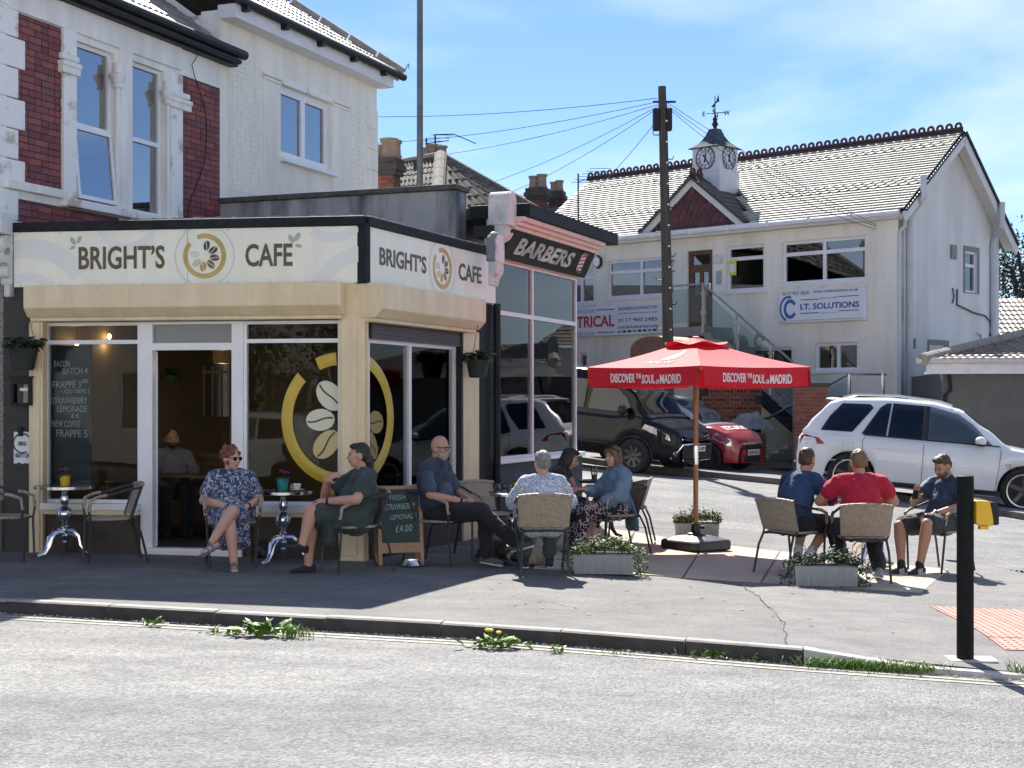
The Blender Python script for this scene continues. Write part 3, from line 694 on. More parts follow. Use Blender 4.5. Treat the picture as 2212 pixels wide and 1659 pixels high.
# upper stub right of the gap
ringfilm(cafe,lambda x,y,z:(x,y,z),u_c,z_c,rr*1.0,94,115,YG)
us_c,zs_c=SD.uz(771,905,YG); rs_=(SD.u(850,YG)-us_c); zt_=SD.uz(790,757,YG)[1]; 
ringfilm(cafe,lambda x,y,z:SP.pt(x,y,z),us_c,z_c,rs_,-78,78,YG)
CREAMF=M('cream_bean_film',(.70,.70,.55),(.66,.66,.50),3,rough=.4); YELF=M('yellow_bean_film',(.60,.50,.22),(.56,.46,.2),3,rough=.4); TANF=M('tan_bean_film',(.34,.22,.06),(.30,.19,.05),3,rough=.4)
SLM=M('bean_slit_dark',(.05,.06,.03))
for vx,vy,a,b,rot,mt in ((712,855,.175,.125,-52,CREAMF),(692,907,.155,.115,3,CREAMF),(705,960,.175,.118,48,YELF)):
    u,z=FC.uz(vx,vy,YG); q=bean(MB(),u,z,a,b,R(rot),YG).build('bean_film',mt,cafe); slit(MB(),u,z,a,R(rot),YG-.002,.009,s=.12).build('bean_slit',SLM,q)
for vx,vy,a,b,rot,mt in ((806,912,.16,.12,-5,TANF),(797,962,.16,.11,-50,TANF)):
    u,z=SD.uz(vx,vy,YG); fn=lambda x,y,z:SP.pt(x,y,z); q=bean(MB(),u+.06,z,a*1.1,b,R(rot),YG,fn).build('bean_film',mt,cafe); slit(MB(),u+.06,z,a,R(rot),YG-.002,.009,fn,.12).build('bean_slit',SLM,q)
# neon OPEN sign hung inside the side window
NEON=M('unlit_neon_tube',(.75,.80,.80),(.7,.75,.76),3,rough=.3)
a,b=SD.u(913,.16),SD.u(955,.16); z1=SD.uz(930,834,.16)[1]; z0=SD.uz(930,872,.16)[1]
mb=MB(); rc=.04
loop=[]
for cx,cz,a0 in ((b-rc,z1-rc,0),(a+rc,z1-rc,90),(a+rc,z0+rc,180),(b-rc,z0+rc,270)):
    for k in range(5): t=R(a0+k*22.5); loop.append(SP.pt(cx+rc*math.cos(t),.16,cz+rc*math.sin(t)))
neon=mb.tube(loop,.006,6,closed=True).build('open_sign',NEON,cafe,smooth=True)
text('open_lettering','OPEN',NEON,neon,a+.05,b-.05,z0+.045,z1-.045,.16,bold=-.012,fn=lambda x,y,z:SP.pt(x,y,z))
for e in (.25,.75): MB().tube([SP.pt(a+(b-a)*e,.16,z1),SP.pt(a+(b-a)*e,.16,zt2)],.002,4).build('hanging_cord',NEON,neon)
# ---------- brick house and white house behind the cafe ----------
HO=4.0
HB=SD.w(0,HO); HF_=Fr(HB.x,HB.y,SD.r)
STUC=M('white_masonry_paint',(.90,.90,.87),(.84,.84,.81),1.6,rough=.75,bump=.25,bscale=45)
STUC2=M('flaking_masonry_paint',(.86,.87,.85),(.50,.46,.38),3.2,rough=.8,lo=.55,hi=.66,bump=.4,bscale=30)
STUCW=M('cream_white_render',(.91,.88,.80),(.85,.82,.74),1.1,rough=.8,bump=.3,bscale=60)
streaks(STUC,.20,2.2,.18); streaks(STUCW,.18,1.6,.14)
BRK=[M('brick_plum%d'%i,c,tuple(x*.75 for x in c),9,rough=.75,bump=.2,bscale=60) for i,c in enumerate([(.23,.068,.070),(.28,.085,.08),(.19,.065,.072),(.30,.10,.085),(.22,.085,.095)])]
MORT=M('dark_mortar',(.045,.03,.032),(.06,.045,.045),20,rough=.95)
SOOT=M('black_gutter',(.012,.014,.018),(.022,.024,.027),8,rough=.5,spec=.3)
house=thing('brick_house','terraced house with plum brick panels and white stone window surrounds','house',(HB.x,HB.y,0),SD.r)
Z1=.2977
def hz(x,y,off=0): return HF_.uz(x*Z1,y*Z1,off)         # coordinates of the first zoom
uH0=HF_.u(-2); uH1=HF_.u(475)
ze=hz(1640,470)[1]                                       # eave
uw0,uw1=hz(450,0)[0],hz(1310,0)[0]
zs0=hz(700,1500)[1]; 
w1=(hz(535,300)[0],hz(828,1200)[0]); w2=(hz(940,430)[0],hz(1190,560)[0])
zsill=hz(935,1530)[1]; zhead=hz(940,430)[1]
mb=MB().plate(uH0,uH1,2.4,ze+.02,[(w1[0],w1[1],zsill,zhead),(w2[0],w2[1],zsill,zhead)],.0,.30)
mb.build('front_wall',STUC,house)
# bricks on the two panels; zoom coordinates of the panel corners
def panel(u0,u1,z0,z1,edge,n0=0,rowh=.0755,bl=.225,y=-.012,mats=BRK,par=None,toothL=None,nm='brick',ph=.06):
    par=par or house; k=0; r=0; z=z0
    MB().box(u0-.004,u1+.004,-.003,.02,z0-.004,z1+.004).build('mortar_bed',MORT,par)
    while z<z1-.02:
        L=u0+(toothL(z) if toothL else 0); x=L-( (r%2)*bl*.5); h=min(rowh,z1-z)-.011; j=0
        while x<u1-.01:
            l=bl if (j+r)%3 else bl*.5+.0
            a=max(L,x); b=min(u1,x+l)-.011
            if b-a>.03:
                e=random.uniform(-.002,.003); MB().box(a,b,y+e,.0,z,z+h).build(nm,random.choice(mats),par); k+=1
            x+=l; j+=1
        z+=rowh; r+=1
    return k
pu0=hz(50,700)[0]; pu1=hz(448,700)[0]; pz0=hz(440,1432)[1]+.0; pz1=hz(430,205)[1]
def tooth(z):
    k=int((z-pz0)/.335); return .115 if k%2==0 else .0
nb=panel(pu0,pu1,pz0,pz1,None,toothL=tooth)
ru0=hz(1312,1000)[0]; ru1=hz(1592,1000)[0]; rz0=hz(1312,1590)[1]-.1; rz1=hz(1316,545)[1]
panel(ru0,ru1,rz0,rz1,None)
# brick band below the sill, mostly hidden by the cafe roof
zb1=hz(30,1412)[1]; panel(pu0-.05,hz(860,1590)[0],zb1-.42,zb1-.02,None)
# quoins at the near corner: flaky painted blocks
z=2.6; k=0
while z<ze-.1:
    L=.29 if k%2 else .40
    MB().box(uH0-.02,uH0+L,-.022,.02,z,min(ze,z+.325)).build('quoin',STUC2,house,bevel=.012); z+=.335; k+=1
# window surround: jambs, mullion, columns with capitals, lintel band, sill
zc_=hz(440,330)[1]
ja=hz(440,800)[0]; 
MB().box(ja,w1[0],-.05,.02,zsill-.1,zhead+.08).build('jamb',STUC2,house,bevel=.01)
MB().box(w1[1]+.07,w2[0],-.05,.02,zsill-.1,zhead+.08).build('mullion',STUC,house,bevel=.01)
MB().box(w2[1]+.09,hz(1306,800)[0],-.05,.02,zsill-.1,zhead+.02).build('jamb',STUC2,house,bevel=.01)
CAPS=[(.055,0),(.07,.02),(.06,.05),(.075,.09),(.10,.13),(.105,.17),(.07,.19),(.06,.25),(.06,.3)]
for uc in (w1[1]+.035,w2[1]+.045):
    zc2=zhead-.42; q=MB().lathe([(.036,zsill),(.036,zc2)],12,(uc,-.02,0)).build('column',STUC,house,smooth=True)
    MB().lathe(CAPS,12,(uc,-.02,zc2)).build('capital',STUC,q,smooth=True)
for a,b in ((ja-.05,w1[0]+.02),(w2[1]+.04,hz(1350,620)[0])):
    for i,(e,h) in enumerate(((.0,.07),(.03,.06),(.015,.09))): MB().box(a-e*.6,b+e*.6,-.07-e,.0,zhead-.28-i*.08,zhead-.28-i*.08+h).build('capital_band',STUC,house,bevel=.012)
MB().box(pu0-.02,w2[1]+.35,-.035,.01,zhead+.082,ze-.02).build('lintel_band',STUC,house,bevel=.004)
for a,b in ((w1[0]-.16,w1[1]+.02),(w1[1]+.02,w2[1]+.22)): MB().box(a,b,-.10,.02,zsill-.10,zsill-.0).build('stone_sill',STUC2,house,bevel=.015)
MB().box(pu0-.05,w1[0]-.17,-.06,.02,zsill-.02,zsill+.08).build('string_course',STUC,house,bevel=.012)
# two sash-like upvc windows, left bottom light tilted open
GSKY=glassmat('upper_glass',(.55,.6,.65),4.6)
BLIND=M('venetian_blind',(.62,.64,.66),(.58,.6,.62),4,rough=.7)
for i,(a,b) in enumerate((w1,w2)):
    rz=hz(640,915)[1] if i==0 else hz(1050,1020)[1]; f=(rz-zsill)/(zhead-zsill)
    w=window('window',house,a,b,zsill,zhead,.06,rows=(f,),fw=.045,dep=.07,glass=GSKY)
    if i==0:
        m=Matrix.Translation((0,.055,rz-.03))@Matrix.Rotation(R(-5.5),4,'X')@Matrix.Translation((0,0,-(rz-.03)))
        s_=MB().plate(a+.02,b-.02,zsill+.02,rz-.02,[(a+.065,b-.065,zsill+.065,rz-.065)],-.035,.012).xf(m).build('open_sash',WHITE,w)
        MB().box(a+.06,b-.06,-.015,-.008,zsill+.06,rz-.06).xf(m).build('sash_pane',GSKY,s_)
    mb=MB()
    for k in range(46): mb.box(a+.05,b-.18+.1*i,.22,.235,zsill+.06+k*.036,zsill+.06+k*.036+.026)
    mb.build('blind',BLIND,w)
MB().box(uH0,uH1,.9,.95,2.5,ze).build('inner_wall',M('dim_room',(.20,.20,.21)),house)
# eave: gutter and pantile roof
g0=hz(300,-25); GUT0=uH0-.25; GUT1=hz(1680,410)[0]+.02
MB().box(GUT0,GUT1-.06,-.13,.02,ze-.02,ze+.14).build('eave_board',SOOT,house)
MB().tube([(GUT0,-.2,ze+.16),(GUT1,-.2,ze+.14)],.065,10).build('gutter',SOOT,house,smooth=True)
MB().tube([(GUT0,-.19,ze+.05),(GUT1-.12,-.19,ze+.03)],.04,8).build('gutter_lip',SOOT,house,smooth=True)
TILE=[M('pantile%d'%i,c,tuple(x*.6 for x in c),7,rough=.45,bump=.2) for i,c in enumerate([(.30,.24,.20),(.24,.20,.175),(.34,.28,.23)])]
def roof_tiles(par,u0,u1,y0,z0,pitch,rows,tw=.24,th=.33,mats=None,clip=None,lift=.03,nm='roof_tile',maxobj=290):
    """double-roll tiles; shared mesh, one object each, the rest joined as stuff"""
    mats=mats or TILE; n=0; cp,sp=math.cos(pitch),math.sin(pitch)
    def tile():
        mb=MB(); prof=[]; k=10
        for i in range(k+1):
            t=i/k; prof.append((t*tw,.022*abs(math.sin(t*2*PI))**.7*(1 if True else 0)))
        L=th*1.12
        vs=[(x,0,h+lift) for x,h in prof]+[(x,L*cp,L*sp+h) for x,h in prof]+[(x,0,h-.004) for x,h in prof]
        m=k+1
        return mb.add(vs,[(i,i+1,i+1+m,i+m) for i in range(k)]+[(2*m+i,2*m+i+1,i+1,i) for i in range(k)])
    protos=[]
    for mt in mats:
        me=bpy.data.meshes.new(nm); t=tile(); me.from_pydata(t.v,[],t.f); me.materials.append(mt); me.shade_smooth(); me.set_sharp_from_angle(angle=R(50)); protos.append(me)
    rest=MB(); cols=int((u1-u0)/tw)
    for r in range(rows):
        for c in range(cols):
            u=u0+c*tw; y=y0+r*th*cp; z=z0+r*th*sp
            if clip and not clip(u+tw/2,y,z): continue
            if n<maxobj:
                o=link(nm,random.choice(protos),par,(u,y,z+random.uniform(-.004,.004)))
            else: t=tile(); rest.add([(p[0]+u,p[1]+y,p[2]+z) for p in t.v],t.f)
            n+=1
    if rest.v: tag(rest.build('roof_tiles',mats[0],par,smooth=True,ang=50),kind='stuff')
ztop=ze+.2
MB().add([(GUT0,-.1,ze+.13),(uH1,-.1,ze+.13),(uH1,3.4,ze+.13+3.5*math.tan(R(36))),(GUT0,3.4,ze+.13+3.5*math.tan(R(36)))],[(0,1,2,3)]).build('roof_underlay',SOOT,house)
roof_tiles(house,GUT0,uH1,-.16,ze+.16,R(36),12,clip=lambda u,y,z:z<ze+1.9)
# gable wall down to the ground on the main road side, pebble-dashed
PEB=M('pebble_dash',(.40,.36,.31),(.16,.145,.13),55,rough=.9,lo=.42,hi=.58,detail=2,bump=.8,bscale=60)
gable=Fr(FC.o[0],FC.o[1],FC.r)
gw=MB()
A=FC.w(-.055,.03); B=FC.w(-6,.03); b_=[Vector((A.x,A.y)),Vector((B.x,B.y))]
hinv=Matrix.Rotation(-SD.r,4,'Z')@Matrix.Translation((-HB.x,-HB.y,0))
def toH(p): return hinv@Vector(p)
for z0,z1 in ((0,ze+.1),):
    pts4=[FC.w(-.17,.03),FC.w(-6,.03),FC.w(-6,.35),FC.w(-.17,.35)]
    gw.slab([tuple(toH((p.x,p.y,0)))[:2] for p in pts4],z0,3.42)
    pts4=[FC.w(-.40,.03),FC.w(-6,.03),FC.w(-6,.35),FC.w(-.40,.35)]
    gw.slab([tuple(toH((p.x,p.y,0)))[:2] for p in pts4],3.42,z1)
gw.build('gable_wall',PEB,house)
gb=[FC.w(-.17,-.02),FC.w(-6,-.02),FC.w(-6,.03),FC.w(-.17,.03)]
MB().slab([tuple(toH((p.x,p.y,0)))[:2] for p in gb],0,.55).build('plinth',M('dark_plinth',(.10,.09,.085),(.07,.065,.06),5,rough=.8),house)
st=[FC.w(-.169,.0),FC.w(FC.u(66),.0),FC.w(FC.u(66),.3),FC.w(-.169,.3)]
MB().slab([tuple(toH((p.x,p.y,0)))[:2] for p in st],0,3.4).build('dark_strip',M('black_brown_strip',(.03,.028,.025),(.045,.04,.035),6,rough=.6),house)  # dark strip left of the cafe pilaster
# ---- white house
uV0=uH1; uV1=HF_.u(814)
house2=thing('white_house','tall white painted house with one wide upvc window','house',tuple(HF_.w(uV0)),SD.r)
def h2(x,y,off=0):
    u,z=HF_.uz((800+x/1.843)/1.8228,(y/1.843)/1.8228,off); return u-uV0,z
ze2=h2(1260,640)[1]+.03; LW=uV1-uV0
f0=h2(560,625); f1=h2(925,1245); zt=h2(560,610)[1]; zb=h2(925,1250)[1]
hw=(f0[0],h2(925,700)[0],zb,zt)
MB().plate(0,LW,2.4,ze2+.1,[hw],0,.3).build('front_wall',STUCW,house2)
pts=[(0,.001),(0,6),(-.3,6),(-.3,.3)]
MB().box(.0,.3,.302,6.5,2.4,ze2+.05).build('side_wall',STUCW,house2)
MB().box(LW-.3,LW,.302,6.5,0,ze2+.05).build('side_wall',STUCW,house2)
MB().add([(0,.3,ze2),(0,6.5,ze2),(0,3.4,ze2+2.2)],[(0,1,2)]).build('gable_top',STUCW,house2)
w=window('window',house2,hw[0],hw[1],hw[2],hw[3],.06,cols=(.5,),fw=.11,dep=.07,glass=GSKY)
MB().box(hw[0]-.06,hw[1]+.1,-.10,.05,hw[2]-.07,hw[2]-.001).build('sill',WHITE,house2,bevel=.01)
MB().box(hw[0]+.02,hw[1]+.05,-.035,.01,hw[3]+.0,hw[3]+.10).build('head_moulding',STUC2,house2,bevel=.015)
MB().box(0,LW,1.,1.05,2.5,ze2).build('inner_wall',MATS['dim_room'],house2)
mb=MB()
for k in range(34): mb.box(hw[0]+.08,hw[1]-.08,.2,.215,hw[2]+.05+k*.038,hw[2]+.05+k*.038+.03)
mb.build('blind',BLIND,w)
# flat pilasters with little caps
for a,b in ((h2(430,800)[0],h2(555,800)[0]),(h2(930,900)[0],h2(1058,900)[0])):
    MB().box(a,b,-.022,.01,2.6,hw[3]+.03).build('pilaster',STUCW,house2,bevel=.006)
    for i in range(2): MB().box(a-.03+.02*i,b+.0-.02*i,-.06+.015*i,.0,hw[3]+.03-i*.055,hw[3]+.075-i*.055).build('pilaster_cap',STUCW,house2,bevel=.012)
# painted brickwork either side, low relief
PBR=[STUCW]
def pbrick(u0,u1,z0,z1):
    z=z0;r=0
    while z<z1-.05:
        x=u0-(r%2)*.115;j=0
        while x<u1-.03:
            l=.225 if (j+r)%3 else .115; a=max(u0,x);b=min(u1,x+l)-.008
            if b-a>.03: MB().box(a,b,-.006-random.uniform(0,.004),.002,z,z+.068).build('painted_brick',STUCW,house2)
            x+=l;j+=1
        z+=.0755;r+=1
pbrick(h2(180,900)[0],h2(425,900)[0],h2(300,1400)[1],h2(300,420)[1]); pbrick(h2(1060,1000)[0],h2(1175,1000)[0],h2(1100,1360)[1],h2(1100,760)[1])
z=2.7;k=0
while z<ze2-.5:
    a=h2(1178,800)[0]; MB().box(a+(0.07 if k%2 else 0),LW+.012,-.022,.03,z,z+.33).build('quoin',STUCW,house2,bevel=.014); z+=.34;k+=1
# eaves
sl_=.0
MB().box(-.02,LW+.1,-.26,.02,ze2-.03,ze2+.16).build('eave_board',M('white_fascia_paint',(.78,.78,.79),(.7,.7,.7),5,rough=.5),house2)
MB().tube([(-.1,-.33,ze2+.20),(LW+.35,-.33,ze2+.19)],.06,10).build('gutter',SOOT,house2,smooth=True)
for k in range(5): MB().box(.12+k*(LW-.1)/4.4,.2+k*(LW-.1)/4.4,-.36,-.255,ze2+.08,ze2+.16).build('gutter_bracket',SOOT,house2)
pit=R(35)
hipw=3.4
top_z=ze2+.18+3.6*math.tan(pit)
MB().add([(-.05,-.3,ze2+.17),(LW+.25,-.3,ze2+.17),(LW-2.8,3.3,top_z),(-.05,3.3,top_z)],[(0,1,2,3)]).build('roof_underlay',SOOT,house2)
MB().add([(LW+.25,-.3,ze2+.17),(LW+.25,6.8,ze2+.17),(LW-2.8,3.3,top_z)],[(0,1,2)]).build('hip_slope',TILE[1],house2)
roof_tiles(house2,-.05,LW+.2,-.36,ze2+.20,pit,12,clip=lambda u,y,z:u<LW+.2-(y+.3)*.85)
LICH=M('lichen_hip_tile',(.36,.33,.27),(.24,.21,.17),8,rough=.9,bump=.4)
P0=Vector((LW+.27,-.32,ze2+.22)); P1=Vector((LW-2.8,3.3,top_z+.06))
for k in range(10):
    a=P0.lerp(P1,k/10); b=P0.lerp(P1,(k+1)/10-.006); MB().tube([a,b],[.125,.135],12).build('hip_tile',LICH,house2,smooth=True)
hk=[P0+Vector((.02,-.05,.05)),P0+Vector((.05,-.08,.16)),P0+Vector((.1,-.08,.2)),P0+Vector((.13,-.08,.16)),P0+Vector((.11,-.08,.13))]
MB().tube(hk,.008,6).build('hip_iron',SOOT,house2)
MB().box(0,LW,6.5,6.7,0,ze2+.1).build('rear_wall',STUCW,house2); MB().add([(-.05,3.3,top_z),(LW-2.8,3.3,top_z),(LW+.25,6.9,ze2+.17),(-.05,6.9,ze2+.17)],[(0,1,2,3)]).build('rear_slope',TILE[1],house2)
MB().box(uH0,uH1,6.4,6.6,0,ze+.1).build('rear_wall',STUCW,house); MB().add([(GUT0,3.4,ze+.13+3.5*math.tan(R(36))),(uH1,3.4,ze+.13+3.5*math.tan(R(36))),(uH1,6.9,ze+.1),(GUT0,6.9,ze+.1)],[(0,1,2,3)]).build('rear_slope',TILE[1],house)
# chimney-free party upstand of the lower roof
ru=[(uH1-uV0-.03,.3)]
# black cable dangling down the brick panel
cab=[hz(1420,400),hz(1400,440),hz(1378,470),hz(1400,560),hz(1450,700),hz(1480,830),hz(1485,950),hz(1480,1080),hz(1465,1200),hz(1420,1330),hz(1375,1430),hz(1355,1510),hz(1350,1590)]
tag(MB().tube([HF_.w(u,-.03,z) for u,z in cab],.006,5).build('loose_cable',SOOT),'thin black cable dangling down the plum brick panel','cable')
# ---- stained grey parapet wall between cafe and barber
GREYW=M('stained_render',(.34,.355,.37),(.44,.455,.46),1.4,rough=.9,bump=.4,bscale=25)
nt,b=nodes(GREYW); tc=N(nt,'ShaderNodeTexCoord'); mp=N(nt,'ShaderNodeMapping'); mp.inputs['Scale'].default_value=(1.1,1.1,.25); Lk(nt,tc.outputs['Object'],mp.inputs[0])
no=N(nt,'ShaderNodeTexNoise',i_Scale=1.3,i_Detail=6.,i_Roughness=.6); Lk(nt,mp.outputs[0],no.inputs['Vector'])
rp=N(nt,'ShaderNodeValToRGB'); rp.color_ramp.elements[0].position=.36; rp.color_ramp.elements[1].position=.52; rp.color_ramp.elements[0].color=(.22,.23,.24,1); rp.color_ramp.elements[1].color=(1,1,1,1); Lk(nt,no.outputs[0],rp.inputs[0])
mm=N(nt,'ShaderNodeMix',data_type='RGBA',blend_type='MULTIPLY',i_0=1.); Lk(nt,b.inputs['Base Color'].links[0].from_socket,mm.inputs['A']); Lk(nt,rp.outputs[0],mm.inputs['B']); Lk(nt,mm.outputs['Result'],b.inputs['Base Color'])
PW=Fr(*SD.w(3.55,.31)[:2],SD.r-PI/2)     # runs from the street back to the house: x negative = towards house
pw=thing('parapet_wall','water-stained grey rendered parapet wall between cafe roof and barber shop','wall',(PW.o[0],PW.o[1],0),PW.r)
zp1=PW.uz(985,398)[1]; zp0=PW.uz(470,437)[1]; um=PW.u(985); ul=-3.68
MB().prism([(ul,2.0),(um,2.0),(um,zp1-.07),(ul,zp0-.02)],0,.34).build('wall',GREYW,pw,bevel=.01)
cop=MB().prism([(ul,zp0-.02),(um+.03,zp1-.068),(um+.03,zp1),(ul,zp0+.05)],-.05,.39).build('coping',M('dark_coping',(.07,.068,.065),(.13,.125,.115),9,rough=.95,bump=.5),pw,bevel=.012)
# ---------- barber shop ----------
UB0,UB1=SL+.07,SD.u(1249)
bb=SD.w(UB0)
barber=thing('barber_shop','single-storey barber shop with big windows and raked black sign','shop',(bb.x,bb.y,0),SD.r)
def bu(x,off=0): return SD.u(x,off)-UB0
def bz(x,y,off=0): return SD.uz(x,y,off)[1]
LB=UB1-UB0
PINK=M('pale_pink_paint',(.80,.58,.50),(.72,.50,.43),5,rough=.6,bump=.2)
PINKW=M('pink_white_frame',(.82,.76,.80),(.76,.70,.74),5,rough=.4)
TEAL=M('dark_teal_render',(.022,.032,.038),(.035,.045,.05),6,rough=.7,bump=.25,bscale=60)
zsB=bz(1150,990); zhB=bz(1150,580,.03); zrB=bz(1150,686,.03)
MB().box(-.02,LB+.10,-.03,.2,-.3,zsB-.03).build('stall_riser',TEAL,barber)
MB().box(.0,LB+.14,-.07,.2,zsB-.03,zsB+.03).build('sill',WHITE,barber,bevel=.01)
um=bu(1150,.03)
gb_=glassmat('barber_glass',(.94,.96,.96),1.38)
hs=[]
w=MB()
fw=.035
cs=[0.03,um,LB]
for i in range(2):
    for a,b in ((zsB+.03,zrB),(zrB,zhB)): hs.append((cs[i]+fw*(1 if i==0 else .8),cs[i+1]-fw*(1.3 if i else .8),a+fw*.8,b-fw*.8))
bw=MB().plate(0,LB,zsB+.03,zhB,hs,.02,.09).build('window_frame',PINKW,barber)
for h in hs: MB().box(h[0],h[1],.05,.058,h[2],h[3]).build('pane',gb_,bw)
# far return, glazed as well
m_=Matrix.Translation((LB,.09,0))@Matrix.Rotation(R(90),4,'Z')
h2_=[(.05,1.75,zsB+.07,zrB-.03),(.05,1.75,zrB+.03,zhB-.04)]
rw=MB().plate(0,1.8,zsB+.03,zhB,h2_,.0,.06).xf(m_).build('window_frame',PINKW,barber)
for h in h2_: MB().box(h[0],h[1],.03,.036,h[2],h[3]).xf(m_).build('pane',gb_,rw)
MB().box(LB-.06,LB+.1,.202,3.6,-.2,zsB-.03).build('return_riser',TEAL,barber)
BINT=M('barber_wall',(.42,.36,.31),(.36,.31,.27),2,rough=.85)
MB().box(LB-.05,LB+.06,1.9,3.9,zsB-.03,3.3).build('return_wall',BINT,barber)
MB().box(-.1,LB,3.7,3.8,0,3.3).build('back_wall',BINT,barber)
MB().box(-.06,.0,.1,3.7,0,3.3).build('party_wall',M('barber_brick_wall',(.26,.17,.12),(.2,.13,.09),6,rough=.9),barber)
MB().box(-.05,LB,.1,3.75,-.02,.22).build('floor',M('barber_floor',(.22,.22,.22),(.17,.17,.17),6,rough=.4),barber)
zrf=bz(1150,520,-.2)
MB().box(.0,LB+.12,.1,3.9,zhB+.02,zhB+.1).build('ceiling',CEI,barber)
MB().box(.36,LB+.12,-.0,3.9,zhB+.55,zhB+.70).build('flat_roof',FELT,barber)
MB().box(0,LB+.06,-.02,.1,zhB+.001,zhB+.56).build('sign_backing',PINK,barber)
# raked sign board
zt=[bz(1108,499,-.34),bz(1286,544,-.34)]; zb=[bz(1084,559,-.1),bz(1263,598,-.1)]
ztm=sum(zt)/2; zbm=sum(zb)/2; ubl,ubr=bu(1084,-.1),bu(1263,-.1); utl,utr=bu(1108,-.34),bu(1286,-.34)
def rk(x,y,z):
    """x,z in 0..1 over the board"""
    u=(ubl+(utl-ubl)*z)*(1-x)+(ubr+(utr-ubr)*z)*x; return Vector((u,-.1-.24*z+y,zbm+(ztm-zbm)*z))
SIGNB=M('gloss_black_sign',(.010,.012,.014),(.016,.018,.02),4,rough=.45,spec=.2)
c=[(0,0),(1,0),(1,1),(0,1)]
sgn=MB().add([rk(x,-.0,z) for x,z in c]+[rk(x,.03,z) for x,z in c],[(0,1,2,3),(7,6,5,4),(1,0,4,5),(2,1,5,6),(3,2,6,7),(0,3,7,4)]).build('sign_board',SIGNB,barber)
MB().add([rk(0,.03,0),rk(0,.03,1),(ubl,.0,ztm-.05)],[(0,1,2)]).add([rk(1,.03,0),rk(1,.03,1),(ubr,-.0,ztm-.05)],[(0,2,1)]).build('sign_cheek',SIGNB,barber)
SILV=M('brushed_silver_letters',(.82,.82,.80),(.34,.34,.34),1.4,rough=.3,metal=.55,lo=.4,hi=.62)
text('lettering','BARBERS',SILV,sgn,.085,.755,.20,.80,-.004,bold=.03,shear=.25,fn=lambda x,y,z:rk(x,y,z),thick=.012)
# barber pole on the board
POLW=M('pole_white',(.85,.82,.83)); POLR=M('pole_red',(.62,.04,.07)); CHR=M('chrome',(.78,.78,.78),(.7,.7,.7),8,rough=.12,metal=1.)
px0,px1=.845,.90
q=MB().add([rk(px0,-.012,.20),rk(px1,-.012,.20),rk(px1,-.012,.82),rk(px0,-.012,.82),rk(px0,-.001,.2),rk(px1,-.001,.2),rk(px1,-.001,.82),rk(px0,-.001,.82)],[(0,1,2,3),(1,0,4,5),(2,1,5,6),(3,2,6,7),(0,3,7,4)]).build('barber_pole',POLW,sgn)
for k in range(4):
    z=.24+k*.15; MB().add([rk(px0,-.014,z),rk(px1,-.014,z+.07),rk(px1,-.014,z+.145),rk(px0,-.014,z+.075)],[(0,1,2,3)]).build('pole_stripe',POLR,q)
for z0,z1 in ((.12,.21),(.81,.91)): MB().add([rk(px0-.008,-.02,z0),rk(px1+.008,-.02,z0),rk(px1+.008,-.02,z1),rk(px0-.008,-.02,z1)],[(0,1,2,3)]).build('pole_cap',CHR,q)
# cornice and black roof edge
zc0=ztm+.0; 
for i,(dy,h) in enumerate(((-.36,.05),(-.41,.05),(-.47,.06))): MB().box(utl+.06,utr+.03+.03*i,dy,.0,zc0+.001+sum((.05,.05,.06)[:i]),zc0+sum((.05,.05,.06)[:i+1])).build('cornice_band',PINK,barber,bevel=.008)
MB().box(utl+.12,LB+.30,-.52,.3,zc0+.165,zc0+.33).build('roof_edge',CAPM,barber,bevel=.01)
# consoles: tall pedestal with rounded top and scroll, and the smaller lilac one
CONS=M('cracked_console_paint',(.70,.70,.68),(.45,.45,.44),5,rough=.85,bump=.5,bscale=12)
CONF=M('pale_console_front',(.80,.70,.66),(.66,.57,.54),4,rough=.8,bump=.3)
CONG=M('dark_stained_console',(.16,.18,.19),(.26,.28,.29),4,rough=.9,bump=.5,bscale=14)
CONP=M('flaking_pink_paint',(.76,.68,.70),(.42,.38,.38),9,rough=.85,lo=.5,hi=.6,bump=.3)
def console(u0,u1,y0,y1,z0,z1,mat,face,nm='console'):
    r=(u1-u0)/2; n=10; poly=[(u0,z0),(u1,z0),(u1,z1-r*.7)]+[((u0+u1)/2+r*math.cos(R(a)),z1-r*.7+r*.7*math.sin(R(a))) for a in range(10,180,20)]+[(u0,z1-r*.7)]
    c=MB().prism(poly,y0+.012,y1).build(nm,mat,barber,bevel=.012)
    MB().prism([( (u0+u1)/2+(x-(u0+u1)/2)*.94,z0+(z-z0)*.98) for x,z in poly],y0,y0+.013).build('console_face',face,c); return c
ua,ub=bu(1096,-.32),bu(1113,-.32); z1=bz(1104,413,-.32); z0=bz(1104,487,-.32)
console(ua,ub,-.34,-.06,z0,z1,CONS,CONF)
def corbel(ua,ub,z,k,dep,mat,face,yb=0.):
    # carved S-shaped bracket: profile in y,z extruded along the front
    pr=[(.0,0),(-1.,0),(-1.,-.12),(-.93,-.2),(-.97,-.34),(-.86,-.5),(-.62,-.64),(-.42,-.76),(-.36,-.9),(-.42,-1.0),(-.30,-1.12),(0,-1.12)]
    n=len(pr); vs=[(u,yb+y*dep,z+zz*k) for u in (ua,ub) for y,zz in pr]
    c=MB().add(vs,[(q,(q+1)%n,(q+1)%n+n,q+n) for q in range(n)]+[tuple(range(n))[::-1],tuple(range(n,2*n))]).build('corbel',mat,barber,bevel=.008)
    for q in range(3):
        u=ua+(ub-ua)*(.2+.3*q); MB().tube([(u,yb+y*dep-.006,z+zz*k) for y,zz in pr[2:9]],(ub-ua)*.10,8).build('corbel_flute',face,c,smooth=True)
corbel(ua+.02,ub-.02,z0+.002,.30,.30,CONS,CONF)
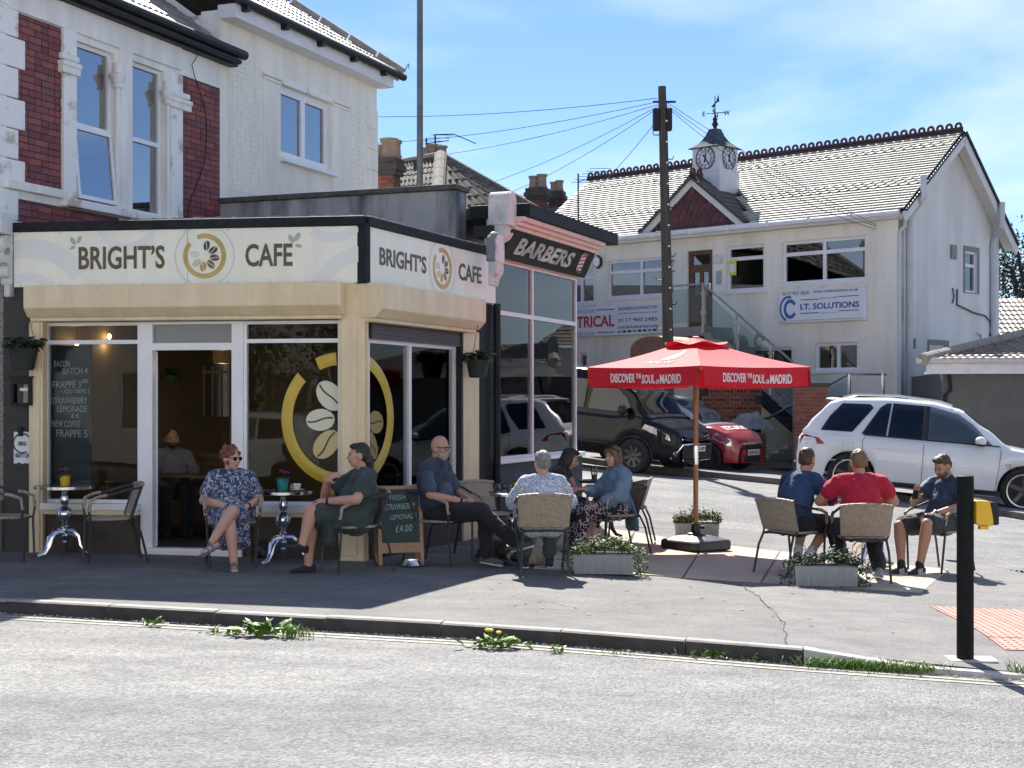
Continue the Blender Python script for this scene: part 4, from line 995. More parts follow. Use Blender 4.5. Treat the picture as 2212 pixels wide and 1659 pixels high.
ua,ub=bu(1068,-.36),bu(1087,-.36); z1=bz(1077,505,-.36); z0=bz(1077,566,-.36)
console(ua,ub,-.38,-.25,z0,z1,CONG,CONP)
MB().ell(((ua+ub)/2,-.31,z1),.1,.05,.03,12,6).build('bird_lime',M('lime_white',(.75,.75,.72)),barber,smooth=True)
corbel(ua+.02,ub-.02,z0+.002,.26,.10,CONS,CONP,-.27)
# hopper head
MB().box(-.42,-.08,-.14,.10,bz(1030,510),bz(1030,485)).build('rain_hopper',BLACK,barber)
# interior: column, barber chairs, mirror bar
MB().box(bu(1190,.6),bu(1206,.6),.55,.66,.2,zhB).build('inner_column',WHITE,barber)
MB().box(bu(1102,.9),bu(1109,.9),.9,.95,1.0,2.2).build('mirror_edge',CHR,barber)
MB().box(.05,LB-.3,3.55,3.69,1.1,2.2).build('mirror',M('mirror_glass',(.5,.55,.58),(.45,.5,.53),2,rough=.05,metal=1.),barber)
OPENB=M('open_sign_blue',(.03,.06,.11),(.04,.07,.12),4,rough=.4)
a,b=bu(1196,.12),bu(1217,.12); z1=bz(1207,823,.12); z0=bz(1207,860,.12)
os_=MB().box(a,b,.10,.106,z0,z1).build('open_notice',OPENB,barber,bevel=.004)
text('notice_lettering','YES, WE’RE',WHITE,os_,a+.02,b-.02,z1-.10,z1-.045,.099,bold=.01); text('notice_lettering','OPEN',WHITE,os_,a+.02,b-.02,z0+.05,z1-.13,.099,bold=.03)
def waitchair(u,y):
    c=thing('waiting_chair',None,'chair'); return c
for k,(vx,yy) in enumerate(((1078,1.1),(1112,1.3))):
    o=SD.w(SD.u(vx,yy),yy,.22)
    t=thing('waiting_chair','chrome framed waiting chair %s inside the barber window'%('nearer the rain pipe' if k==0 else 'nearer the inner column'),'chair',tuple(o),SD.r+R(180))
    for sx in (-.24,.24): MB().tube([(sx,-.22,0),(sx,-.22,.62),(sx,-.18,.66),(sx,.2,.66),(sx,.24,.62),(sx,.24,0)],.012,6).build('side_frame',CHR,t,smooth=True)
    MB().tube([(-.22,.2,.45),(-.22,.25,.86),(.22,.25,.86),(.22,.2,.45)],.012,6).build('back_frame',CHR,t)
    MB().box(-.22,.22,-.22,.2,.42,.47).build('seat',BLACK,t,bevel=.01); MB().box(-.2,.2,.225,.25,.55,.84).build('backrest',BLACK,t,bevel=.01)
# ---- console, meter cupboard and poster at the left end of the cafe
WCON=M('white_console_paint',(.74,.76,.74),(.55,.56,.54),6,rough=.8,bump=.4,bscale=20)
u0=FC.u(-2); u1=FC.u(42)
co=thing('stone_console','flaking white stone console with rounded top at the left end of cafe sign','console',tuple(FC.w(u0,0,0)),FC.r)
W=u1-u0-.02
def ck(vy): return FC.uz(20,vy,-.2)[1]
r=W/2-.03
poly=[(.04,ck(505)),(W-.02,ck(505)),(W-.02,ck(470))]+[(W/2+.01+r*math.cos(R(a)),ck(470)+r*.75*math.sin(R(a))) for a in range(10,180,20)]+[(.04,ck(470))]
MB().prism(poly,-.3,.03).build('head',WCON,co,bevel=.012)
for k,(vy,rr,yy) in enumerate(((528,.11,-.14),(550,.09,-.12),(585,.07,-.08))): MB().tube([(.05,yy,ck(vy)),(W-.05-.0,yy,ck(vy))],rr,14).build('scroll',WCON,co,smooth=True)
MB().box(.10,W-.04,-.10,.03,ck(640),ck(610)).build('foot',WCON,co,bevel=.02)
MB().box(.06,W-.03,-.07,.028,ck(612),ck(500)).build('back_block',WCON,co)
mc=thing('meter_cupboard','dark glass-fronted cupboard on the wall left of cafe pilaster','cupboard',tuple(FC.w(FC.u(22,-.12),-.12)),FC.r)
a=FC.u(66,-.12)-FC.u(22,-.12); z1=FC.uz(40,816,-.12)[1]; z0=FC.uz(40,876,-.12)[1]
MB().plate(0,a,z0,z1,[(.03,a-.03,z0+.03,z1-.07)],0,.11).build('case',BLACK,mc); MB().box(.02,a-.02,.05,.056,z0+.02,z1-.06).build('door_glass',GLASSD,mc); MB().box(-.02,a+.02,-.01,.11,z1,z1+.015).build('lid',BLACK,mc)
MB().box(.09,.19,.04,.045,z1-.14,z1-.11).build('sticker',WHITE,mc)
PAPER=M('paper',(.80,.82,.84),(.74,.76,.78),3,rough=.8)
INK=M('dark_ink',(.04,.03,.03))
a0,a1=FC.u(28,-.03),FC.u(65,-.03); z1=FC.uz(45,932,-.03)[1]; z0=FC.uz(45,1003,-.03)[1]
po=thing('paper_poster','torn white paper poster with round logo stuck left of cafe pilaster','poster',tuple(FC.w(a0,-.012)),FC.r)
W=a1-a0; mb=MB(); n=14; top=[(i*W/n,z1-random.uniform(0,.012)) for i in range(n+1)]; bot=[(i*W/n,z0+random.uniform(0,.02)) for i in range(n,-1,-1)]
pp_=mb.prism(top+bot,0,.003).build('sheet',PAPER,po)
arc(MB(),W/2,(z0+z1)/2+.05,.11,.095,0,300,-.002).build('printed_ring',INK,pp_)
text('poster_lettering',"BRIGHT’S CAFE",INK,pp_,.02,W-.01,z0+.07,z0+.12,-.001,bold=.01); text('poster_lettering','HIRING',INK,pp_,.05,W-.05,(z0+z1)/2+.02,(z0+z1)/2+.07,-.001,bold=.01)
cl=MB().box(-.02,.02,-.02,.02,-.05,.05).xf(Matrix.Translation((W*.45,-.02,z1))).build('clip',BLACK,po)
# ---------- clock building ----------
IF=Fr(8.88,34.0,math.atan2(-.674,.738))
it=thing('clock_building','cream rendered two-storey building with slate roof and clock turret','building',(8.88,34.0,-1.3),IF.r)
BZ=1.3                                       # building base below z=0; local z = world z + .6
def iu(x,off=0): return IF.u(x,off)
def ip(x,y,off=0): u,z=IF.uz(x,y,off); return u,z+BZ
def irect(x0,y0,x1,y1,off=0): a,b,c,d=IF.rect(x0,y0,x1,y1,off); return (a,b,c+BZ,d+BZ)
REND=M('cream_render',(.90,.86,.76),(.84,.80,.70),.9,rough=.9,bump=.35,bscale=30)
REND2=M('grey_render_gable',(.82,.80,.77),(.75,.73,.70),.8,rough=.9,bump=.3,bscale=30)
streaks(REND,.22,.9,.16); streaks(REND2,.20,.8,.14)
ULEFT=-11.5; DEP=5.5
zE=(ip(1935,462)[1]+ip(1300,524)[1])/2; 
rW=irect(1689,523,1871,604); rM=irect(1569,533,1651,626); rD=irect(1485,543,1539,709); rL=irect(1312,564,1456,637); rLL=irect(1225,575,1283,655)
gW=irect(1760,741,1854,800); gW2=irect(1600,752,1712,840); gW3=irect(1248,762,1268,850)
MB().plate(ULEFT,0,0,zE+.05,[rW,rM,rD,rL,rLL,gW,gW2,gW3],0,.28).build('front_wall',REND,it)
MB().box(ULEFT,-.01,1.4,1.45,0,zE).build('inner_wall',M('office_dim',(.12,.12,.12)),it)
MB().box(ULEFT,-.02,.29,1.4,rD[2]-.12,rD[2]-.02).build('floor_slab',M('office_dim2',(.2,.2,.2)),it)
IG=Fr(8.88,34.0,IF.r+R(90))
gm=Matrix.Rotation(R(90),4,'Z')
zA=IG.uz(2060,300,-.02)[1]+BZ
gdep=IG.u(2158)
zE2=zE-.25
apx=gdep/2
sw=irect(0,0,1,1)
g_sm=IG.rect(2084,541,2111,634); g_lo=IG.rect(2007,744,2045,790)
g_sm=(g_sm[0],g_sm[1],g_sm[2]+BZ,g_sm[3]+BZ); g_lo=(g_lo[0],g_lo[1],g_lo[2]+BZ,g_lo[3]+BZ)
MB().plate(0.001,gdep,0,zE-.02,[g_sm,g_lo],0,.28).xf(gm).build('gable_wall',REND2,it)
pz=lambda t:zE-.02+(zA-zE)*(1-abs(t-apx)/apx)
MB().prism([(0.001,zE-.02),(gdep,zE-.02),(apx,zA-.05)],0,.28).xf(gm).build('gable_top',REND2,it)
# windows
UPV=M('office_upvc',(.82,.82,.84),(.76,.76,.78),4,rough=.4)
GO=glassmat('office_glass',(.66,.72,.74),2.7)
BL=M('vertical_blind',(.78,.80,.80),(.68,.70,.70),3,rough=.8)
def iwin(r,cols,rows,blind=True,y=.07):
    w=window('window',it,r[0],r[1],r[2],r[3],y,cols=cols,rows=rows,fw=.075,dep=.08,frame=UPV,glass=GO)
    MB().box(r[0]-.08,r[1]+.08,-.06,.06,r[2]-.06,r[2]-.001).build('window_sill',UPV,w)
    if blind:
        mb=MB(); n=int((r[1]-r[0])/.10)
        for k in range(n):
            x=r[0]+.06+(r[1]-r[0]-.1)*k/n; mb.obox(Matrix.Translation((x+.04,.19,(r[2]+r[3])/2))@Matrix.Rotation(R(35),4,'Z'),.088,.004,r[3]-r[2]-.12)
        mb.build('blind',BL,w)
    return w
iwin(rW,(.5,),(.70,),True); iwin(rM,(),(.72,)); iwin(rL,(.5,),(.68,)); iwin(rLL,(.5,),(.68,)); iwin(gW,(.52,),(),False); iwin(gW2,(),(),False); iwin(gW3,(),(),False)  # first window's blind is added, to lighten a pane that only shows reflection
MB().box(rW[0]+.05,rW[0]+.2,.28,.3,rW[2],rW[3]).build('curtain',M('pale_curtain',(.5,.52,.48)),it)
for r in (g_sm,g_lo):
    hs=[(r[0]+.06,r[1]-.06,r[2]+.06,r[2]+(r[3]-r[2])*.62),(r[0]+.06,r[1]-.06,r[2]+(r[3]-r[2])*.7,r[3]-.06)]
    w=MB().plate(r[0],r[1],r[2],r[3],hs,.06,.13).xf(gm).build('window',UPV,it)
    for h in hs: MB().box(h[0],h[1],.09,.1,h[2],h[3]).xf(gm).build('pane',GO,w)
    MB().plate(r[0]-.09,r[1]+.09,r[2]-.02,r[3]+.12,[(r[0]-.005,r[1]+.005,r[2]-.0,r[3]+.005)],-.018,.01).xf(gm).build('window_patch',M('grey_patch',(.22,.22,.22),(.3,.3,.3),8,rough=.9),w)
# yellow sticker
a,b,c,d=irect(1571,562,1588,594); MB().box(a,b,.055,.06,c,d).build('yellow_notice',M('lime_notice',(.62,.68,.10)),it); MB().box(a+.04,b-.04,.052,.056,c+.08,d-.1).build('notice_panel',PAPER,it)
# brown door
DBR=M('brown_door',(.15,.065,.03),(.11,.05,.025),4,rough=.45)
a,b,c,d=rD; hs=[(a+.16,(a+b)/2-.05,c+.85,d-.55),((a+b)/2+.05,b-.16,c+.85,d-.55),(a+.12,b-.12,d-.36,d-.10)]
dr=MB().plate(a,b,c,d,hs,.06,.13).build('door',DBR,it)
for h in hs: MB().box(h[0],h[1],.09,.1,h[2],h[3]).build('door_pane',GO,dr)
MB().box(b-.12,b-.06,.02,.06,c+.95,c+1.15).build('door_handle',CHR,dr)
u,z=ip(1553,560); MB().lathe([(.13,0),(.13,.06),(.09,.1)],18).xf(Matrix.Translation((u,0,z))@Matrix.Rotation(R(90),4,'X')).build('bulkhead_lamp',M('bulkhead_white',(.74,.74,.72)),it,smooth=True)
a,b,c,d=irect(1548,585,1559,614); MB().box(a,b,-.03,0,c,d).build('entry_panel',M('entry_steel',(.5,.5,.47),(.4,.4,.38),9,rough=.4,metal=.5),it)
u,z=ip(1293.6,566); r=.16
hx=[(u+r*math.cos(R(k*60+30))*.9,z+r*1.15*math.sin(R(k*60+30))) for k in range(6)]; ab=MB().prism(hx,-.1,0).build('alarm_box',M('alarm_dark',(.03,.05,.05)),it); MB().prism([(u+(x-u)*.82,z+(q-z)*.82) for x,q in hx],-.11,-.099).build('alarm_face',WHITE,ab)
u,z=ip(1458,575); MB().box(u-.02,u+.02,-.5,-.46,z-.2,z+.2).box(u-.01,u+.01,-.5,0,z+.12,z+.14).box(u-.01,u+.01,-.5,0,z-.14,z-.12).build('sign_bracket',BLACK,it)
# eave: soffit, fascia, white gutter
SOFF=M('white_soffit',(.74,.73,.70),(.66,.65,.62),4,rough=.6)
MB().box(ULEFT,.10,-.30,0.02,zE-.12,zE-.02).build('soffit',SOFF,it)
MB().tube([(ULEFT,-.36,zE+.02),(.22,-.36,zE+.0)],.075,10).build('gutter',UPV,it,smooth=True)
for k in range(9): MB().box(-1.0-k*1.15,-.94-k*1.15,-.44,-.29,zE-.06,zE+.07).build('gutter_bracket',UPV,it)
# plain-tile roof, front slope
zR=zA+.14; y0=-.34; z0=zE+.06; yR=apx; slope=math.atan2(zR-z0,yR-y0); SLN=math.hypot(zR-z0,yR-y0)
UL2=IF.u(1262,apx)
MB().add([(ULEFT,y0,z0-.05),(.34,y0,z0-.05),(.34,yR,zR-.05),(ULEFT,yR,zR-.05)],[(0,1,2,3)]).build('roof_deck',SOOT,it)
MB().add([(ULEFT,yR,zR-.02),(.34,yR,zR-.02),(.34,gdep+.35,zE2-.1),(ULEFT,gdep+.35,zE2-.1)],[(0,1,2,3)]).build('rear_slope',M('rear_tiles',(.2,.18,.15),(.14,.13,.11),9,rough=.8),it)
SLT=[M('pale_slate%d'%i,c,tuple(x*.8 for x in c),5,rough=.62,spec=.38,bump=.2) for i,c in enumerate([(.52,.50,.43),(.56,.54,.465),(.45,.43,.37)])]
gc=iu(1503,-.1); gw_=(iu(1612,-.1)-iu(1398,-.1))/2
def slate_geo(u,k,w=.26,e=.125,th=.034,lift=.058):
    s=k*e; cp,sp=math.cos(slope),math.sin(slope); L=e*1.5
    def P(x,t,h): return (x,y0+(s+t)*cp-h*sp,z0+(s+t)*sp+h*cp)
    scal=(k in (9,10,11,24,25)) ; a,b=u+.004,u+w-.004
    if scal: pts=[(a,.05),(u+w*.3,0),(u+w*.7,0),(b,.05)]
    else: pts=[(a,0),(b,0)]
    top=[P(x,t,lift) for x,t in pts]+[P(b,L,.004),P(a,L,.004)]; bot=[P(x,t,lift-th) for x,t in pts]
    n=len(pts)
    return top+bot,[tuple(range(n+2))]+[(n+2+i,n+3+i,i+1,i) for i in range(n-1)]
rows=int(SLN/.125); rest=[MB(),MB(),MB()]; cells=[]
for k in range(rows):
    zz=z0+k*.125*math.sin(slope); yy=y0+k*.125*math.cos(slope)
    u=.34-(.13 if k%2 else 0)
    if k%2: cells.append((k,.34-.13,.13))
    while u>ULEFT+.3:
        u-=.26; c_=u+.13
        inside=abs(c_-gc)<gw_*max(0,(1-(yy+.15)/1.75)) 
        if not inside: cells.append((k,u,.26))
vis=[c for c in cells if c[1]>-4.2 and c[0]<26]; random.shuffle(vis); chosen=set(vis[:295])
for c in cells:
    v,f=slate_geo(c[1],c[0],c[2])
    v=[(a,b+random.uniform(-.003,.003)*0,d) for a,b,d in v]
    if c in chosen: MB().add(v,f).build('slate',random.choice(SLT),it)
    else: random.choice(rest).add(v,f)
for i,r_ in enumerate(rest): tag(r_.build('slates',SLT[i],it),kind='stuff')
# crested ridge tiles
RID=M('terracotta_ridge',(.12,.05,.04),(.07,.035,.03),8,rough=.85)
def crest():
    mb=MB(); L=.24
    mb.add([(0,-.13,-.09),(L-.006,-.13,-.09),(L-.006,0,.04),(0,0,.04),(0,.13,-.09),(L-.006,.13,-.09)],[(0,1,2,3),(3,2,5,4)])
    mb.box(0,L-.006,-.03,.03,.03,.09)
    cx=L/2; loop=[(cx+.07*math.cos(R(a)),0,.12+.07*math.sin(R(a))) for a in range(-30,211,30)]
    mb.tube(loop,.035,6); return mb
cm_=bpy.data.meshes.new('ridge_tile'); t=crest(); cm_.from_pydata(t.v,[],t.f); cm_.materials.append(RID)
u=.36-.30; n=0
tu0,tu1=gc-.47,gc+.47
while u>UL2-.1: link('ridge_tile',cm_,it,(u,yR,zR+.02)); u-=.24
# barge boards on the gable
for s_,(ya,za,yb,zb) in enumerate(((-.34,zE-.02,apx,zA+.06),(gdep+.34,zE2-.1,apx,zA+.06))):
    for dx_,dz_,w_,h_,mt,nm in ((.33,-.10,.04,.24,SOFF,'barge_board'),(.34,.06,.12,.06,SOOT,'verge_slate')):
        MB().beam((dx_,ya,za+dz_),(dx_,yb,zb+dz_),w_,h_).build(nm,mt,it)
    MB().beam((.16,ya,za-.06),(.16,yb,zb-.06),.3,.03).build('verge_soffit',SOFF,it)
# pipes on the gable
PIPE=M('grey_pvc_pipe',(.60,.61,.62),(.54,.55,.56),4,rough=.5)
def gp(x,y,off=-.08): u,z=IG.uz(x,y,off); return (-off,u,z+BZ)
def gpipe(pts,r,nm='soil_pipe',mat=PIPE): return MB().tube([gp(*p) for p in pts],r,10).build(nm,mat,it,smooth=True)
gpipe([(1966,930),(1966,475),(1975,452,-.12),(1992,430,-.42),(1995,425,-.45),(1995,380,-.45)],.075)
gpipe([(2146,930),(2146,525),(2152,508,-.12),(2164,490,-.45),(2165,437,-.45)],.075)
gpipe([(1943,930,-.02),(1943,500,-.02),(1955,488,-.1),(1955,472,-.1)],.05,'rain_pipe')
for x,y in ((1966,568),(1966,690),(2146,545)): p=gp(x,y); MB().tube([(p[0],p[1],p[2]-.04),(p[0],p[1],p[2]+.04)],.09,10).build('pipe_collar',PIPE,it)
CBL=M('dark_pipe',(.12,.12,.12))
gpipe([(2068,625,-.03),(2067,658,-.03),(2102,675,-.03),(2128,682,-.03),(2140,695,-.03),(2142,715,-.03),(2138,725,-.03)],.022,'waste_pipe',CBL)
gpipe([(2058,622,-.03),(2061,640,-.03),(2058,655,-.03)],.018,'waste_pipe',CBL)
gpipe([(2110,720,-.03),(2118,722,-.03),(2120,733,-.03),(2142,738,-.03)],.022,'waste_pipe',PIPE)
p=gp(2062,540,-.05); MB().box(p[0]-.1,p[0],p[1]-.14,p[1]+.14,p[2]-.22,p[2]+.12).build('vent_box',M('vent_grey',(.2,.2,.2),(.3,.3,.3),9),it); p=gp(1972,742,-.02); MB().box(p[0]-.1,p[0]+.02,p[1]-.1,p[1]+.1,p[2]-.12,p[2]+.12).build('air_brick',M('vent_grey2',(.12,.12,.12)),it)
# front signs
SIGNG=M('white_sign_panel',(.78,.80,.84),(.74,.76,.80),2,rough=.4)
def isign(x0,y0,x1,y1,nm='shop_sign'):
    r=irect(x0,y0,x1,y1,-.12); s_=MB().box(r[0],r[1],-.12,0.0,r[2],r[3]).build(nm,SIGNG,it,bevel=.01); return s_,r
def it_text(par,t,x0,y0,x1,y1,mat,bold=.0,shear=0.):
    r=irect(x0,y0,x1,y1,-.125); return text('lettering',t,mat,par,r[0],r[1],r[2],r[3],-.122,bold=bold,shear=shear)
NAVY=M('navy_print',(.035,.06,.12)); BLUE=M('blue_print',(.05,.16,.42),(.03,.10,.30),1.2); REDP=M('red_print',(.50,.06,.05)); GREYP=M('grey_print',(.25,.28,.32))
s1,r1=isign(1206,668,1433,720)
E=lambda x,y:(1206.9+.1984*x,548.6+.1984*y)
def et(t,x0,y0,x1,y1,mat,bold=0.): it_text(s1,t,*E(x0,y0),*E(x1,y1),mat,bold)
et('ENGINEERS & CONTRACTORS',648,588,1073,590,NAVY,.0) if False else None
et('ENGINEERS & CONTRACTORS',648,583,1073,592,NAVY,.006)
et('Industrial & commercial installations & repairs',648,642,1073,638,NAVY,.0)
et('0117 960 2485',648,704,1073,724,NAVY,.004)
et('ronclarkelectrical.com',648,778,1073,796,NAVY,.004)
et('ELECTRICAL',-60,695,605,788,REDP,.03)
et('RON CLARK',170,615,390,640,GREYP,0); et('AND SONS',170,855,390,880,GREYP,0)
for k in range(8):
    x=640+k*55; a,b=ip(*E(x,848-k*3),-.124); MB().box(a,a+.12,-.124,-.12,b-.03,b+.03).build('small_logo',NAVY if k%3 else GREYP,s1)
for (x0,x1,y) in ((410,606,612),(420,606,856)):
    a,z=ip(*E(x0,y),-.124); b,_=ip(*E(x1,y-8),-.124); MB().box(a,b,-.124,-.12,z-.012,z+.012).build('rule',NAVY,s1)
s2,r2=isign(1682,629,1868,691)
Z4=lambda x,y:(1645.8+.29766*x,219.4+.29766*y)
def t2(t,x0,y0,x1,y1,mat,bold=0.): it_text(s2,t,*Z4(x0,y0),*Z4(x1,y1),mat,bold)
t2('0117 935 3820',150,1385,340,1398,NAVY,.006); t2('www.rceitsolutions.co.uk',372,1366,698,1372,NAVY,.004); t2('RON CLARK',425,1420,550,1428,GREYP,.0)
t2('I.T. SOLUTIONS',278,1468,706,1492,BLUE,.035); t2('AND SONS',428,1530,546,1534,GREYP); t2('Your Partner for all your Business IT & Communication Needs',128,1600,728,1564,NAVY,.004)
u,z=ip(*Z4(205,1500),-.124)
arc(MB(),u,z-.02,.24,.15,30,330,-.124,n=30,kx=.75).build('sign_emblem',BLUE,s2); arc(MB(),u-.05,z-.01,.31,.255,70,255,-.1245,n=24,kx=.8).build('sign_emblem',BLUE,s2)
for (x0,x1,y) in ((280,415,1440),(556,704,1415),(280,415,1538),(556,704,1518)):
    a,z=ip(*Z4(x0,y),-.124); b,_=ip(*Z4(x1,y),-.124); MB().box(a,b,-.124,-.12,z-.01,z+.01).build('rule',NAVY,s2)
# ghost letters of an old sign
for x,y in ((1580,732),(1605,728),(1640,722)):
    u,z=ip(x,y+15); arc(MB(),u,z,.22,.10,0,300,-.004,n=16,kx=.7).build('old_sign_stain',M('stain_grey',(.40,.38,.34),(.3,.28,.25),6,rough=.9),it)
# gablet with hung tiles
gA=ip(1503,392,-.25)[1]; gzE=zE+.04
gy=-.25; hw_=gw_
def gz(u): return gzE+(gA-gzE)*(1-abs(u-gc)/hw_)
PLUM=[M('plum_hung_tile%d'%i,c,tuple(x*.7 for x in c),9,rough=.8) for i,c in enumerate([(.14,.055,.055),(.11,.045,.05),(.165,.065,.06)])]
MB().prism([(gc-hw_+.1,gzE),(gc+hw_-.1,gzE),(gc,gA-.1)],gy+.05,gy+.3).build('gablet_wall',PLUM[1],it)
k=0; z=gzE+.02
while z<gA-.25:
    half=hw_*(1-(z+.16-gzE)/(gA-gzE))-.12; u=gc-half+(0 if k%2 else -.09)
    while u<gc+half-.05:
        a=max(gc-half,u); b=min(gc+half,u+.18)-.008
        if b-a>.04:
            sc_=2.5<k<9 and abs((a+b)/2-gc)<.55
            pl=[(a,z+.05),((a+b)/2,z),(b,z+.05),(b,z+.2),(a,z+.2)] if sc_ else [(a,z),(b,z),(b,z+.2),(a,z+.2)]
            m=MB().prism(pl,gy+.012,gy+.03); m.v=[(x,y+(zz-z)*.11,zz) for x,y,zz in m.v]; m.build('hung_tile',random.choice(PLUM),it)
        u+=.18
    z+=.125; k+=1
yb_=1.9
for s_ in (-1,1):
    MB().beam((gc+s_*(hw_+.06),gy-.02,gzE-.03),(gc,gy-.02,gA+.02),.05,.20,up=(0,0,1)).build('gablet_barge_board',SOFF,it)
    f=[(gc+s_*(hw_+.12),gy-.12,gzE+.06),(gc,gy-.12,gA+.13),(gc,yb_,gA+.13),(gc+s_*(hw_+.12),.15,gzE+.06)]
    MB().add(f+[(x,y,z-.05) for x,y,z in f],[(0,1,2,3),(7,6,5,4),(1,0,4,5),(3,0,4,7)]).build('gablet_roof',M('gablet_slates',(.13,.10,.085),(.08,.065,.055),14,rough=.7,bump=.6,bscale=12),it)
    # tile courses
    nrow=9
    for r_ in range(nrow):
        t=r_/nrow; t2_=(r_+1)/nrow; A_=Vector(f[0]).lerp(Vector(f[1]),t); B_=Vector(f[3]).lerp(Vector(f[2]),t); C_=Vector(f[3]).lerp(Vector(f[2]),t2_*1.0); D_=Vector(f[0]).lerp(Vector(f[1]),t2_)
        up=Vector((0,0,.035)); MB().add([A_+up,B_+up,C_+up*.2,D_+up*.2,A_,B_],[(0,1,2,3),(4,5,1,0)]).build('slate_course',MATS['gablet_slates'],it)
for k in range(6):
    if k in (2,3,4): continue
    o=link('ridge_tile',cm_,it,(gc,gy-.1+k*.3,gA+.16),(0,0,R(90)))
# turret
TW=.415; ty0=.34; tw=M('turret_white',(.72,.72,.74),(.60,.60,.62),2.2,rough=.7)
def tz(y): return IF.uz(1545,y,ty0)[1]+BZ
tzT,tzM,tzB=tz(316),tz(368),gA-.75
tl=MB().box(gc-TW-.03,gc+TW+.03,ty0-.03,ty0+2*TW+.03,tzB,tzM).build('turret_base',tw,it)
tt=MB().box(gc-TW,gc+TW,ty0,ty0+2*TW,tzM+.05,tzT+.05).build('turret',tw,it)
MB().box(gc-TW-.05,gc+TW+.05,ty0-.05,ty0+2*TW+.05,tzM,tzM+.05).build('turret_ledge',tw,it)
MB().box(gc-TW-.05,gc+TW+.05,ty0-.05,ty0+2*TW+.05,tzB-.1,gA-.42).build('lead_flashing',M('lead',(.20,.22,.25),(.28,.3,.32),5,rough=.6),it)
tc_=(gc,ty0+TW); zt0=tzT; zt1=tz(278)
prof=[(.50,0),(.505,.02),(.42,.07),(.33,.15),(.25,.27),(.18,.42),(.125,.60),(.115,.64)]
H=.53; zt1=zt0+H; mb=MB(); vs=[]
for r,h in prof:
    for sx,sy in ((-1,-1),(1,-1),(1,1),(-1,1)): vs.append((tc_[0]+sx*r,tc_[1]+sy*r,zt0+h/.64*H))
n=len(prof); fs=[(i*4+j,i*4+(j+1)%4,i*4+4+(j+1)%4,i*4+4+j) for i in range(n-1) for j in range(4)]+[(0,3,2,1),tuple(range(n*4-4,n*4))]
LEADR=M('turret_lead_roof',(.07,.085,.10),(.10,.115,.13),4,rough=.95,spec=.1)
MB().add(vs,fs).build('turret_roof',LEADR,it,smooth=True,ang=50)
# weather vane
vz=zt1; vn=MB().lathe([(.02,0),(.05,.05),(.09,.13),(.05,.2),(.07,.26),(.03,.32),(.015,.36),(.012,.85)],8,(tc_[0],tc_[1],vz)).build('weather_vane',SOOT,it,smooth=True)
for a in range(4):
    d=Vector((math.cos(R(a*90+30)),math.sin(R(a*90+30)),0)); c=Vector((tc_[0],tc_[1],vz+.42)); MB().tube([c,c+d*.24],.012,5).build('vane_arm',SOOT,vn)
    me=textmesh('NESW'[(a+3)%4],.03); q=c+d*.28+Vector((0,0,-.07)); s_=.17
    for v in me.vertices: v.co=Vector((q.x+(v.co.x*s_-.06)*1,q.y+v.co.z*s_,q.z+v.co.y*s_))
    me.materials.append(SOOT); link('vane_letter',me,vn)
c=Vector((tc_[0],tc_[1],vz+.66)); MB().add([c+Vector((.0,0,0)),c+Vector((.13,0,.05)),c+Vector((.10,0,.22)),c+Vector((.04,0,.06)),c+Vector((-.12,0,-.06)),c+Vector((-.05,0,-.1)),c+Vector((.0,.012,0)),c+Vector((.13,.012,.05)),c+Vector((.10,.012,.22)),c+Vector((.04,.012,.06)),c+Vector((-.12,.012,-.06)),c+Vector((-.05,.012,-.1))],[(0,1,2,3,4,5),(11,10,9,8,7,6)]).build('vane_figure',SOOT,vn)
# clock faces
DIAL=M('clock_dial',(.70,.71,.74),(.64,.65,.68),4,rough=.5); HAND=M('clock_black',(.02,.025,.035))
def clock(mx):
    rr=.285; cz=0
    d=MB().lathe([(rr,-.0),(rr,.02)],36).xf(mx@Matrix.Rotation(R(90),4,'X')).build('clock_face',DIAL,it)
    def fn(x,y,z): return mx@Vector((x,y,z))
    arc(MB(),0,0,rr*1.05,rr*.95,0,360,-.028,fn,36).build('dial_ring',HAND,d); arc(MB(),0,0,rr*.60,rr*.57,0,360,-.024,fn,36).build('dial_ring',HAND,d)
    for k,t in enumerate(('XII','I','II','III','IIII','V','VI','VII','VIII','IX','X','XI')):
        me=textmesh(t,-.005); xs=[v.co.x for v in me.vertices]; ys=[v.co.y for v in me.vertices]; w=max(xs)-min(xs); h=max(ys)-min(ys); sw_=min(.10,.022*len(t)+.016)
        an=-R(30*k); ca,sa=math.cos(an),math.sin(an)
        for v in me.vertices:
            x=((v.co.x-min(xs))/w-.5)*sw_; z=((v.co.y-min(ys))/h)*.085+rr*.62; y=-.026 if v.co.z>0 else -.02
            v.co=fn(x*ca-z*sa,y,x*sa+z*ca)
        me.materials.append(HAND); link('numeral',me,d)
    for L,w,an,nm in ((.25,.014,-R(145),'minute_hand'),(.15,.02,-R(10),'hour_hand')):
        ca,sa=math.cos(an),math.sin(an); P=[(-w,-.07),(w,-.07),(w*.7,L),(-w*.7,L)]
        MB().add([fn(x*ca-z*sa,yy,x*sa+z*ca) for yy in (-.036,-.03) for x,z in P],[(0,1,2,3),(7,6,5,4)]+[(i,(i+1)%4,(i+1)%4+4,i+4) for i in range(4)]).build(nm,HAND,d)
    for an in (-R(145)+PI,-R(10)+PI): bean(MB(),-.085*math.sin(an),.085*math.cos(an),.026,.026,0,-.036,fn).build('hand_tail',HAND,d)
zcl=(tzM+tzT)/2+.035
clock(Matrix.Translation((gc,ty0-.002,zcl))); clock(Matrix.Translation((gc+TW+.002,ty0+TW,zcl))@Matrix.Rotation(R(90),4,'Z'))
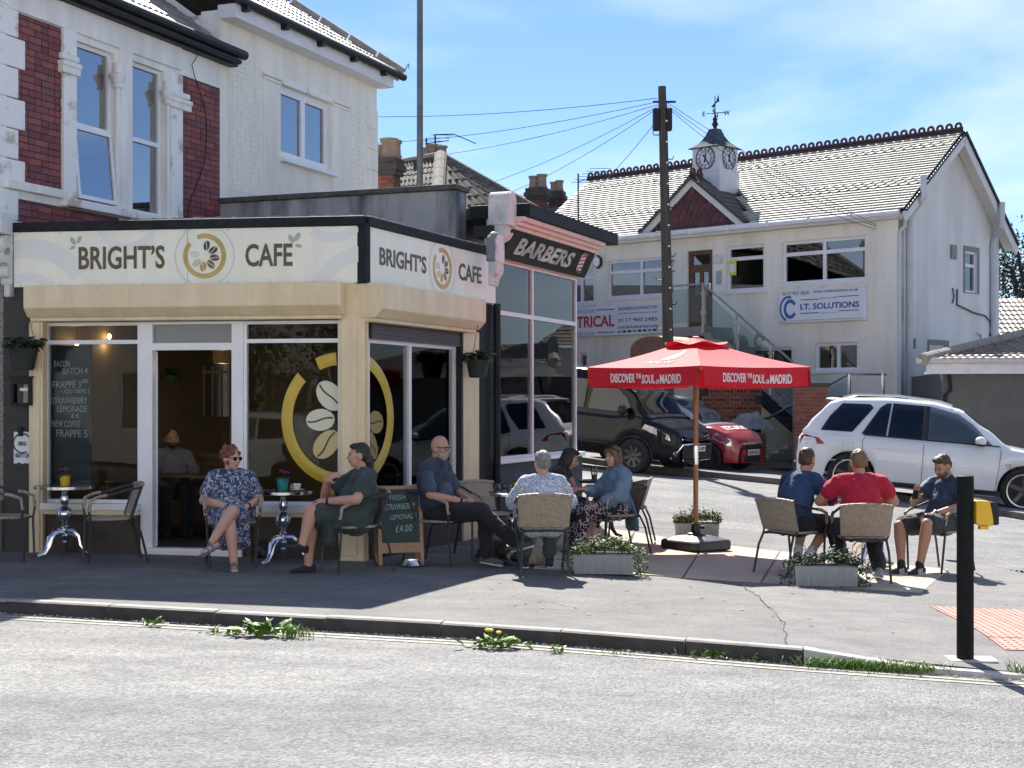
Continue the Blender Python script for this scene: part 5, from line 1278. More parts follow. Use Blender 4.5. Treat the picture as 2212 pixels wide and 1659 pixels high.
# ---- stair with glass balustrade, brick pillar and wall in front of the building
STEEL=M('stainless_steel',(.62,.62,.62),(.5,.5,.5),9,rough=.25,metal=1.)
BALG=glassmat('balustrade_glass',(.78,.86,.86),1.5)
GREYC=M('grey_concrete',(.30,.29,.27),(.22,.21,.2),4,rough=.9,bump=.3)
st=thing('outside_stair','grey concrete outside stair with steel and glass balustrade to the brown door','stair',(8.88,34.0,-1.3),IF.r)
yo=-1.25; zl=rD[2]
la=iu(1440,yo); lb=iu(1520,yo)
MB().box(la,lb,yo-.05,-.01,zl-.25,zl-.02).build('landing',GREYC,st)
lc=iu(1745,yo); zlow=IF.uz(1745,905,yo)[1]+BZ; nst=13
for k in range(nst):
    u=lb+(lc-lb)*k/nst; z=zl-(zl-zlow)*(k+1)/nst; MB().box(u,u+(lc-lb)/nst+.03,yo-.05,-.012,z-.2,z).build('step',GREYC,st)
MB().prism([(lb,zl-.25),(lc,zlow-.25),(lc,zlow-.6),(lb,zl-.7)],yo-.08,yo-.052).build('stringer',BLACK,st)
hr=1.02
rail=[(la-.0,yo-.03,zl+hr-.02),(lb,yo-.03,zl+hr),(lc,yo-.03,zlow+hr)]
MB().tube(rail,.028,8).build('handrail',STEEL,st,smooth=True)
for t,(u,z) in enumerate(((la+.1,zl),(lb,zl),(lb+(lc-lb)*.33,zl-(zl-zlow)*.33),(lb+(lc-lb)*.66,zl-(zl-zlow)*.66),(lc,zlow))):
    p=MB().box(u-.025,u+.025,yo-.055,yo-.005,z-.2,z+hr).build('post',STEEL,st)
    for h in (.3,.75): MB().box(u-.06,u+.06,yo-.06,yo-.0,z+h,z+h+.05).build('glass_clamp',STEEL,p)
MB().box(la+.14,lb-.06,yo-.036,yo-.024,zl+.08,zl+.92).build('glass_panel',BALG,st)
for k in range(3):
    a=lb+(lc-lb)*k/3+.06; b=lb+(lc-lb)*(k+1)/3-.06; za=zl-(zl-zlow)*(k/3); zb=zl-(zl-zlow)*((k+1)/3)
    MB().prism([(a,za+.02),(b,zb+.1),(b,zb+.88),(a,za+.85)],yo-.036,yo-.024).build('glass_panel',BALG,st)
# lower flight nearer the street, climbing to the right
y2=-2.5
a0=IF.u(1640,y2); a1=IF.u(1835,y2); zb0=IF.uz(1640,1000,y2)[1]+BZ; zb1=zlow
for k in range(9):
    u=a0+(a1-a0)*k/9; z=zb0+(zb1-zb0)*(k+1)/9; MB().box(u,a1,y2,yo-.09,z-.19,z).build('step',GREYC,st)
rl=[(a0,y2,zb0+.1),(a0,y2,zb0+1.0),(a0+.25,y2,zb0+1.02),(a1,y2,zb1+1.0),(a1+.9,y2,zb1+.98)]
MB().tube(rl[1:],.028,8).build('handrail',STEEL,st,smooth=True)
for u,z in ((a0,zb0),((a0+a1)/2,(zb0+zb1)/2),(a1,zb1),(a1+.8,zb1)): MB().box(u-.025,u+.025,y2-.025,y2+.025,z-.3,z+1.0).build('post',STEEL,st)
MB().prism([(a0+.06,zb0+.12),((a0+a1)/2-.06,(zb0+zb1)/2+.1),((a0+a1)/2-.06,(zb0+zb1)/2+.9),(a0+.06,zb0+.92)],y2-.006,y2+.006).build('glass_panel',BALG,st)
MB().prism([((a0+a1)/2+.06,(zb0+zb1)/2+.12),(a1-.06,zb1+.1),(a1-.06,zb1+.9),((a0+a1)/2+.06,(zb0+zb1)/2+.92)],y2-.006,y2+.006).build('glass_panel',BALG,st)
BRR=[M('red_brick%d'%i,c,tuple(x*.7 for x in c),9,rough=.85,bump=.2) for i,c in enumerate([(.24,.085,.055),(.28,.10,.065),(.20,.07,.05)])]
MORL=M('pale_mortar',(.30,.22,.17),(.25,.18,.14),20,rough=.95)
def brickbox(par,x0,x1,y0,y1,z0,z1,rowh=.078,bl=.225,sides='fr',nm='brick'):
    MB().box(x0+.012,x1-.012,y0+.012,y1-.012,z0,z1).build('mortar_core',MORL,par)
    r=0; z=z0
    while z<z1-.03:
        h=min(rowh,z1-z)-.012
        x=x0-(r%2)*bl*.5
        while x<x1-.02:
            a=max(x0,x); b=min(x1,x+bl)-.012
            if b-a>.03: MB().box(a,b,y0,y0+.05,z,z+h).build(nm,random.choice(BRR),par)
            x+=bl
        if 'r' in sides:
            y=y0+.055-(r%2)*0; 
            while y<y1-.03:
                b=min(y1,y+(bl if r%2 else bl))-.012; MB().box(x1-.05,x1,y,b,z,z+h).build(nm,random.choice(BRR),par) if b-y>.03 else None
                y+=bl
        z+=rowh; r+=1
def pxthing(name,label,cat,x,ybase,Y):
    p=V(x,ybase,Y); return p
YP=31.0
pp0=V(1716,1005,YP); pz_=pp0.z; ztop=V(1716,832,YP).z; wd_=(1790-1716)/F*YP
pil=thing('brick_pillar','tall red brick gate pillar with dark capping left of the white car','pillar',(pp0.x,pp0.y,pz_-.1),R(-6))
brickbox(pil,0,wd_*.98,0,.6,0,ztop-pz_+.05,sides='f'); MB().box(-.03,wd_+.02,-.03,.63,ztop-pz_+.05,ztop-pz_+.15).build('capping',M('dark_cap',(.05,.045,.04),(.08,.07,.06),9,rough=.9),pil,bevel=.01)
q=V(1790,1010,YP+.3); wz=V(1800,855,YP+.3).z
lw=thing('brick_wall','low red brick wall behind the white car with dark coping','wall',(q.x,q.y,q.z-.1),R(-10))
brickbox(lw,0,1.6,0,.22,0,wz-q.z,sides='f'); MB().box(-.02,1.62,-.03,.25,wz-q.z,wz-q.z+.1).build('coping',MATS['dark_cap'],lw)
q=V(1560,998,YP+1.4); wz=V(1620,930,YP+1.4).z
lw2=thing('brick_wall','low red brick wall with a dark hatch under the grey tarpaulin','wall',(q.x,q.y,q.z-.1),R(-4))
L2=(1655-1560)/F*(YP+1.4); brickbox(lw2,0,L2,0,.22,0,wz-q.z+.05,sides='f'); MB().box(L2*.42,L2*.78,-.03,.0,wz-q.z-.55,wz-q.z+.02).build('hatch',M('hatch_grey',(.05,.05,.05),(.07,.07,.07),7,rough=.6),lw2)
# perforated clay block wall behind
q=V(1530,1000,YP+2.4); wz=V(1530,822,YP+2.4).z; L3=(1625-1530)/F*(YP+2.4)
cb_=thing('clay_block_wall','wall of perforated red clay blocks behind the parasol pole','wall',(q.x,q.y,q.z),R(-4))
bw_,bh_=.30,.19; r=0; z=0
CLAY=[M('clay_block%d'%i,c,tuple(x*.8 for x in c),8,rough=.85) for i,c in enumerate([(.22,.085,.055),(.18,.07,.05),(.26,.105,.07)])]
while z<wz-q.z:
    x=-(r%2)*.15
    while x<L3:
        mb=MB(); hs=[(x+.05+k*.075,x+.095+k*.075,z+.07,z+.12) for k in range(3)]; mb.plate(x+.004,x+bw_-.006,z,z+bh_-.008,hs,0,.1); mb.build('clay_block',random.choice(CLAY),cb_); x+=bw_
    z+=bh_; r+=1
MB().box(-.2,L3+.2,.1,.14,0,wz-q.z).build('backing',SOOT,cb_)
# crumpled tarpaulin
q=V(1618,924,YP+1.4)
tp=MB(); n=18; W_=1.0; vs=[]
def th(i,j):
    x=i/n; e=math.sin(PI*min(1,max(0,x)))**.5; return e*(.06+.26*max(0,mnoise.noise(Vector((x*3.1+.4,j*.13,2.2)))+.35)+.18*math.exp(-((x-.72)/.14)**2)+.1*math.exp(-((x-.32)/.1)**2)) 
for j in range(11):
    for i in range(n+1):
        e=abs(j/10-.5)*2; hgt=th(i,j)*(1-e**3)-(.12 if e>.95 else 0)+.075*mnoise.noise(Vector((i*.55,j*.7,0)))+.05*abs(mnoise.noise(Vector((i*1.1,j*.9,4))))
        vs.append(((i/n-.5)*W_,(j/10-.5)*.6,hgt*.7))
tp.add(vs,[(j*(n+1)+i,j*(n+1)+i+1,(j+1)*(n+1)+i+1,(j+1)*(n+1)+i) for j in range(10) for i in range(n)])
tag(tp.build('tarpaulin',M('grey_tarp',(.20,.22,.25),(.10,.11,.13),6,rough=.5,bump=.3),smooth=True,ang=60,loc=(q.x,q.y+.15,q.z+.05)),'crumpled grey tarpaulin heaped on the low brick wall','tarpaulin')
# brown arched porch roof showing over the parasol
q=V(1400,735,35.0); pr=thing('arched_canopy','brown barrel-roofed shop canopy seen above the red parasol','canopy',(q.x,q.y,q.z-.6),IF.r)
w_=1.25; pl=[(0,0)]+[(w_/2-w_/2*math.cos(R(a)),.35+.32*math.sin(R(a))) for a in range(0,181,15)]+[(w_,0)]
MB().prism(pl,-.7,1.9).build('barrel_roof',M('canopy_tan',(.42,.32,.22),(.34,.25,.17),5,rough=.7),pr); MB().prism([(w_/2+(x-w_/2)*.94,z*.96) for x,z in pl],-.72,-.699).build('front_panel',M('canopy_brown',(.16,.075,.06),(.12,.06,.05),5,rough=.6),pr)
# ---------- vehicles ----------
def interp(keys,x):
    for i in range(len(keys)-1):
        (a,p),(b,q)=keys[i],keys[i+1]
        if x<=b:
            t=min(1,max(0,(x-a)/(b-a))); t=t*t*(3-2*t)*.5+t*.5; return p+(q-p)*t
    return keys[-1][1]
TYRE=M('tyre_rubber',(.018,.018,.019),(.03,.03,.03),12,rough=.85); RIMD=M('dark_alloy',(.06,.06,.065),(.09,.09,.09),9,rough=.35,metal=.8); RIMS=M('silver_alloy',(.6,.6,.6),(.5,.5,.5),8,rough=.3,metal=.9)
TRIM=M('car_black_trim',(.015,.015,.016),(.025,.025,.026),10,rough=.55); LAMPC=M('lamp_chrome',(.75,.77,.8),(.4,.42,.45),14,rough=.15,metal=.8); LAMPR=M('lamp_red',(.45,.01,.015),(.3,.008,.01),9,rough=.15,coat=.6)
CARG=glassmat('car_glass',(.36,.41,.43),2.0); TINT=glassmat('tinted_glass',(.05,.06,.07),1.55); PLATE=M('plate_white',(.82,.83,.80),(.78,.79,.76),6,rough=.4); PLY=M('plate_yellow',(.75,.6,.1))
def carpaint(n,c): return M(n,c,tuple(x*.94 for x in c),2,rough=.28,coat=.9,spec=.5)
def wheel(par,x,y,z,r,rim,spokes=5,side=-1,rr=.66,lip=None):
    w=bpy.data.objects.new('wheel',None); COL.objects.link(w); w.parent=par; w.location=(x,y,z); w.empty_display_size=.1
    m=Matrix.Rotation(R(90),4,'X') if side<0 else Matrix.Rotation(R(-90),4,'X')
    MB().lathe([(r*rr,-.11),(r*.93,-.12),(r,-.08),(r,.08),(r*.93,.115),(r*.78,.12),(r*rr,.10)],28).xf(m).build('tyre',TYRE,w,smooth=True)
    mb=MB().lathe([(r*rr*1.02,.085),(r*rr*1.0,.112),(r*rr*.93,.108),(r*rr*.9,.05),(r*.2,.03),(r*.02,.03)],28).xf(m); mb.build('rim',rim if lip is None else lip,w,smooth=True)
    MB().lathe([(r*rr*.88,.035),(r*rr*.86,.04)],24).xf(m).build('rim_well',TRIM,w)
    sp=MB()
    for k in range(spokes):
        a=2*PI*k/spokes+.3; d=Vector((math.cos(a),math.sin(a),0)); sp.beam(d*r*.1+Vector((0,0,.085)),d*r*rr*.92+Vector((0,0,.098)),r*.17,.03)
    sp.lathe([(r*.17,.06),(r*.15,.1),(r*.02,.105)],14).xf(m).build('spokes',rim,w)
def carbody(name,label,L,spec,paint,loc,rotz,pitch,group=None):
    """x forward from rear bumper, y left, z up; returns empty"""
    t=thing(name,label,spec.get('cat','car'),loc,rotz,group); t.rotation_euler=(0,pitch,rotz)
    wx=spec['wheels']; wr=spec['wr']; ar=wr*1.13; clr=spec['clear']; wzc=wr*.98
    top,hw=spec['top'],spec['hw']
    xs=sorted(set([round(i*L/70,3) for i in range(71)]+[round(w+ar*math.cos(R(a)),3) for w in wx for a in range(0,181,12)]))
    def zb(x):
        b=interp(clr,x)
        for w in wx:
            d=abs(x-w)
            if d<=ar+1e-4: b=max(b,wzc+math.sqrt(max(0,ar*ar-d*d)))
        return b
    def sec(x):
        z1=interp(top,x); b=min(zb(x),z1-.1); h=interp(hw,x); r=z1-b
        bl=spec.get('shoulder',.55)
        return [(h-.035,b),(h-.008,b+r*.18),(h,b+r*.42),(h-.006,b+r*bl),(h-.03,b+r*.88),(h-.06,z1-.015),(h*.80,z1+.012),(h*.4,z1+.028),(0,z1+.034)]
    vs=[];n=None
    for x in xs:
        s=sec(x); full=[(y,z) for y,z in s]+[(-y,z) for y,z in s[:-1]][::-1]; n=len(full); vs+=[(x,y,z) for y,z in full]
    fs=[(i*n+j,i*n+j+1,(i+1)*n+j+1,(i+1)*n+j) for i in range(len(xs)-1) for j in range(n-1)]
    fs=[f[::-1] for f in fs]
    fs.append(tuple(range(n))[::-1]); o=(len(xs)-1)*n; fs.append(tuple(range(o,o+n)))
    body=MB().add(vs,fs).build('body',paint,t,smooth=True,ang=38)
    body.modifiers.new('w','WEIGHTED_NORMAL')
    # floor and wheel wells in dark
    cl=max(c for _,c in clr)
    MB().box(.25,L-.3,-(interp(hw,L/2)-.32),interp(hw,L/2)-.32,cl-.02,interp(top,L/2)-.25).build('underbody',TRIM,t)
    for w in wx:
        MB().box(w-ar,w+ar,-(interp(hw,w)-.05),interp(hw,w)-.05,wzc+ar*.9,wzc+ar*1.02).build('wheel_well',TRIM,t)
    # greenhouse
    rf_,g0,g1=spec['roof'],spec['gx'][0],spec['gx'][1]
    gx=[g0+(g1-g0)*i/48 for i in range(49)]
    def gb(x): return interp(hw,x)-.065
    def gr(x): 
        z=interp(rf_,x); b=interp(top,x); hgt=spec['H']-b; k=max(0,min(1,(z-b)/max(.01,spec['H']-interp(top,L*.45))))
        return gb(x)-spec['tumble']*k
    vs=[]
    for x in gx:
        z1=max(interp(rf_,x),interp(top,x)+.005); b=interp(top,x)-.02; a=gb(x); r=gr(x); e=min(.05,(z1-b)*.3)
        s=[(a,b),(a+(r-a)*.5+.012*min(1,(z1-b)*3),b+(z1-b)*.5),(r,z1-e),(r-.06,z1-e*.25),(r*.55,z1+.012),(0,z1+.02)]
        full=s+[(-y,z) for y,z in s[:-1]][::-1]; n=len(full); vs+=[(x,y,z) for y,z in full]
    fs=[(i*n+j,(i+1)*n+j,(i+1)*n+j+1,i*n+j+1) for i in range(48) for j in range(n-1)]
    gh=MB().add(vs,fs+[tuple(range(n)),tuple(range(48*n,49*n))[::-1]]).build('cabin',paint,t,smooth=True,ang=45)
    def gy(x,z):
        b=interp(top,x)-.02; z1=max(interp(rf_,x),b+.03); k=min(1,max(0,(z-b)/(z1-b))); a=gb(x); r=gr(x); return a+(r-a)*k+.012*math.sin(PI*min(1,k))
    def side_patch(poly,nm,mat,sides=(-1,1),off=.022,par=None):
        for s in sides:
            P=[]; m=len(poly)
            for i in range(m):
                (xa,za),(xb,zb_)=poly[i],poly[(i+1)%m]
                for q in range(5): P.append((xa+(xb-xa)*q/5,za+(zb_-za)*q/5))
            v=[(x,s*(gy(x,z)+off),z) for x,z in P]; f=tuple(range(len(v)))
            MB().add(v,[f if s<0 else f[::-1]]).build(nm,mat,par or gh)
    def top_patch(xa,xb,wf,nm,mat,off=.012,k=14):
        v=[]
        for i in range(k+1):
            x=xa+(xb-xa)*i/k; z=interp(rf_,x); w=gr(x)-wf
            for q in range(9): y=-w+2*w*q/8; v.append((x,y,z+off+.02*(1-(y/max(.01,gr(x)))**2)))
        MB().add(v,[(i*9+j,(i+1)*9+j,(i+1)*9+j+1,i*9+j+1) for i in range(k) for j in range(8)]).build(nm,mat,gh,smooth=True,ang=80)
    def side_line(pts,nm='door_gap',mat=TRIM,w=.006,sides=(-1,),lower=True):
        for s in sides:
            P=[]
            for i in range(len(pts)-1):
                (xa,za),(xb,zb_)=pts[i],pts[i+1]
                P+=[(xa+(xb-xa)*q/8,za+(zb_-za)*q/8) for q in range(8)]
            P.append(pts[-1])
            MB().tube([(x,s*(by(x,z)+.001),z) for x,z in P],w,4).build(nm,mat,body)
    def by(x,z):
        s=sec(x)
        for i in range(len(s)-1):
            if s[i][1]<=z<=s[i+1][1] and i<6: k=(z-s[i][1])/max(1e-6,s[i+1][1]-s[i][1]); return s[i][0]+(s[i+1][0]-s[i][0])*k
        return s[2][0]
    def body_patch(poly,nm,mat,sides=(-1,),off=.006,par=None):
        for s in sides:
            P=[]; m=len(poly)
            for i in range(m):
                (xa,za),(xb,zb_)=poly[i],poly[(i+1)%m]
                for q in range(4): P.append((xa+(xb-xa)*q/4,za+(zb_-za)*q/4))
            v=[(x,s*(by(x,z)+off),z) for x,z in P]; f=tuple(range(len(v))); MB().add(v,[f if s<0 else f[::-1]]).build(nm,mat,par or body)
    for w in wx:
        for s in (-1,1):
            wheel(t,w,s*(interp(hw,L/2)-.115),wr,wr,spec.get('rim',RIMD),spec.get('spokes',5),s,spec.get('rimr',.66),spec.get('lip'))
            if spec.get('archtrim'):
                MB().tube([(w+ar*1.0*math.cos(R(a)),s*(by(w+ar*math.cos(R(a)),wzc+ar*math.sin(R(a))+.01)+.004),wzc+ar*1.0*math.sin(R(a))) for a in range(0,181,12)],.018,5).build('arch_trim',spec['archtrim'],body)
    return t,body,gh,dict(sec=sec,by=by,gy=gy,gr=gr,side_patch=side_patch,top_patch=top_patch,side_line=side_line,body_patch=body_patch,L=L)
# ---- white suv
rw=V(1835,1026,26.1); fw_=V(2210,1060,25.3); d=fw_-rw
hd=math.atan2(d.y,d.x); pit=math.atan2(-d.z,math.hypot(d.x,d.y))
L=4.80; ax=.98
loc=rw+Vector((0,0,-.385))
pv=Euler((0,pit,hd)).to_matrix()
org=rw-pv@Vector((ax,-.845,.385))
suv={'cat':'car','wheels':(.98,3.895),'wr':.385,'clear':[(0,.42),(.35,.30),(.6,.24),(4.3,.24),(4.6,.30),(4.8,.36)],
 'top':[(0,.92),(.10,1.08),(.6,1.10),(2.0,1.09),(3.2,1.08),(3.55,1.09),(4.1,1.03),(4.6,.93),(4.75,.78),(4.8,.62)],
 'hw':[(0,.66),(.10,.84),(.35,.93),(.9,.965),(3.9,.965),(4.3,.93),(4.6,.82),(4.8,.60)],
 'roof':[(.10,1.12),(.30,1.40),(.55,1.66),(.75,1.73),(1.6,1.785),(2.3,1.77),(2.75,1.68),(3.2,1.40),(3.62,1.10)],'gx':(.10,3.62),'H':1.78,'tumble':.20,'rim':RIMD,'spokes':5,'rimr':.74,'lip':RIMS,'shoulder':.62}
WP=carpaint('white_car_paint',(.87,.88,.88))
t,body,gh,f=carbody('white_suv','white suv driving along the back street behind the men','',suv,WP,tuple(org),hd,pit) if False else carbody('white_suv','large white car with roof rails driving past behind the three men',L,suv,WP,tuple(org),hd,pit)
f['side_patch']([(.42,1.14),(.97,1.15),(1.30,1.60),(1.24,1.66),(.76,1.64),(.56,1.40)],'quarter_window',TINT)
f['side_patch']([(1.13,1.13),(1.55,1.125),(1.60,1.70),(1.52,1.695),(1.42,1.62)],'rear_window',TINT); f['side_patch']([(1.58,1.125),(2.16,1.12),(2.16,1.70),(1.63,1.705)],'rear_window',TINT)
DRG=glassmat('front_door_glass',(.38,.43,.46),1.55)
f['side_patch']([(2.27,1.12),(3.34,1.105),(3.24,1.20),(2.98,1.45),(2.74,1.60),(2.27,1.70)],'front_window',DRG)
f['side_patch']([(2.165,1.12),(2.265,1.12),(2.265,1.70),(2.165,1.70)],'door_pillar',TRIM,off=.02)
f['side_patch']([(1.17,1.105),(3.48,1.09),(3.44,1.115),(1.18,1.128)],'window_strip',TRIM,off=.024)
f['top_patch'](2.82,3.56,.10,'windscreen',CARG); f['top_patch'](.16,.50,.12,'tailgate_window',TINT)
f['side_line']([(2.20,.28),(2.20,.62),(2.20,1.08)]); f['side_line']([(1.43,.42),(1.36,.62),(1.18,.82),(1.16,1.02),(1.2,1.08)]); f['side_line']([(3.42,.30),(3.46,.7),(3.48,1.06)])
f['body_patch']([(1.35,.25),(3.52,.25),(3.52,.34),(1.35,.34)],'sill_trim',TRIM); f['body_patch']([(.06,.86),(.52,.90),(.40,1.0),(.16,1.04),(.09,1.02)],'tail_lamp',LAMPR,(-1,1),.008)
f['body_patch']([(.10,.94),(.36,.955),(.33,.975),(.11,.965)],'reversing_lamp',PLATE,(-1,1),.012); f['body_patch']([(4.28,.72),(4.66,.70),(4.60,.84),(4.30,.90)],'headlamp',LAMPC,(-1,1))
for xx in (1.30,2.42): f['side_line']([(xx-.02,.905),(xx+.24,.895)],'door_handle',WP,.02)
f['side_line']([(.82,.80),(1.02,.80),(1.02,.96),(.82,.96),(.82,.80)],'filler_flap',M('flap_line',(.4,.4,.42)),.003)
f['side_line']([(.5,.62),(1.6,.70),(3.4,.68)],'body_crease',WP,.008)
text('wing_badge','V8',M('badge_grey',(.35,.35,.36)),body,3.56,3.66,.78,.82,-(f['by'](3.6,.8)+.004)+.0,bold=.01); text('wing_badge','BITURBO',M('badge_grey',(.35,.35,.36)),body,3.54,3.72,.735,.76,-(f['by'](3.6,.75)+.004))
for s in (-1,1):
    MB().tube([(.75,s*.66,1.745),(.95,s*.665,1.81),(1.7,s*.66,1.845),(2.4,s*.645,1.80),(2.62,s*.63,1.74)],.02,6).build('roof_rail',CHR,gh,smooth=True)
    m=MB().ell((3.13,s*1.075,1.17),.10,.115,.085,12,8).build('door_mirror',WP,body,smooth=True); MB().box(3.12,3.20,s*.93 if s>0 else -.99,.99 if s>0 else -.93,1.08,1.14).build('mirror_arm',TRIM,m); MB().ell((3.13,s*1.075,1.112),.09,.10,.03,12,6).build('mirror_base',TRIM,m)
MB().ell((.60,0,1.695),.20,.58,.045,16,6).build('roof_spoiler',WP,gh,smooth=True)
MB().box(-.03,.3,-.7,.7,.40,.55).build('rear_bumper_trim',TRIM,body,bevel=.03)
f['body_patch']([(.10,.50),(.26,.50),(.26,.56),(.10,.56)],'bumper_reflector',LAMPR,(-1,),.012)
SUVT=t; SUVM=Matrix.Translation(org)@Euler((0,pit,hd)).to_matrix().to_4x4()
for k,(x,yy) in enumerate(((2.35,-.40),(2.35,.40))):
    s=MB().box(x-.12,x+.06,yy-.23,yy+.23,.75,1.28).box(x-.06,x+.02,yy-.12,yy+.12,1.30,1.48).box(x-.1,x+.5,yy-.24,yy+.24,.62,.75); s.build('seat',TRIM,t,bevel=.04)
MB().tube([(2.98+.17*math.cos(R(a))*.3,-.40+.18*math.sin(R(a)),1.02+.17*math.cos(R(a))) for a in range(0,360,20)],.016,6,closed=True).build('steering_wheel',TRIM,t)
# ---- black van
def onwheel(px,py,Y,ax,hwid,r,hdg,pit):
    c=V(px,py,Y); m=Euler((0,pit,hdg)).to_matrix(); return c-m@Vector((ax,-hwid,r))
VP_=M('black_van_paint',(.012,.013,.016),(.010,.011,.013),2,rough=.16,spec=.22)
van={'cat':'van','wheels':(.98,4.05),'wr':.34,'clear':[(0,.34),(4.9,.30),(4.95,.30)],
 'top':[(0,1.08),(3.5,1.08),(4.05,1.12),(4.45,1.04),(4.75,.94),(4.9,.80),(4.95,.62)],'hw':[(0,.90),(.1,.95),(4.2,.95),(4.55,.90),(4.8,.80),(4.95,.62)],
 'roof':[(0,1.85),(.08,1.92),(2.9,1.93),(3.35,1.86),(3.8,1.58),(4.3,1.10)],'gx':(.0,4.32),'H':1.92,'tumble':.17,'rim':RIMD,'spokes':8,'rimr':.62,'archtrim':TRIM}
hdv=R(-33); pv_=R(5.5); org=onwheel(1372,983,28.5,4.05,.84,.34,hdv,pv_); org.z=G(2.37,28.5)-KD+4.05*math.sin(pv_)*1.0
vt,vb,vg,f=carbody('black_van','black people-carrier van parked facing right behind the parasol',4.95,van,VP_,tuple(org),hdv,pv_)
f['side_patch']([(2.95,1.16),(3.95,1.16),(3.78,1.42),(3.42,1.68),(3.0,1.72)],'front_window',DRG); f['side_patch']([(1.9,1.16),(2.85,1.16),(2.85,1.72),(1.9,1.72)],'side_window',TINT); f['side_patch']([(.45,1.16),(1.8,1.16),(1.8,1.72),(.45,1.72)],'side_window',TINT)
f['top_patch'](3.42,4.22,.06,'windscreen',CARG)
f['side_line']([(2.9,.34),(2.9,1.06)]); f['side_line']([(3.62,.62),(3.75,.8),(3.95,1.06)]); f['side_line']([(2.98,.93),(3.16,.93)],'door_handle',VP_,.02); f['side_line']([(2.0,.55),(2.7,.52),(3.5,.52)],'body_crease',VP_,.012)
f['body_patch']([(4.20,.88),(4.62,.74),(4.76,.70),(4.72,.80),(4.45,.93),(4.25,.97)],'headlamp',LAMPC,(-1,1),.010)
for s in (-1,1):
    MB().ell((3.80,s*1.06,1.20),.08,.11,.11,12,8).build('door_mirror',TRIM,vb,smooth=True)
def frontx(y,z,sp,f): # approximate front surface x at half width y
    L=f['L']; x=L
    for i in range(60):
        x=L-i*.02
        if interp(sp['hw'],x)-.03>=abs(y) and interp(sp['top'],x)>=z: return x+.012
    return x
def front_plate(par,t,z,sp,f,mat=PLATE):
    x=frontx(.2,z,sp,f)+.02; p=MB().box(x,x+.012,-.26,.26,z-.056,z+.056).build('number_plate',mat,par)
    text('plate_lettering',t,M('plate_black',(.01,.01,.012)),p,-.23,.23,z-.036,z+.036,0,bold=.02,fn=lambda a,y,zz:(x+.012-y+.002,a,zz)); return x
def strip(par,nm,mat,pts,sp,f,r=.018,off=.0):
    MB().tube([(frontx(y,z,sp,f)+off,y,z) for y,z in pts],r,6).build(nm,mat,par,smooth=True)
for z,w in ((.72,.62),(.78,.55),(.84,.50)): strip(vb,'grille_bar',CHR if z>.8 or z<.75 else TRIM,[(-w,z+.02),(-w*.5,z-.01),(0,z-.02),(w*.5,z-.01),(w,z+.02)],van,f,.012)
x0=frontx(0,.5,van,f); MB().box(x0-.12,x0+.005,-.62,.62,.36,.62).build('lower_grille',TRIM,vb,bevel=.02)
strip(vb,'grille_surround',CHR,[(-.78,.36),(-.70,.50),(-.62,.635),(-.3,.645),(0,.645),(.3,.645),(.62,.635),(.70,.50),(.78,.36)],van,f,.02,.012); strip(vb,'bumper_lip',CHR,[(-.6,.345),(0,.335),(.6,.345)],van,f,.014,.012)
front_plate(vb,'RO73 ASV',.56,van,f)
for s in (-1,1): MB().lathe([(.05,0),(.06,.03)],12).xf(Matrix.Translation((frontx(s*.74,.46,van,f),s*.76,.46))@Matrix.Rotation(R(90),4,'Y')).build('fog_lamp',LAMPC,vb)
MB().lathe([(.075,0),(.075,.015)],16).xf(Matrix.Translation((frontx(0,.82,van,f),0,.80))@Matrix.Rotation(R(90),4,'Y')).build('badge_disc',CHR,vb)
# ---- red hatchback in printed wrap
RP=carpaint('red_car_paint',(.42,.02,.03))
hat={'cat':'car','wheels':(.60,2.98),'wr':.29,'clear':[(0,.24),(3.6,.22)],
 'top':[(0,.85),(.1,.98),(2.6,.95),(3.0,.93),(3.35,.83),(3.52,.70),(3.6,.52)],'hw':[(0,.70),(.15,.79),(3.0,.82),(3.35,.76),(3.52,.66),(3.6,.50)],
 'roof':[(.0,1.0),(.22,1.30),(.5,1.44),(1.4,1.49),(1.9,1.45),(2.3,1.27),(2.85,.96)],'gx':(.0,2.87),'H':1.48,'tumble':.15,'rim':RIMD,'spokes':6,'rimr':.62}
hdr=R(-35); rz=V(1568,1013,30.6); m=Euler((0,R(4),hdr)).to_matrix(); org=Vector((rz.x,rz.y,G(rz.x,rz.y)-.02))-m@Vector((3.3,-.55,0)); 
rt,rb,rg,f=carbody('red_hatchback','small red hatchback with printed bonnet parked beyond the black van',3.6,hat,RP,tuple(org),hdr,R(4))
SILVP=carpaint('silver_roof_paint',(.45,.46,.48)); rg.data.materials.clear(); rg.data.materials.append(SILVP)
f['side_patch']([(.55,1.02),(1.35,1.01),(1.35,1.36),(.75,1.36)],'rear_window',TINT); f['side_patch']([(1.42,1.01),(2.45,.99),(2.2,1.18),(1.85,1.36),(1.42,1.38)],'front_window',DRG); f['top_patch'](1.95,2.78,.06,'windscreen',CARG)
f['body_patch']([(3.05,.66),(3.46,.56),(3.44,.70),(3.12,.82)],'headlamp',LAMPC,(-1,1),.01)
x0=frontx(0,.45,hat,f); MB().box(x0-.1,x0+.01,-.42,.42,.50,.62).build('upper_grille',TRIM,rb,bevel=.03); MB().box(x0-.1,x0+.012,-.40,.40,.24,.37).build('lower_grille',TRIM,rb,bevel=.03)
front_plate(rb,'BO55 RCE',.44,hat,f)
WRAP=M('bonnet_print_white',(.75,.73,.72))
def bon(x,y,z): return Vector((x,y,interp(hat['top'],x)+.034*(1-(y/.8)**2)+.006))
me=textmesh('ELECTRICAL',.03)
xs=[v.co.x for v in me.vertices]; ysv=[v.co.y for v in me.vertices]
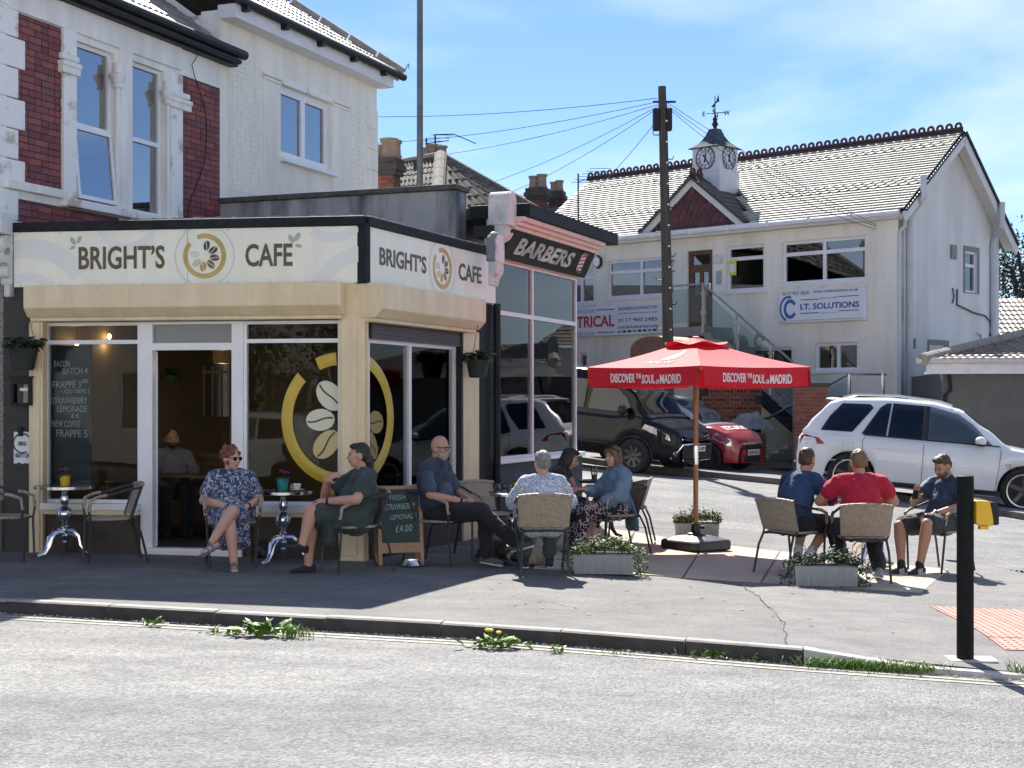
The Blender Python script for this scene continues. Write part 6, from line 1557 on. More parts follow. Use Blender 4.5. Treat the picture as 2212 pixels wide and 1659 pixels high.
for v in me.vertices: v.co=bon(3.36-(v.co.y-min(ysv))/(max(ysv)-min(ysv))*.17*-1-.28,((v.co.x-min(xs))/(max(xs)-min(xs))-.5)*1.0,0)+Vector((0,0,.002 if v.co.z>0 else 0))
me.materials.append(WRAP); link('bonnet_lettering',me,rb)
f['body_patch']([(2.6,.5),(2.75,.62),(2.9,.72),(2.8,.74),(2.62,.66)],'wrap_flash',WRAP,(-1,),.006)
for s in (-1,1): MB().ell((2.25,s*.92,1.02),.06,.09,.06,10,6).build('door_mirror',RP,rb,smooth=True)
# ---------- lamp post, telegraph pole, wires ----------
GALV=M('weathered_grey_green_pole',(.10,.115,.11),(.15,.165,.155),5,rough=.6,metal=.3)
q=V(907,400,30.0); gz_=G(q.x,30)
lp=thing('lamp_post','tall plain grey-green lamp post rising out of frame behind the grey parapet','lamp post',(q.x,q.y,gz_))
MB().tube([(0,0,0),(0,0,1.3),(0,0,1.5),(0,0,10.5)],[.11,.11,.07,.06],14).build('column',GALV,lp,smooth=True)
MB().tube([(0,0,10.4),(0,-.2,10.75),(0,-.7,10.9)],.035,8).build('bracket',GALV,lp,smooth=True); MB().ell((0,-.95,10.9),.12,.32,.07).build('lantern',GALV,lp,smooth=True)
WOODP=M('creosoted_wood',(.055,.045,.035),(.10,.085,.065),3,rough=.9,bump=.5,bscale=14,stretch=(6,6,.5))
p0=V(1447,985,32.0); p1=V(1430,187,32.0)
tp=thing('telegraph_pole','dark wooden telegraph pole with steps and wires, leaning slightly left','telegraph pole',(p0.x,p0.y,G(p0.x,p0.y)))
b0=Vector((0,0,0)); b1=p1-Vector(tp.location)
MB().tube([b0,b0.lerp(b1,.5)+Vector((.02,0,0)),b1],[.13,.112,.085],14).build('pole',WOODP,tp,smooth=True)
for k in range(9):
    c=b0.lerp(b1,.36+k*.064); s=1 if k%2 else -1; MB().tube([c,c+Vector((s*.2,0,0)),c+Vector((s*.22,0,.07))],.012,5).build('step_iron',SOOT,tp)
for k in range(12):
    c=b0.lerp(b1,.3+k*.055); MB().box(c.x+.05,c.x+.09,c.y-.12,c.y-.08,c.z,c.z+.03).build('cable_clip',WHITE,tp)
MB().tube([b0.lerp(b1,.25)+Vector((.11,-.06,0)),b0.lerp(b1,.96)+Vector((.085,-.04,0))],.012,5).build('riser_cable',SOOT,tp)
for s,w in ((-1,.12),(1,.10)): 
    c=b0.lerp(b1,.92); MB().box(c.x+s*.14-w*.6,c.x+s*.14+w*.6,c.y-.1,c.y+.1,c.z-.30,c.z+.18).build('joint_box',BLACK,tp,bevel=.02)
c=b0.lerp(b1,.42); MB().ell((c.x+.12,c.y-.05,c.z-1.1),.07,.08,.22).build('cable_coil',BLACK,tp)
MB().box(b1.x-.2,b1.x+.3,b1.y-.02,b1.y+.02,b1.z-.35,b1.z-.31).build('cross_iron',SOOT,tp)
WIRE=M('wire_black',(.03,.03,.035))
def wire(a,b,sag,lab,r=.0075):
    a=Vector(a);b=Vector(b); pts=[]
    for i in range(17): t=i/16; p=a.lerp(b,t); p.z-=sag*4*t*(1-t); pts.append(p)
    tag(MB().tube(pts,r,5).build('overhead_wire',WIRE),lab,'wire','overhead wires from the telegraph pole')
top=p1+Vector((-.1,0,-.25)); topr=p1+Vector((.12,0,-.35))
wire(top,V(795,252,40),.12,'topmost overhead wire running left from the telegraph pole')
wire(top+Vector((0,0,-.08)),V(805,310,40),.15,'second overhead wire running left from the telegraph pole'); wire(top+Vector((0,0,-.14)),V(800,352,38),.2,'third overhead wire running left, nearly parallel to the one below it')
wire(top+Vector((0,0,-.18)),V(1052,398,42),.12,'overhead wire dropping left to the dark tiled roof'); wire(top+Vector((0,0,-.22)),V(1092,420,42),.14,'overhead wire dropping left just short of the second chimney')
wire(top+Vector((-.02,0,-.5)),V(1290,408,39),.05,'steep overhead wire dropping to the clock building ridge')
wire(topr,V(1893,486,33.6),.10,'upper of three overhead wires from the pole to the clock building corner',.006); wire(topr+Vector((0,0,-.06)),V(1893,490,33.6),.2,'middle of three overhead wires from the pole to the clock building corner',.006); wire(topr+Vector((0,0,-.1)),V(1893,495,33.6),.35,'lowest of three overhead wires from the pole to the clock building corner',.006)
# ---------- roofs and chimneys behind ----------
def tile_plane(par,A,B,P1,P0,mats,tw=.28,th=.30,lift=.05,nm='roof_tiles'):
    """tiled slope A-B (top) P1-P0 (bottom); joined"""
    A,B,P1,P0=[Vector(p) for p in (A,B,P1,P0)]
    nrm=((P1-P0).cross(A-P0) if (A-B).length>.01 else (P1-P0).cross(A-P0)).normalized()
    H=((A+B)/2-(P0+P1)/2).length; n=max(4,int(H/th)); parts=[MB() for _ in mats]
    if nrm.z<0: nrm=-nrm
    MB().add([p-nrm*.12 for p in (A,B,P1,P0)],[(3,2,1,0)]).build('roof_slope',SOOT,par)
    for i in range(n):
        l0=P0.lerp(A,i/n); r0=P1.lerp(B,i/n); l1=P0.lerp(A,(i+1.15)/n); r1=P1.lerp(B,(i+1.15)/n); m=max(1,int((r0-l0).length/tw))
        for k in range(m):
            a=l0.lerp(r0,k/m); b=l0.lerp(r0,(k+.93)/m); c=l1.lerp(r1,(k+.93)/m); d=l1.lerp(r1,k/m); mid0=a.lerp(b,.5); mid1=d.lerp(c,.5); u=nrm*lift
            random.choice(parts).add([a+u*.4,mid0+u*1.25,b+u*.4,c+u*.1,mid1+u*.7,d+u*.1,a,b],[(0,1,4,5),(1,2,3,4),(6,7,2,1,0)])
    for q,mt in zip(parts,mats): tag(q.build(nm,mt,par),kind='stuff')
DT=[M('dark_back_tile%d'%i,c,tuple(x*.6 for x in c),9,rough=.85,spec=.2) for i,c in enumerate([(.17,.15,.125),(.12,.105,.09),(.21,.185,.155)])]
POT=M('terracotta_pot',(.33,.23,.17),(.25,.175,.13),6,rough=.85); CHB=M('sooty_brick',(.15,.06,.045),(.09,.05,.045),7,rough=.9,bump=.3)
hb=thing('hipped_roof_house','house with dark tiled hipped roof behind the grey parapet','house',(0,0,0))
A=V(860,353,38);B=V(952,337,34.5);P1=V(938,520,30.5);P2=V(1205,480,35);P0=V(720,520,35); A2=V(1040,345,44)
tile_plane(hb,A,B,P1,P0,DT); tile_plane(hb,B,B,P2,P1,DT)
tile_plane(hb,B,A,V(900,480,46),P2,DT)
for k in range(9):
    a=B.lerp(P1,k/9); b=B.lerp(P1,(k+.96)/9); MB().tube([a,b],.15,10).build('hip_tile',LICH,hb,smooth=True)
for k in range(14):
    a=B.lerp(P2,k/14); b=B.lerp(P2,(k+.96)/14); MB().tube([a,b],.11,8).build('hip_tile',DT[0],hb,smooth=True)
for k in range(9): a=A.lerp(B,k/9); b=A.lerp(B,(k+.96)/9); MB().tube([a,b],.11,8).build('ridge_tile',DT[1],hb,smooth=True)
pb=[(P0.x,P0.y),(P1.x,P1.y),(P2.x,P2.y),(P2.x-1,P2.y+7),(P0.x,P0.y+7)]
MB().slab(pb,-.5,min(P0.z,P1.z,P2.z)).build('house_wall',REND2,hb)
def chimney(label,x0,x1,ytop,ybot,Y,pots,seg='brick',rot=-.3):
    a=V((x0+x1)/2,ybot,Y); zt=V(x0,ytop,Y).z; w=(x1-x0)/F*Y*.86
    c=thing('chimney',label,'chimney',(a.x,a.y+w/2,a.z-1.2),rot,'chimney stacks behind the shops'); h=zt-a.z+1.2
    MB().box(-w/2,w/2,-w*.35,w*.35,0,h-.35).build('stack',CHB,c)
    for i,(e,zz,hh) in enumerate(((.05,h-.35,.10),(.10,h-.25,.12),(.06,h-.13,.13))): MB().box(-w/2-e,w/2+e,-w*.35-e,w*.35+e,zz+.001*i,zz+hh).build('corbel',M('sooty_cap',(.09,.075,.065),(.05,.045,.04),6,rough=.95),c)
    nrows=int((h-.35)/.225)
    for k,(px,hh,r) in enumerate(pots): MB().lathe([(r*.9,0),(r,.05),(r*.85,.1),(r*.8,hh-.08),(r,hh-.05),(r,hh),(r*.8,hh)],12,(px*w,0,h)).build('chimney_pot',POT,c,smooth=True)
    # brick courses as raised bands of bricks
    rh=.09; z=max(0,h-2.2); r=0
    while z<h-.40:
        n=max(2,int(w/.24))
        for k in range(n): 
            o=(r%2)*.5; a0=max(-w/2,-w/2+(k-o)*w/n); b0=min(w/2,-w/2+(k+1-o)*w/n-.014)
            if b0-a0>.05: MB().box(a0,b0,-w*.35-.012,-w*.35,z,z+rh-.016).build('brick',random.choice(BRR),c)
        z+=rh; r+=1
    return c
chimney('brick chimney with a pale orange pot beside the white house',800,862,340,430,30.5,((.15,.42,.2),(.38,.38,.16),(-.35,.3,.14)))
chimney('brick chimney with two dark pots right of the barber console',1140,1184,405,460,44,((-.25,.38,.16),(.25,.42,.17)))
chimney('small far brick chimney nearest to the clock building roof',1187,1218,412,432,46,((-.2,.3,.14),(.25,.34,.14)))
for k,(x,y,r) in enumerate(((933,334,.15),(953,337,.16),(921,341,.13))):
    q=V(x,y+8,36); 
    c=thing('chimney_pot',['left','right','lowest'][k]+' of the three terracotta pots on the hipped roof ridge','chimney pot',tuple(q),0,'pots on the hipped roof'); MB().lathe([(r*.9,0),(r,.05),(r*.85,.1),(r*.8,.26),(r,.29),(r,.33),(r*.8,.33)],12).build('pot',POT,c,smooth=True); MB().box(-.3,.3,-.25,.25,-.7,.0).build('stack',CHB,c)
hb2=thing('tiled_roof_house','far house with grey tiled roof between barber and clock building','house',(0,0,0))
tile_plane(hb2,V(1095,420,47),V(1248,432,47),V(1262,560,41),V(1060,560,41),DT); MB().slab([(V(1060,560,41).x,41),(V(1262,560,41).x,41),(V(1248,432,47).x,50),(V(1095,420,47).x,50)],-.5,V(1060,555,41).z).build('house_wall',REND2,hb2)
def aerial(label,x,y0,y1,Y,arms,arm2=None):
    a=V(x,y1,Y); h=V(x,y0,Y).z-a.z; t=thing('tv_aerial',label,'aerial',tuple(a),0,'tv aerials on the roofs')
    MB().tube([(0,0,-.8),(0,0,h)],.022,6).build('mast',SOOT,t)
    if arm2: MB().tube([(0,0,h*.98),(.45,-.1,h*.97),(1.0,-.2,h*.97-.25)],.012,5).build('boom',SOOT,t)
    else:
        MB().tube([(.0,0,h*.72),(.55,.3,h*.98)],.012,5).build('boom',SOOT,t)
        for k in range(arms): 
            c=Vector((.1+k*.1,0,h*.70+k*.075)); MB().tube([c+Vector((-.28,.1,.02)),c+Vector((.28,-.1,-.02))],.009,4).build('element',SOOT,t)
aerial('tv aerial with a long angled boom right of the lamp post',940,290,330,36,0,True); aerial('small tv aerial just right of the lamp post',921,298,342,37,4); aerial('branching tv aerial left of the clock building ridge',1249,375,438,40,6)
# ---------- garage and tree at the right ----------
q=V(2035,1010,30.0); gq=thing('garage','grey rendered garage with brown tiled roof at right edge','garage',(q.x,q.y,-.9),R(-7))
GW=M('dark_grey_render',(.15,.145,.135),(.11,.107,.10),2,rough=.9,bump=.3); 
ev=V(2035,806,30.0).z+.9
MB().box(0,6,0,5,-.3,ev).build('wall',GW,gq); MB().box(-.35,6.2,-.32,-.27,ev-.02,ev+.2).build('eave_board',M('white_garage_board',(.74,.73,.72)),gq); MB().box(-.35,6,-.27,.02,ev-.02,ev+.02).build('soffit',SOFF,gq)
MB().tube([(-.55,-.38,ev+.24),(6.2,-.38,ev+.24)],.06,10).build('gutter',M('pinkish_gutter',(.62,.56,.55),(.55,.5,.5),6,rough=.5),gq,smooth=True)
pt=R(9)
BT=[M('brown_pantile%d'%i,c,tuple(x*.6 for x in c),7,rough=.55,bump=.2) for i,c in enumerate([(.26,.20,.16),(.20,.155,.125),(.30,.235,.19)])]
MB().add([(-.4,-.4,ev+.22),(6.2,-.4,ev+.22),(6.2,4,ev+.22+4.4*math.tan(pt)),(2.6,4,ev+.22+4.4*math.tan(pt))],[(0,1,2,3)]).build('roof_underlay',SOOT,gq)
roof_tiles(gq,-.4,5.6,-.42,ev+.25,pt,11,tw=.30,th=.38,mats=BT,clip=lambda u,y,z:u>(y+.42)*.68-.25)
for k in range(9):
    a=Vector((-.45,-.45,ev+.27)).lerp(Vector((2.6,4,ev+.3+4.4*math.tan(pt))),k/9); b=Vector((-.45,-.45,ev+.27)).lerp(Vector((2.6,4,ev+.3+4.4*math.tan(pt))),(k+.97)/9); MB().tube([a,b],.12,10).build('hip_tile',LICH,gq,smooth=True)
MB().tube([(.1,-.25,ev-.05),(.15,-.1,ev-.35),(.05,-.08,ev-.45),(.05,-.08,0)],.04,8).build('rain_pipe',BLACK,gq,smooth=True)
q=V(2168,735,41); g2=thing('tiled_outbuilding','low outbuilding with brown pantile roof behind the garage','outbuilding',(q.x,q.y,-.9),R(-5))
e2=q.z+.9; MB().box(0,6,0,4,-.3,e2).build('wall',REND2,g2); roof_tiles(g2,-.1,5,-.3,e2+.05,R(22),9,tw=.30,th=.38,mats=BT)
LEAFD=[M('dark_leaf%d'%i,c,tuple(x*.6 for x in c),3,rough=.6) for i,c in enumerate([(.030,.055,.022),(.045,.08,.03),(.022,.042,.02)])]
def tree(label,base,h,crown,nl,mats,lean=0,nm='tree'):
    t=thing(nm,label,'tree',tuple(base)); r=h*.022
    trunk=MB().tube([(0,0,-.3),(.1,0,h*.3),(.0,.05,h*.6),(.05,0,h*.92)],[r*1.4,r,r*.7,r*.2],8)
    cl=[]
    for k in range(26):
        a=random.uniform(0,2*PI); zz=random.uniform(.28,.98); rad=crown*math.sin(PI*min(1,(zz-.2)/.85))**.7*random.uniform(.4,1); c=Vector((rad*math.cos(a),rad*math.sin(a),h*zz)); cl.append(c)
        trunk.tube([(0,0,h*max(.2,zz-.2)),c*.5+Vector((0,0,h*zz*.48)),c],[r*.5,r*.3,r*.1],5)
    trunk.build('trunk',M('bark',(.07,.055,.04),(.04,.03,.025),6,rough=.95),t,smooth=True)
    for i,mt in enumerate(mats):
        mb=MB()
        for j in range(nl//len(mats)):
            c=random.choice(cl); p=c+Vector((random.gauss(0,1),random.gauss(0,1),random.gauss(0,.8)))*crown*.22
            leaf(mb,p,(random.uniform(-1,1),random.uniform(-1,1),random.uniform(-.8,.5)),random.uniform(.10,.2),random.uniform(.05,.1),.4,random.uniform(-1,1))
        mb.build('crown',mt,t)
    return t
q=V(2215,900,52); tree('dark leafy tree behind the gable at right edge',(q.x,52,-1),8.3,2.5,9000,LEAFD)
# ---------- black push-button post ----------
q=GP(2085,1407); po=thing('push_button_post','black ribbed post with yellow push-button box at the crossing','post',(q.x,q.y,GD(q.x,q.y)+.004))
PB=M('black_post_paint',(.006,.007,.008),(.011,.012,.013),6,rough=.6,spec=.15)
s_=F/q.y; hp=(1407-1010)/s_; rp_=18.0/s_
mb=MB(); n=48; prof=[(rp_*(1 if (j//2)%2 else .955)) for j in range(n)]; vs=[]
for z in (0,hp-.015): vs+=[(prof[j]*math.cos(2*PI*j/n),prof[j]*math.sin(2*PI*j/n),z) for j in range(n)]
mb.add(vs,[(j,(j+1)%n,(j+1)%n+n,j+n) for j in range(n)]); mb.build('shaft',PB,po)
MB().lathe([(rp_*1.0,hp-.016),(rp_*1.0,hp-.004),(rp_*.9,hp)],32).build('cap',PB,po,smooth=True,ang=40)
MB().slab([(-.13,-.11),(.2,-.13),(.22,.10),(-.12,.12)],-.01,.008).build('base_patch',M('mortar_patch',(.5,.48,.44),(.4,.38,.34),8,rough=.9),po)
YB=M('yellow_box',(.75,.45,.02),(.70,.40,.02),4,rough=.4)
bz0,bz1=(1407-1118)/s_,(1407-1064)/s_
prof=[(rp_*1.02,bz0+.01),(rp_+.125,bz0),(rp_+.135,bz0+.05),(rp_+.10,bz1),(rp_*1.02,bz1+.005)]
MB().prism(prof,-.06,.055).build('button_box',YB,po,bevel=.012); MB().prism([(rp_+.127,bz0+.005),(rp_+.165,bz0+.01),(rp_+.165,bz1-.04),(rp_+.14,bz1-.01),(rp_+.104,bz1-.004)],-.065,.06).build('button_panel',BLACK,po,bevel=.01); MB().box(rp_+.04,rp_+.10,-.03,.03,bz0-.025,bz0).build('sounder',YB,po)
# ---------- parasol ----------
q=GP(1503,1188); UB=thing('parasol','red parasol with white lettering on a wooden pole and black base','parasol',(q.x,q.y,G(q.x,q.y)+.01))
s_=F/q.y
def uz_(vy): return (1188-vy)/s_
RD=M('red_parasol_cloth',(.62,.012,.03),(.56,.010,.026),3,rough=.75,bump=.12,bscale=8); nt,b=nodes(RD)
tl=N(nt,'ShaderNodeBsdfTranslucent'); tl.inputs[0].default_value=(.75,.02,.03,1); ms=N(nt,'ShaderNodeMixShader',i_0=.12); o=[n_ for n_ in nt.nodes if n_.type=='OUTPUT_MATERIAL'][0]; Lk(nt,b.outputs[0],ms.inputs[1]); Lk(nt,tl.outputs[0],ms.inputs[2]); Lk(nt,ms.outputs[0],o.inputs[0])
WPR=M('white_cloth_print',(.82,.80,.80),(.76,.74,.74),5,rough=.8)
Ru=266/s_; zr=uz_(798); za=uz_(730); 
VX=[Vector((Ru*math.cos(R(265+60*k)),Ru*math.sin(R(265+60*k)),zr)) for k in range(6)]; AP=Vector((0,0,za))
def can(k,u,v):
    """canopy point: u along rim of panel k 0..1, v from rim 0 to apex 1; rim sags between ribs"""
    a,b=VX[k%6],VX[(k+1)%6]; p=a.lerp(b,u).lerp(AP,v); sag=4*u*(1-u)*(1-v); c=Vector((0,0,0)); r=1-.035*sag; p=Vector((p.x*r,p.y*r,p.z-.035*math.sin(PI*v)*1.0-.015*sag)); return p
cv=MB(); nu,nv=10,9
for k in range(6):
    vs=[can(k,i/nu,j/nv*.86) for j in range(nv+1) for i in range(nu+1)]
    cv.add(vs,[(j*(nu+1)+i,j*(nu+1)+i+1,(j+1)*(nu+1)+i+1,(j+1)*(nu+1)+i) for j in range(nv) for i in range(nu)])
canopy=cv.build('canopy',RD,UB,smooth=True,ang=18)
vt_=MB()
for k in range(6):
    a,b=can(k,0,.72),can(k,1,.72); up=Vector((0,0,.10)); t_=Vector((0,0,za+.06)); vs=[]
    for j in range(4):
        for i in range(9):
            u=i/8; p=can(k,u,.72+.28*j/3) if j else a.lerp(b,u)*1.02; hgt=.004+.02*math.sin(2*PI*u*1)*(1 if j<2 else 0)*(.7 if j else 1); vs.append((p.x*1.0,p.y*1.0,p.z+hgt))
    vt_.add(vs,[(j*9+i,j*9+i+1,(j+1)*9+i+1,(j+1)*9+i) for j in range(3) for i in range(8)])
vt_.build('vent_cap',RD,UB,smooth=True,ang=30)
MB().lathe([(.04,0),(.04,.01),(.02,.015)],12,(0,0,za-.005)).build('finial',WPR,UB)
vh=(840-801)/s_
def val(k,u,z):  # valance point, z 0 top .. 1 bottom
    p=can(k,u,0); out=1+.012*math.sin(9*u+k*2)*z; return Vector((p.x*out,p.y*out,p.z-vh*z))
for k in range(6):
    nu=12; vs=[val(k,.03+.94*i/nu,j/3) for j in range(4) for i in range(nu+1)]
    vm=MB().add(vs,[(j*(nu+1)+i,(j+1)*(nu+1)+i,(j+1)*(nu+1)+i+1,j*(nu+1)+i+1) for j in range(3) for i in range(nu)]).build('valance',RD,UB,smooth=True,ang=60)
    if k in (5,0,1):
        for t_,u0,u1,z0,z1 in (('DISCOVER',.20,.42,.78,.30),('THE',.43,.475,.55,.30),('SOUL',.483,.60,.82,.36),('OF',.608,.638,.84,.62),('MADRID',.645,.83,.84,.36)):
            me=textmesh(t_,.02); xs=[v.co.x for v in me.vertices]; ysv=[v.co.y for v in me.vertices]
            for v in me.vertices:
                u=u0+(v.co.x-min(xs))/(max(xs)-min(xs))*(u1-u0); z=z0+(v.co.y-min(ysv))/(max(ysv)-min(ysv))*(z1-z0); p=val(k,u,z); n_=Vector((p.x,p.y,0)).normalized(); v.co=p+n_*(.008 if v.co.z>0 else .004)
            me.materials.append(WPR); link('valance_lettering',me,vm)
def clog(u,v): p=can(5,u,v); q=can(5,u+.01,v)-p; r_=can(5,u,v+.01)-p; n_=q.cross(r_).normalized(); n_=n_ if n_.z>0 else -n_; return p+n_*.006
shape=[(.50,.30),(.60,.31),(.66,.36),(.70,.42),(.73,.50),(.745,.57),(.735,.62),(.70,.63),(.68,.58),(.655,.545),(.60,.50),(.55,.44),(.515,.37)]
MB().add([clog(u,v) for u,v in shape],[tuple(range(len(shape)))]).build('canopy_emblem',WPR,canopy)
for t_,u0,u1,v0,v1,bo in (('MADRÍ',.40,.70,.17,.30,.03),('EXCEPCIONAL',.40,.60,.115,.145,.0)):
    me=textmesh(t_,bo); xs=[v.co.x for v in me.vertices]; ysv=[v.co.y for v in me.vertices]
    for v in me.vertices:
        u=u0+(v.co.x-min(xs))/(max(xs)-min(xs))*(u1-u0); w_=v0+(v.co.y-min(ysv))/(max(ysv)-min(ysv))*(v1-v0); v.co=clog(u,w_)
    me.materials.append(WPR); link('canopy_lettering',me,canopy)
PWD=M('varnished_wood',(.40,.20,.07),(.30,.145,.05),4,rough=.45,stretch=(8,8,.6))
MB().tube([(0,0,.15),(0,0,za-.05)],.030,14).build('pole',PWD,UB,smooth=True)
MB().tube([(0,0,uz_(1005)),(0,0,uz_(965))],.031,14).build('pole_plate',CHR,UB)
for k in range(6):
    MB().beam((0,0,za-.1),tuple(can(k,0,0)-Vector((0,0,.03))),.016,.025).build('rib',PWD,UB); c=can(k,0,.45); MB().beam((0,0,zr-.05),(c.x,c.y,c.z-.05),.014,.02).build('strut',PWD,UB)
MB().lathe([(.05,zr-.1),(.05,zr)],12).build('runner',PWD,UB)
bs=.31; base=MB(); vs=[]
for r,z in ((bs*1.0,.0),(bs*1.03,.02),(bs*1.03,.10),(bs*.96,.12),(bs*.45,.165),(bs*.3,.17)):
    for sx,sy in ((-1,-.82),(-.82,-1),(.82,-1),(1,-.82),(1,.82),(.82,1),(-.82,1),(-1,.82)): vs.append((sx*r,sy*r,z))
base.add(vs,[(i*8+j,i*8+(j+1)%8,i*8+8+(j+1)%8,i*8+8+j) for i in range(5) for j in range(8)]+[tuple(range(40,48))])
base.xf(Matrix.Rotation(R(38),4,'Z')).build('base',M('black_plastic_base',(.02,.021,.023),(.03,.03,.032),6,rough=.4),UB,bevel=.008)
for k in range(8): MB().beam((.10*math.cos(k*PI/4+.3),.10*math.sin(k*PI/4+.3),.168),(.27*math.cos(k*PI/4+.3),.27*math.sin(k*PI/4+.3),.128),.03,.014).build('base_rib',MATS['black_plastic_base'],UB)
MB().lathe([(.10,.16),(.10,.19),(.06,.2),(.055,.30),(.045,.31)],16).build('pole_socket',MATS['black_plastic_base'],UB,smooth=True,ang=40); MB().tube([(.05,0,.26),(.10,0,.26)],.02,8).build('clamp_knob',BLACK,UB)
# ---------- planters ----------
ZINC=M('zinc',(.36,.39,.42),(.28,.31,.34),3,rough=.45,metal=.5,stretch=(12,12,1)); SOIL=M('soil',(.05,.035,.025))
GR=[M('herb_green%d'%i,c,tuple(x*.65 for x in c),4,rough=.6) for i,c in enumerate([(.10,.17,.035),(.16,.22,.05),(.07,.12,.03)])]
GRD=[M('juniper%d'%i,c,tuple(x*.65 for x in c),4,rough=.7) for i,c in enumerate([(.05,.085,.04),(.07,.10,.05),(.035,.06,.03)])]
def planter(label,px,py,w,rot,mats,dead=False,trail=True):
    q=GP(px,py); t=thing('zinc_planter',label,'planter',(q.x,q.y+.1,G(q.x,q.y)+.012),rot,'zinc trough planters')
    h=.19; d=.11
    vs=[]
    for sx,sy,z,k in ((-1,-1,0,.88),(1,-1,0,.88),(1,1,0,.88),(-1,1,0,.88),(-1,-1,h,1),(1,-1,h,1),(1,1,h,1),(-1,1,h,1)): vs.append((sx*w/2*(k+ (1-k)*.6),sy*d*k,z))
    MB().add(vs,[(0,3,2,1),(0,1,5,4),(1,2,6,5),(2,3,7,6),(3,0,4,7)]).build('trough',ZINC,t)
    MB().tube([vs[4],vs[5],vs[6],vs[7]],.009,6,closed=True).build('rolled_rim',ZINC,t)
    n=int(w/.03)
    rb=MB()
    for i in range(n): x=-w/2+.03+(w-.06)*i/(n-1); rb.tube([(x*.95,-d*.9-.002,.02),(x,-d-.001,h-.02)],.004,5)
    rb.build('fluting',ZINC,t)
    MB().box(-w/2+.01,w/2-.01,-d+.01,d-.01,h-.05,h-.02).build('soil',SOIL,t)
    for mt in mats:
        mb=MB()
        for j in range(420):
            x=random.uniform(-w/2,w/2)*1.05; y=random.uniform(-d,d)*1.2; z=h+abs(random.gauss(0,.045))+.05*max(0,math.sin(x*7+1))
            if trail and random.random()<.25: x=random.choice((1,1,-1))*(w/2+random.uniform(0,.13)); z=h-random.uniform(-.05,.2); 
            leaf(mb,(x,y,z),(random.uniform(-1,1),random.uniform(-1,.4),random.uniform(-.2,1)),random.uniform(.02,.05),random.uniform(.012,.024),.4,random.uniform(-1,1))
        for j in range(7):
            x=random.uniform(-w/2,w/2)*.8; zt=h+random.uniform(.08,.2)
            for z_ in range(6): zz=h+(zt-h)*z_/5; leaf(mb,(x,0,zz),(random.uniform(-1,1),random.uniform(-1,1),.4),.045,.025,.4)
            mb.tube([(x,0,h-.03),(x+.01,0,zt)],.003,4)
        mb.build('foliage',mt,t)
    return t
planter('zinc trough planter of bright herbs in front of the woman in denim',1306,1243,.60,R(-6),GR)
planter('zinc trough planter of straggly herbs behind the parasol base',1508,1166,.56,R(-9),GR+[M('dry_stems',(.35,.27,.16))],trail=False)
planter('zinc trough planter of dark conifer sprigs beside the men',1788,1269,.60,R(-7),GRD)
# ---------- hanging baskets ----------
POTD=M('dark_green_pot',(.02,.028,.025),(.03,.04,.035),8,rough=.6)
def basket(label,pos,s,hook=None):
    t=thing('hanging_basket',label,'hanging basket',tuple(pos),0,'hanging plant pots on the cafe front')
    MB().lathe([(.10*s,-.22*s),(.11*s,-.2*s),(.145*s,-.01),(.15*s,0),(.13*s,0),(.12*s,-.03)],14).build('pot',POTD,t,smooth=True,ang=40)
    for mt in GRD[:2]+LEAFD[:1]:
        mb=MB()
        for j in range(60): a=random.uniform(0,2*PI); r=random.uniform(.02,.15)*s; leaf(mb,(r*math.cos(a),r*math.sin(a),random.uniform(0,.09)*s),(math.cos(a),math.sin(a),random.uniform(-.5,.7)),random.uniform(.06,.11)*s,random.uniform(.04,.07)*s,.5,random.uniform(-.6,.6))
        mb.build('foliage',mt,t)
    for a in (0,2.1,4.2): MB().tube([(.14*s*math.cos(a),.14*s*math.sin(a),0),hook or (0,0,.4)],.003,4).build('chain',SOOT,t)
basket('dark hanging plant pot left of the chalk menu window',FC.w(FC.u(50,-.25),-.25,FC.uz(50,752,-.25)[1]),1.05,(.0,.2,.3))
basket('dark hanging plant pot by the rain pipe beside the barber window',SD.w(SD.u(1032,-.22),-.22,SD.uz(1032,778,-.22)[1]),.95,(.0,.0,.42))
# ---------- weeds in the gutter ----------
WE=[M('weed_green%d'%i,c,tuple(x*.7 for x in c),4,rough=.5) for i,c in enumerate([(.13,.26,.03),(.09,.18,.03),(.20,.33,.05)])]
YF=M('dandelion_yellow',(.85,.60,.02))
def weed(label,px,py,spread,h,n,kind='broad',flowers=0,cat='weed'):
    q=GP(px,py+8,-KD); t=thing('weed',label,cat,(q.x,q.y,q.z-.003),0,'weeds along the gutter')
    for mt in WE:
        mb=MB()
        for j in range(n):
            a=random.uniform(0,2*PI); x=random.gauss(0,spread*.35); y=random.gauss(0,.03)
            if kind=='broad': leaf(mb,(x,y,random.uniform(0,h*.3)),(math.cos(a),math.sin(a)*.6,random.uniform(.2,1.3)),random.uniform(.3,1)*h*.95,h*random.uniform(.14,.36),.5,random.uniform(-.8,.8))
            else: leaf(mb,(x,y,0),(math.cos(a)*.5,math.sin(a)*.4,1),random.uniform(.5,1)*h,.008,.5)
        mb.build('leaves',mt,t)
    for k in range(flowers):
        x=random.uniform(-.08,.08); z=h*random.uniform(.8,1.2); MB().tube([(x*.5,0,0),(x,-.02,z)],.003,4).build('stem',WE[0],t); MB().ell((x,-.02,z),.022,.022,.012,10,5).build('flower',YF,t)
weed('big clump of broad-leaved weed growing from the gutter',575,1366,.30,.16,26); weed('spiky grass tuft beside the big gutter weed',640,1370,.22,.13,26,'grass'); weed('small leafy weed left of the big gutter weed',492,1362,.18,.09,10)
weed('dandelion clump with yellow flowers in the gutter',1072,1392,.28,.14,22,'broad',3); weed('single small weed sprig right of the dandelion',1203,1402,.05,.10,5); weed('low sprawling weed on the kerb face below the tan joint',1545,1412,.26,.11,12); weed('thin weed near the end of the kerb stones',1655,1420,.20,.10,8)
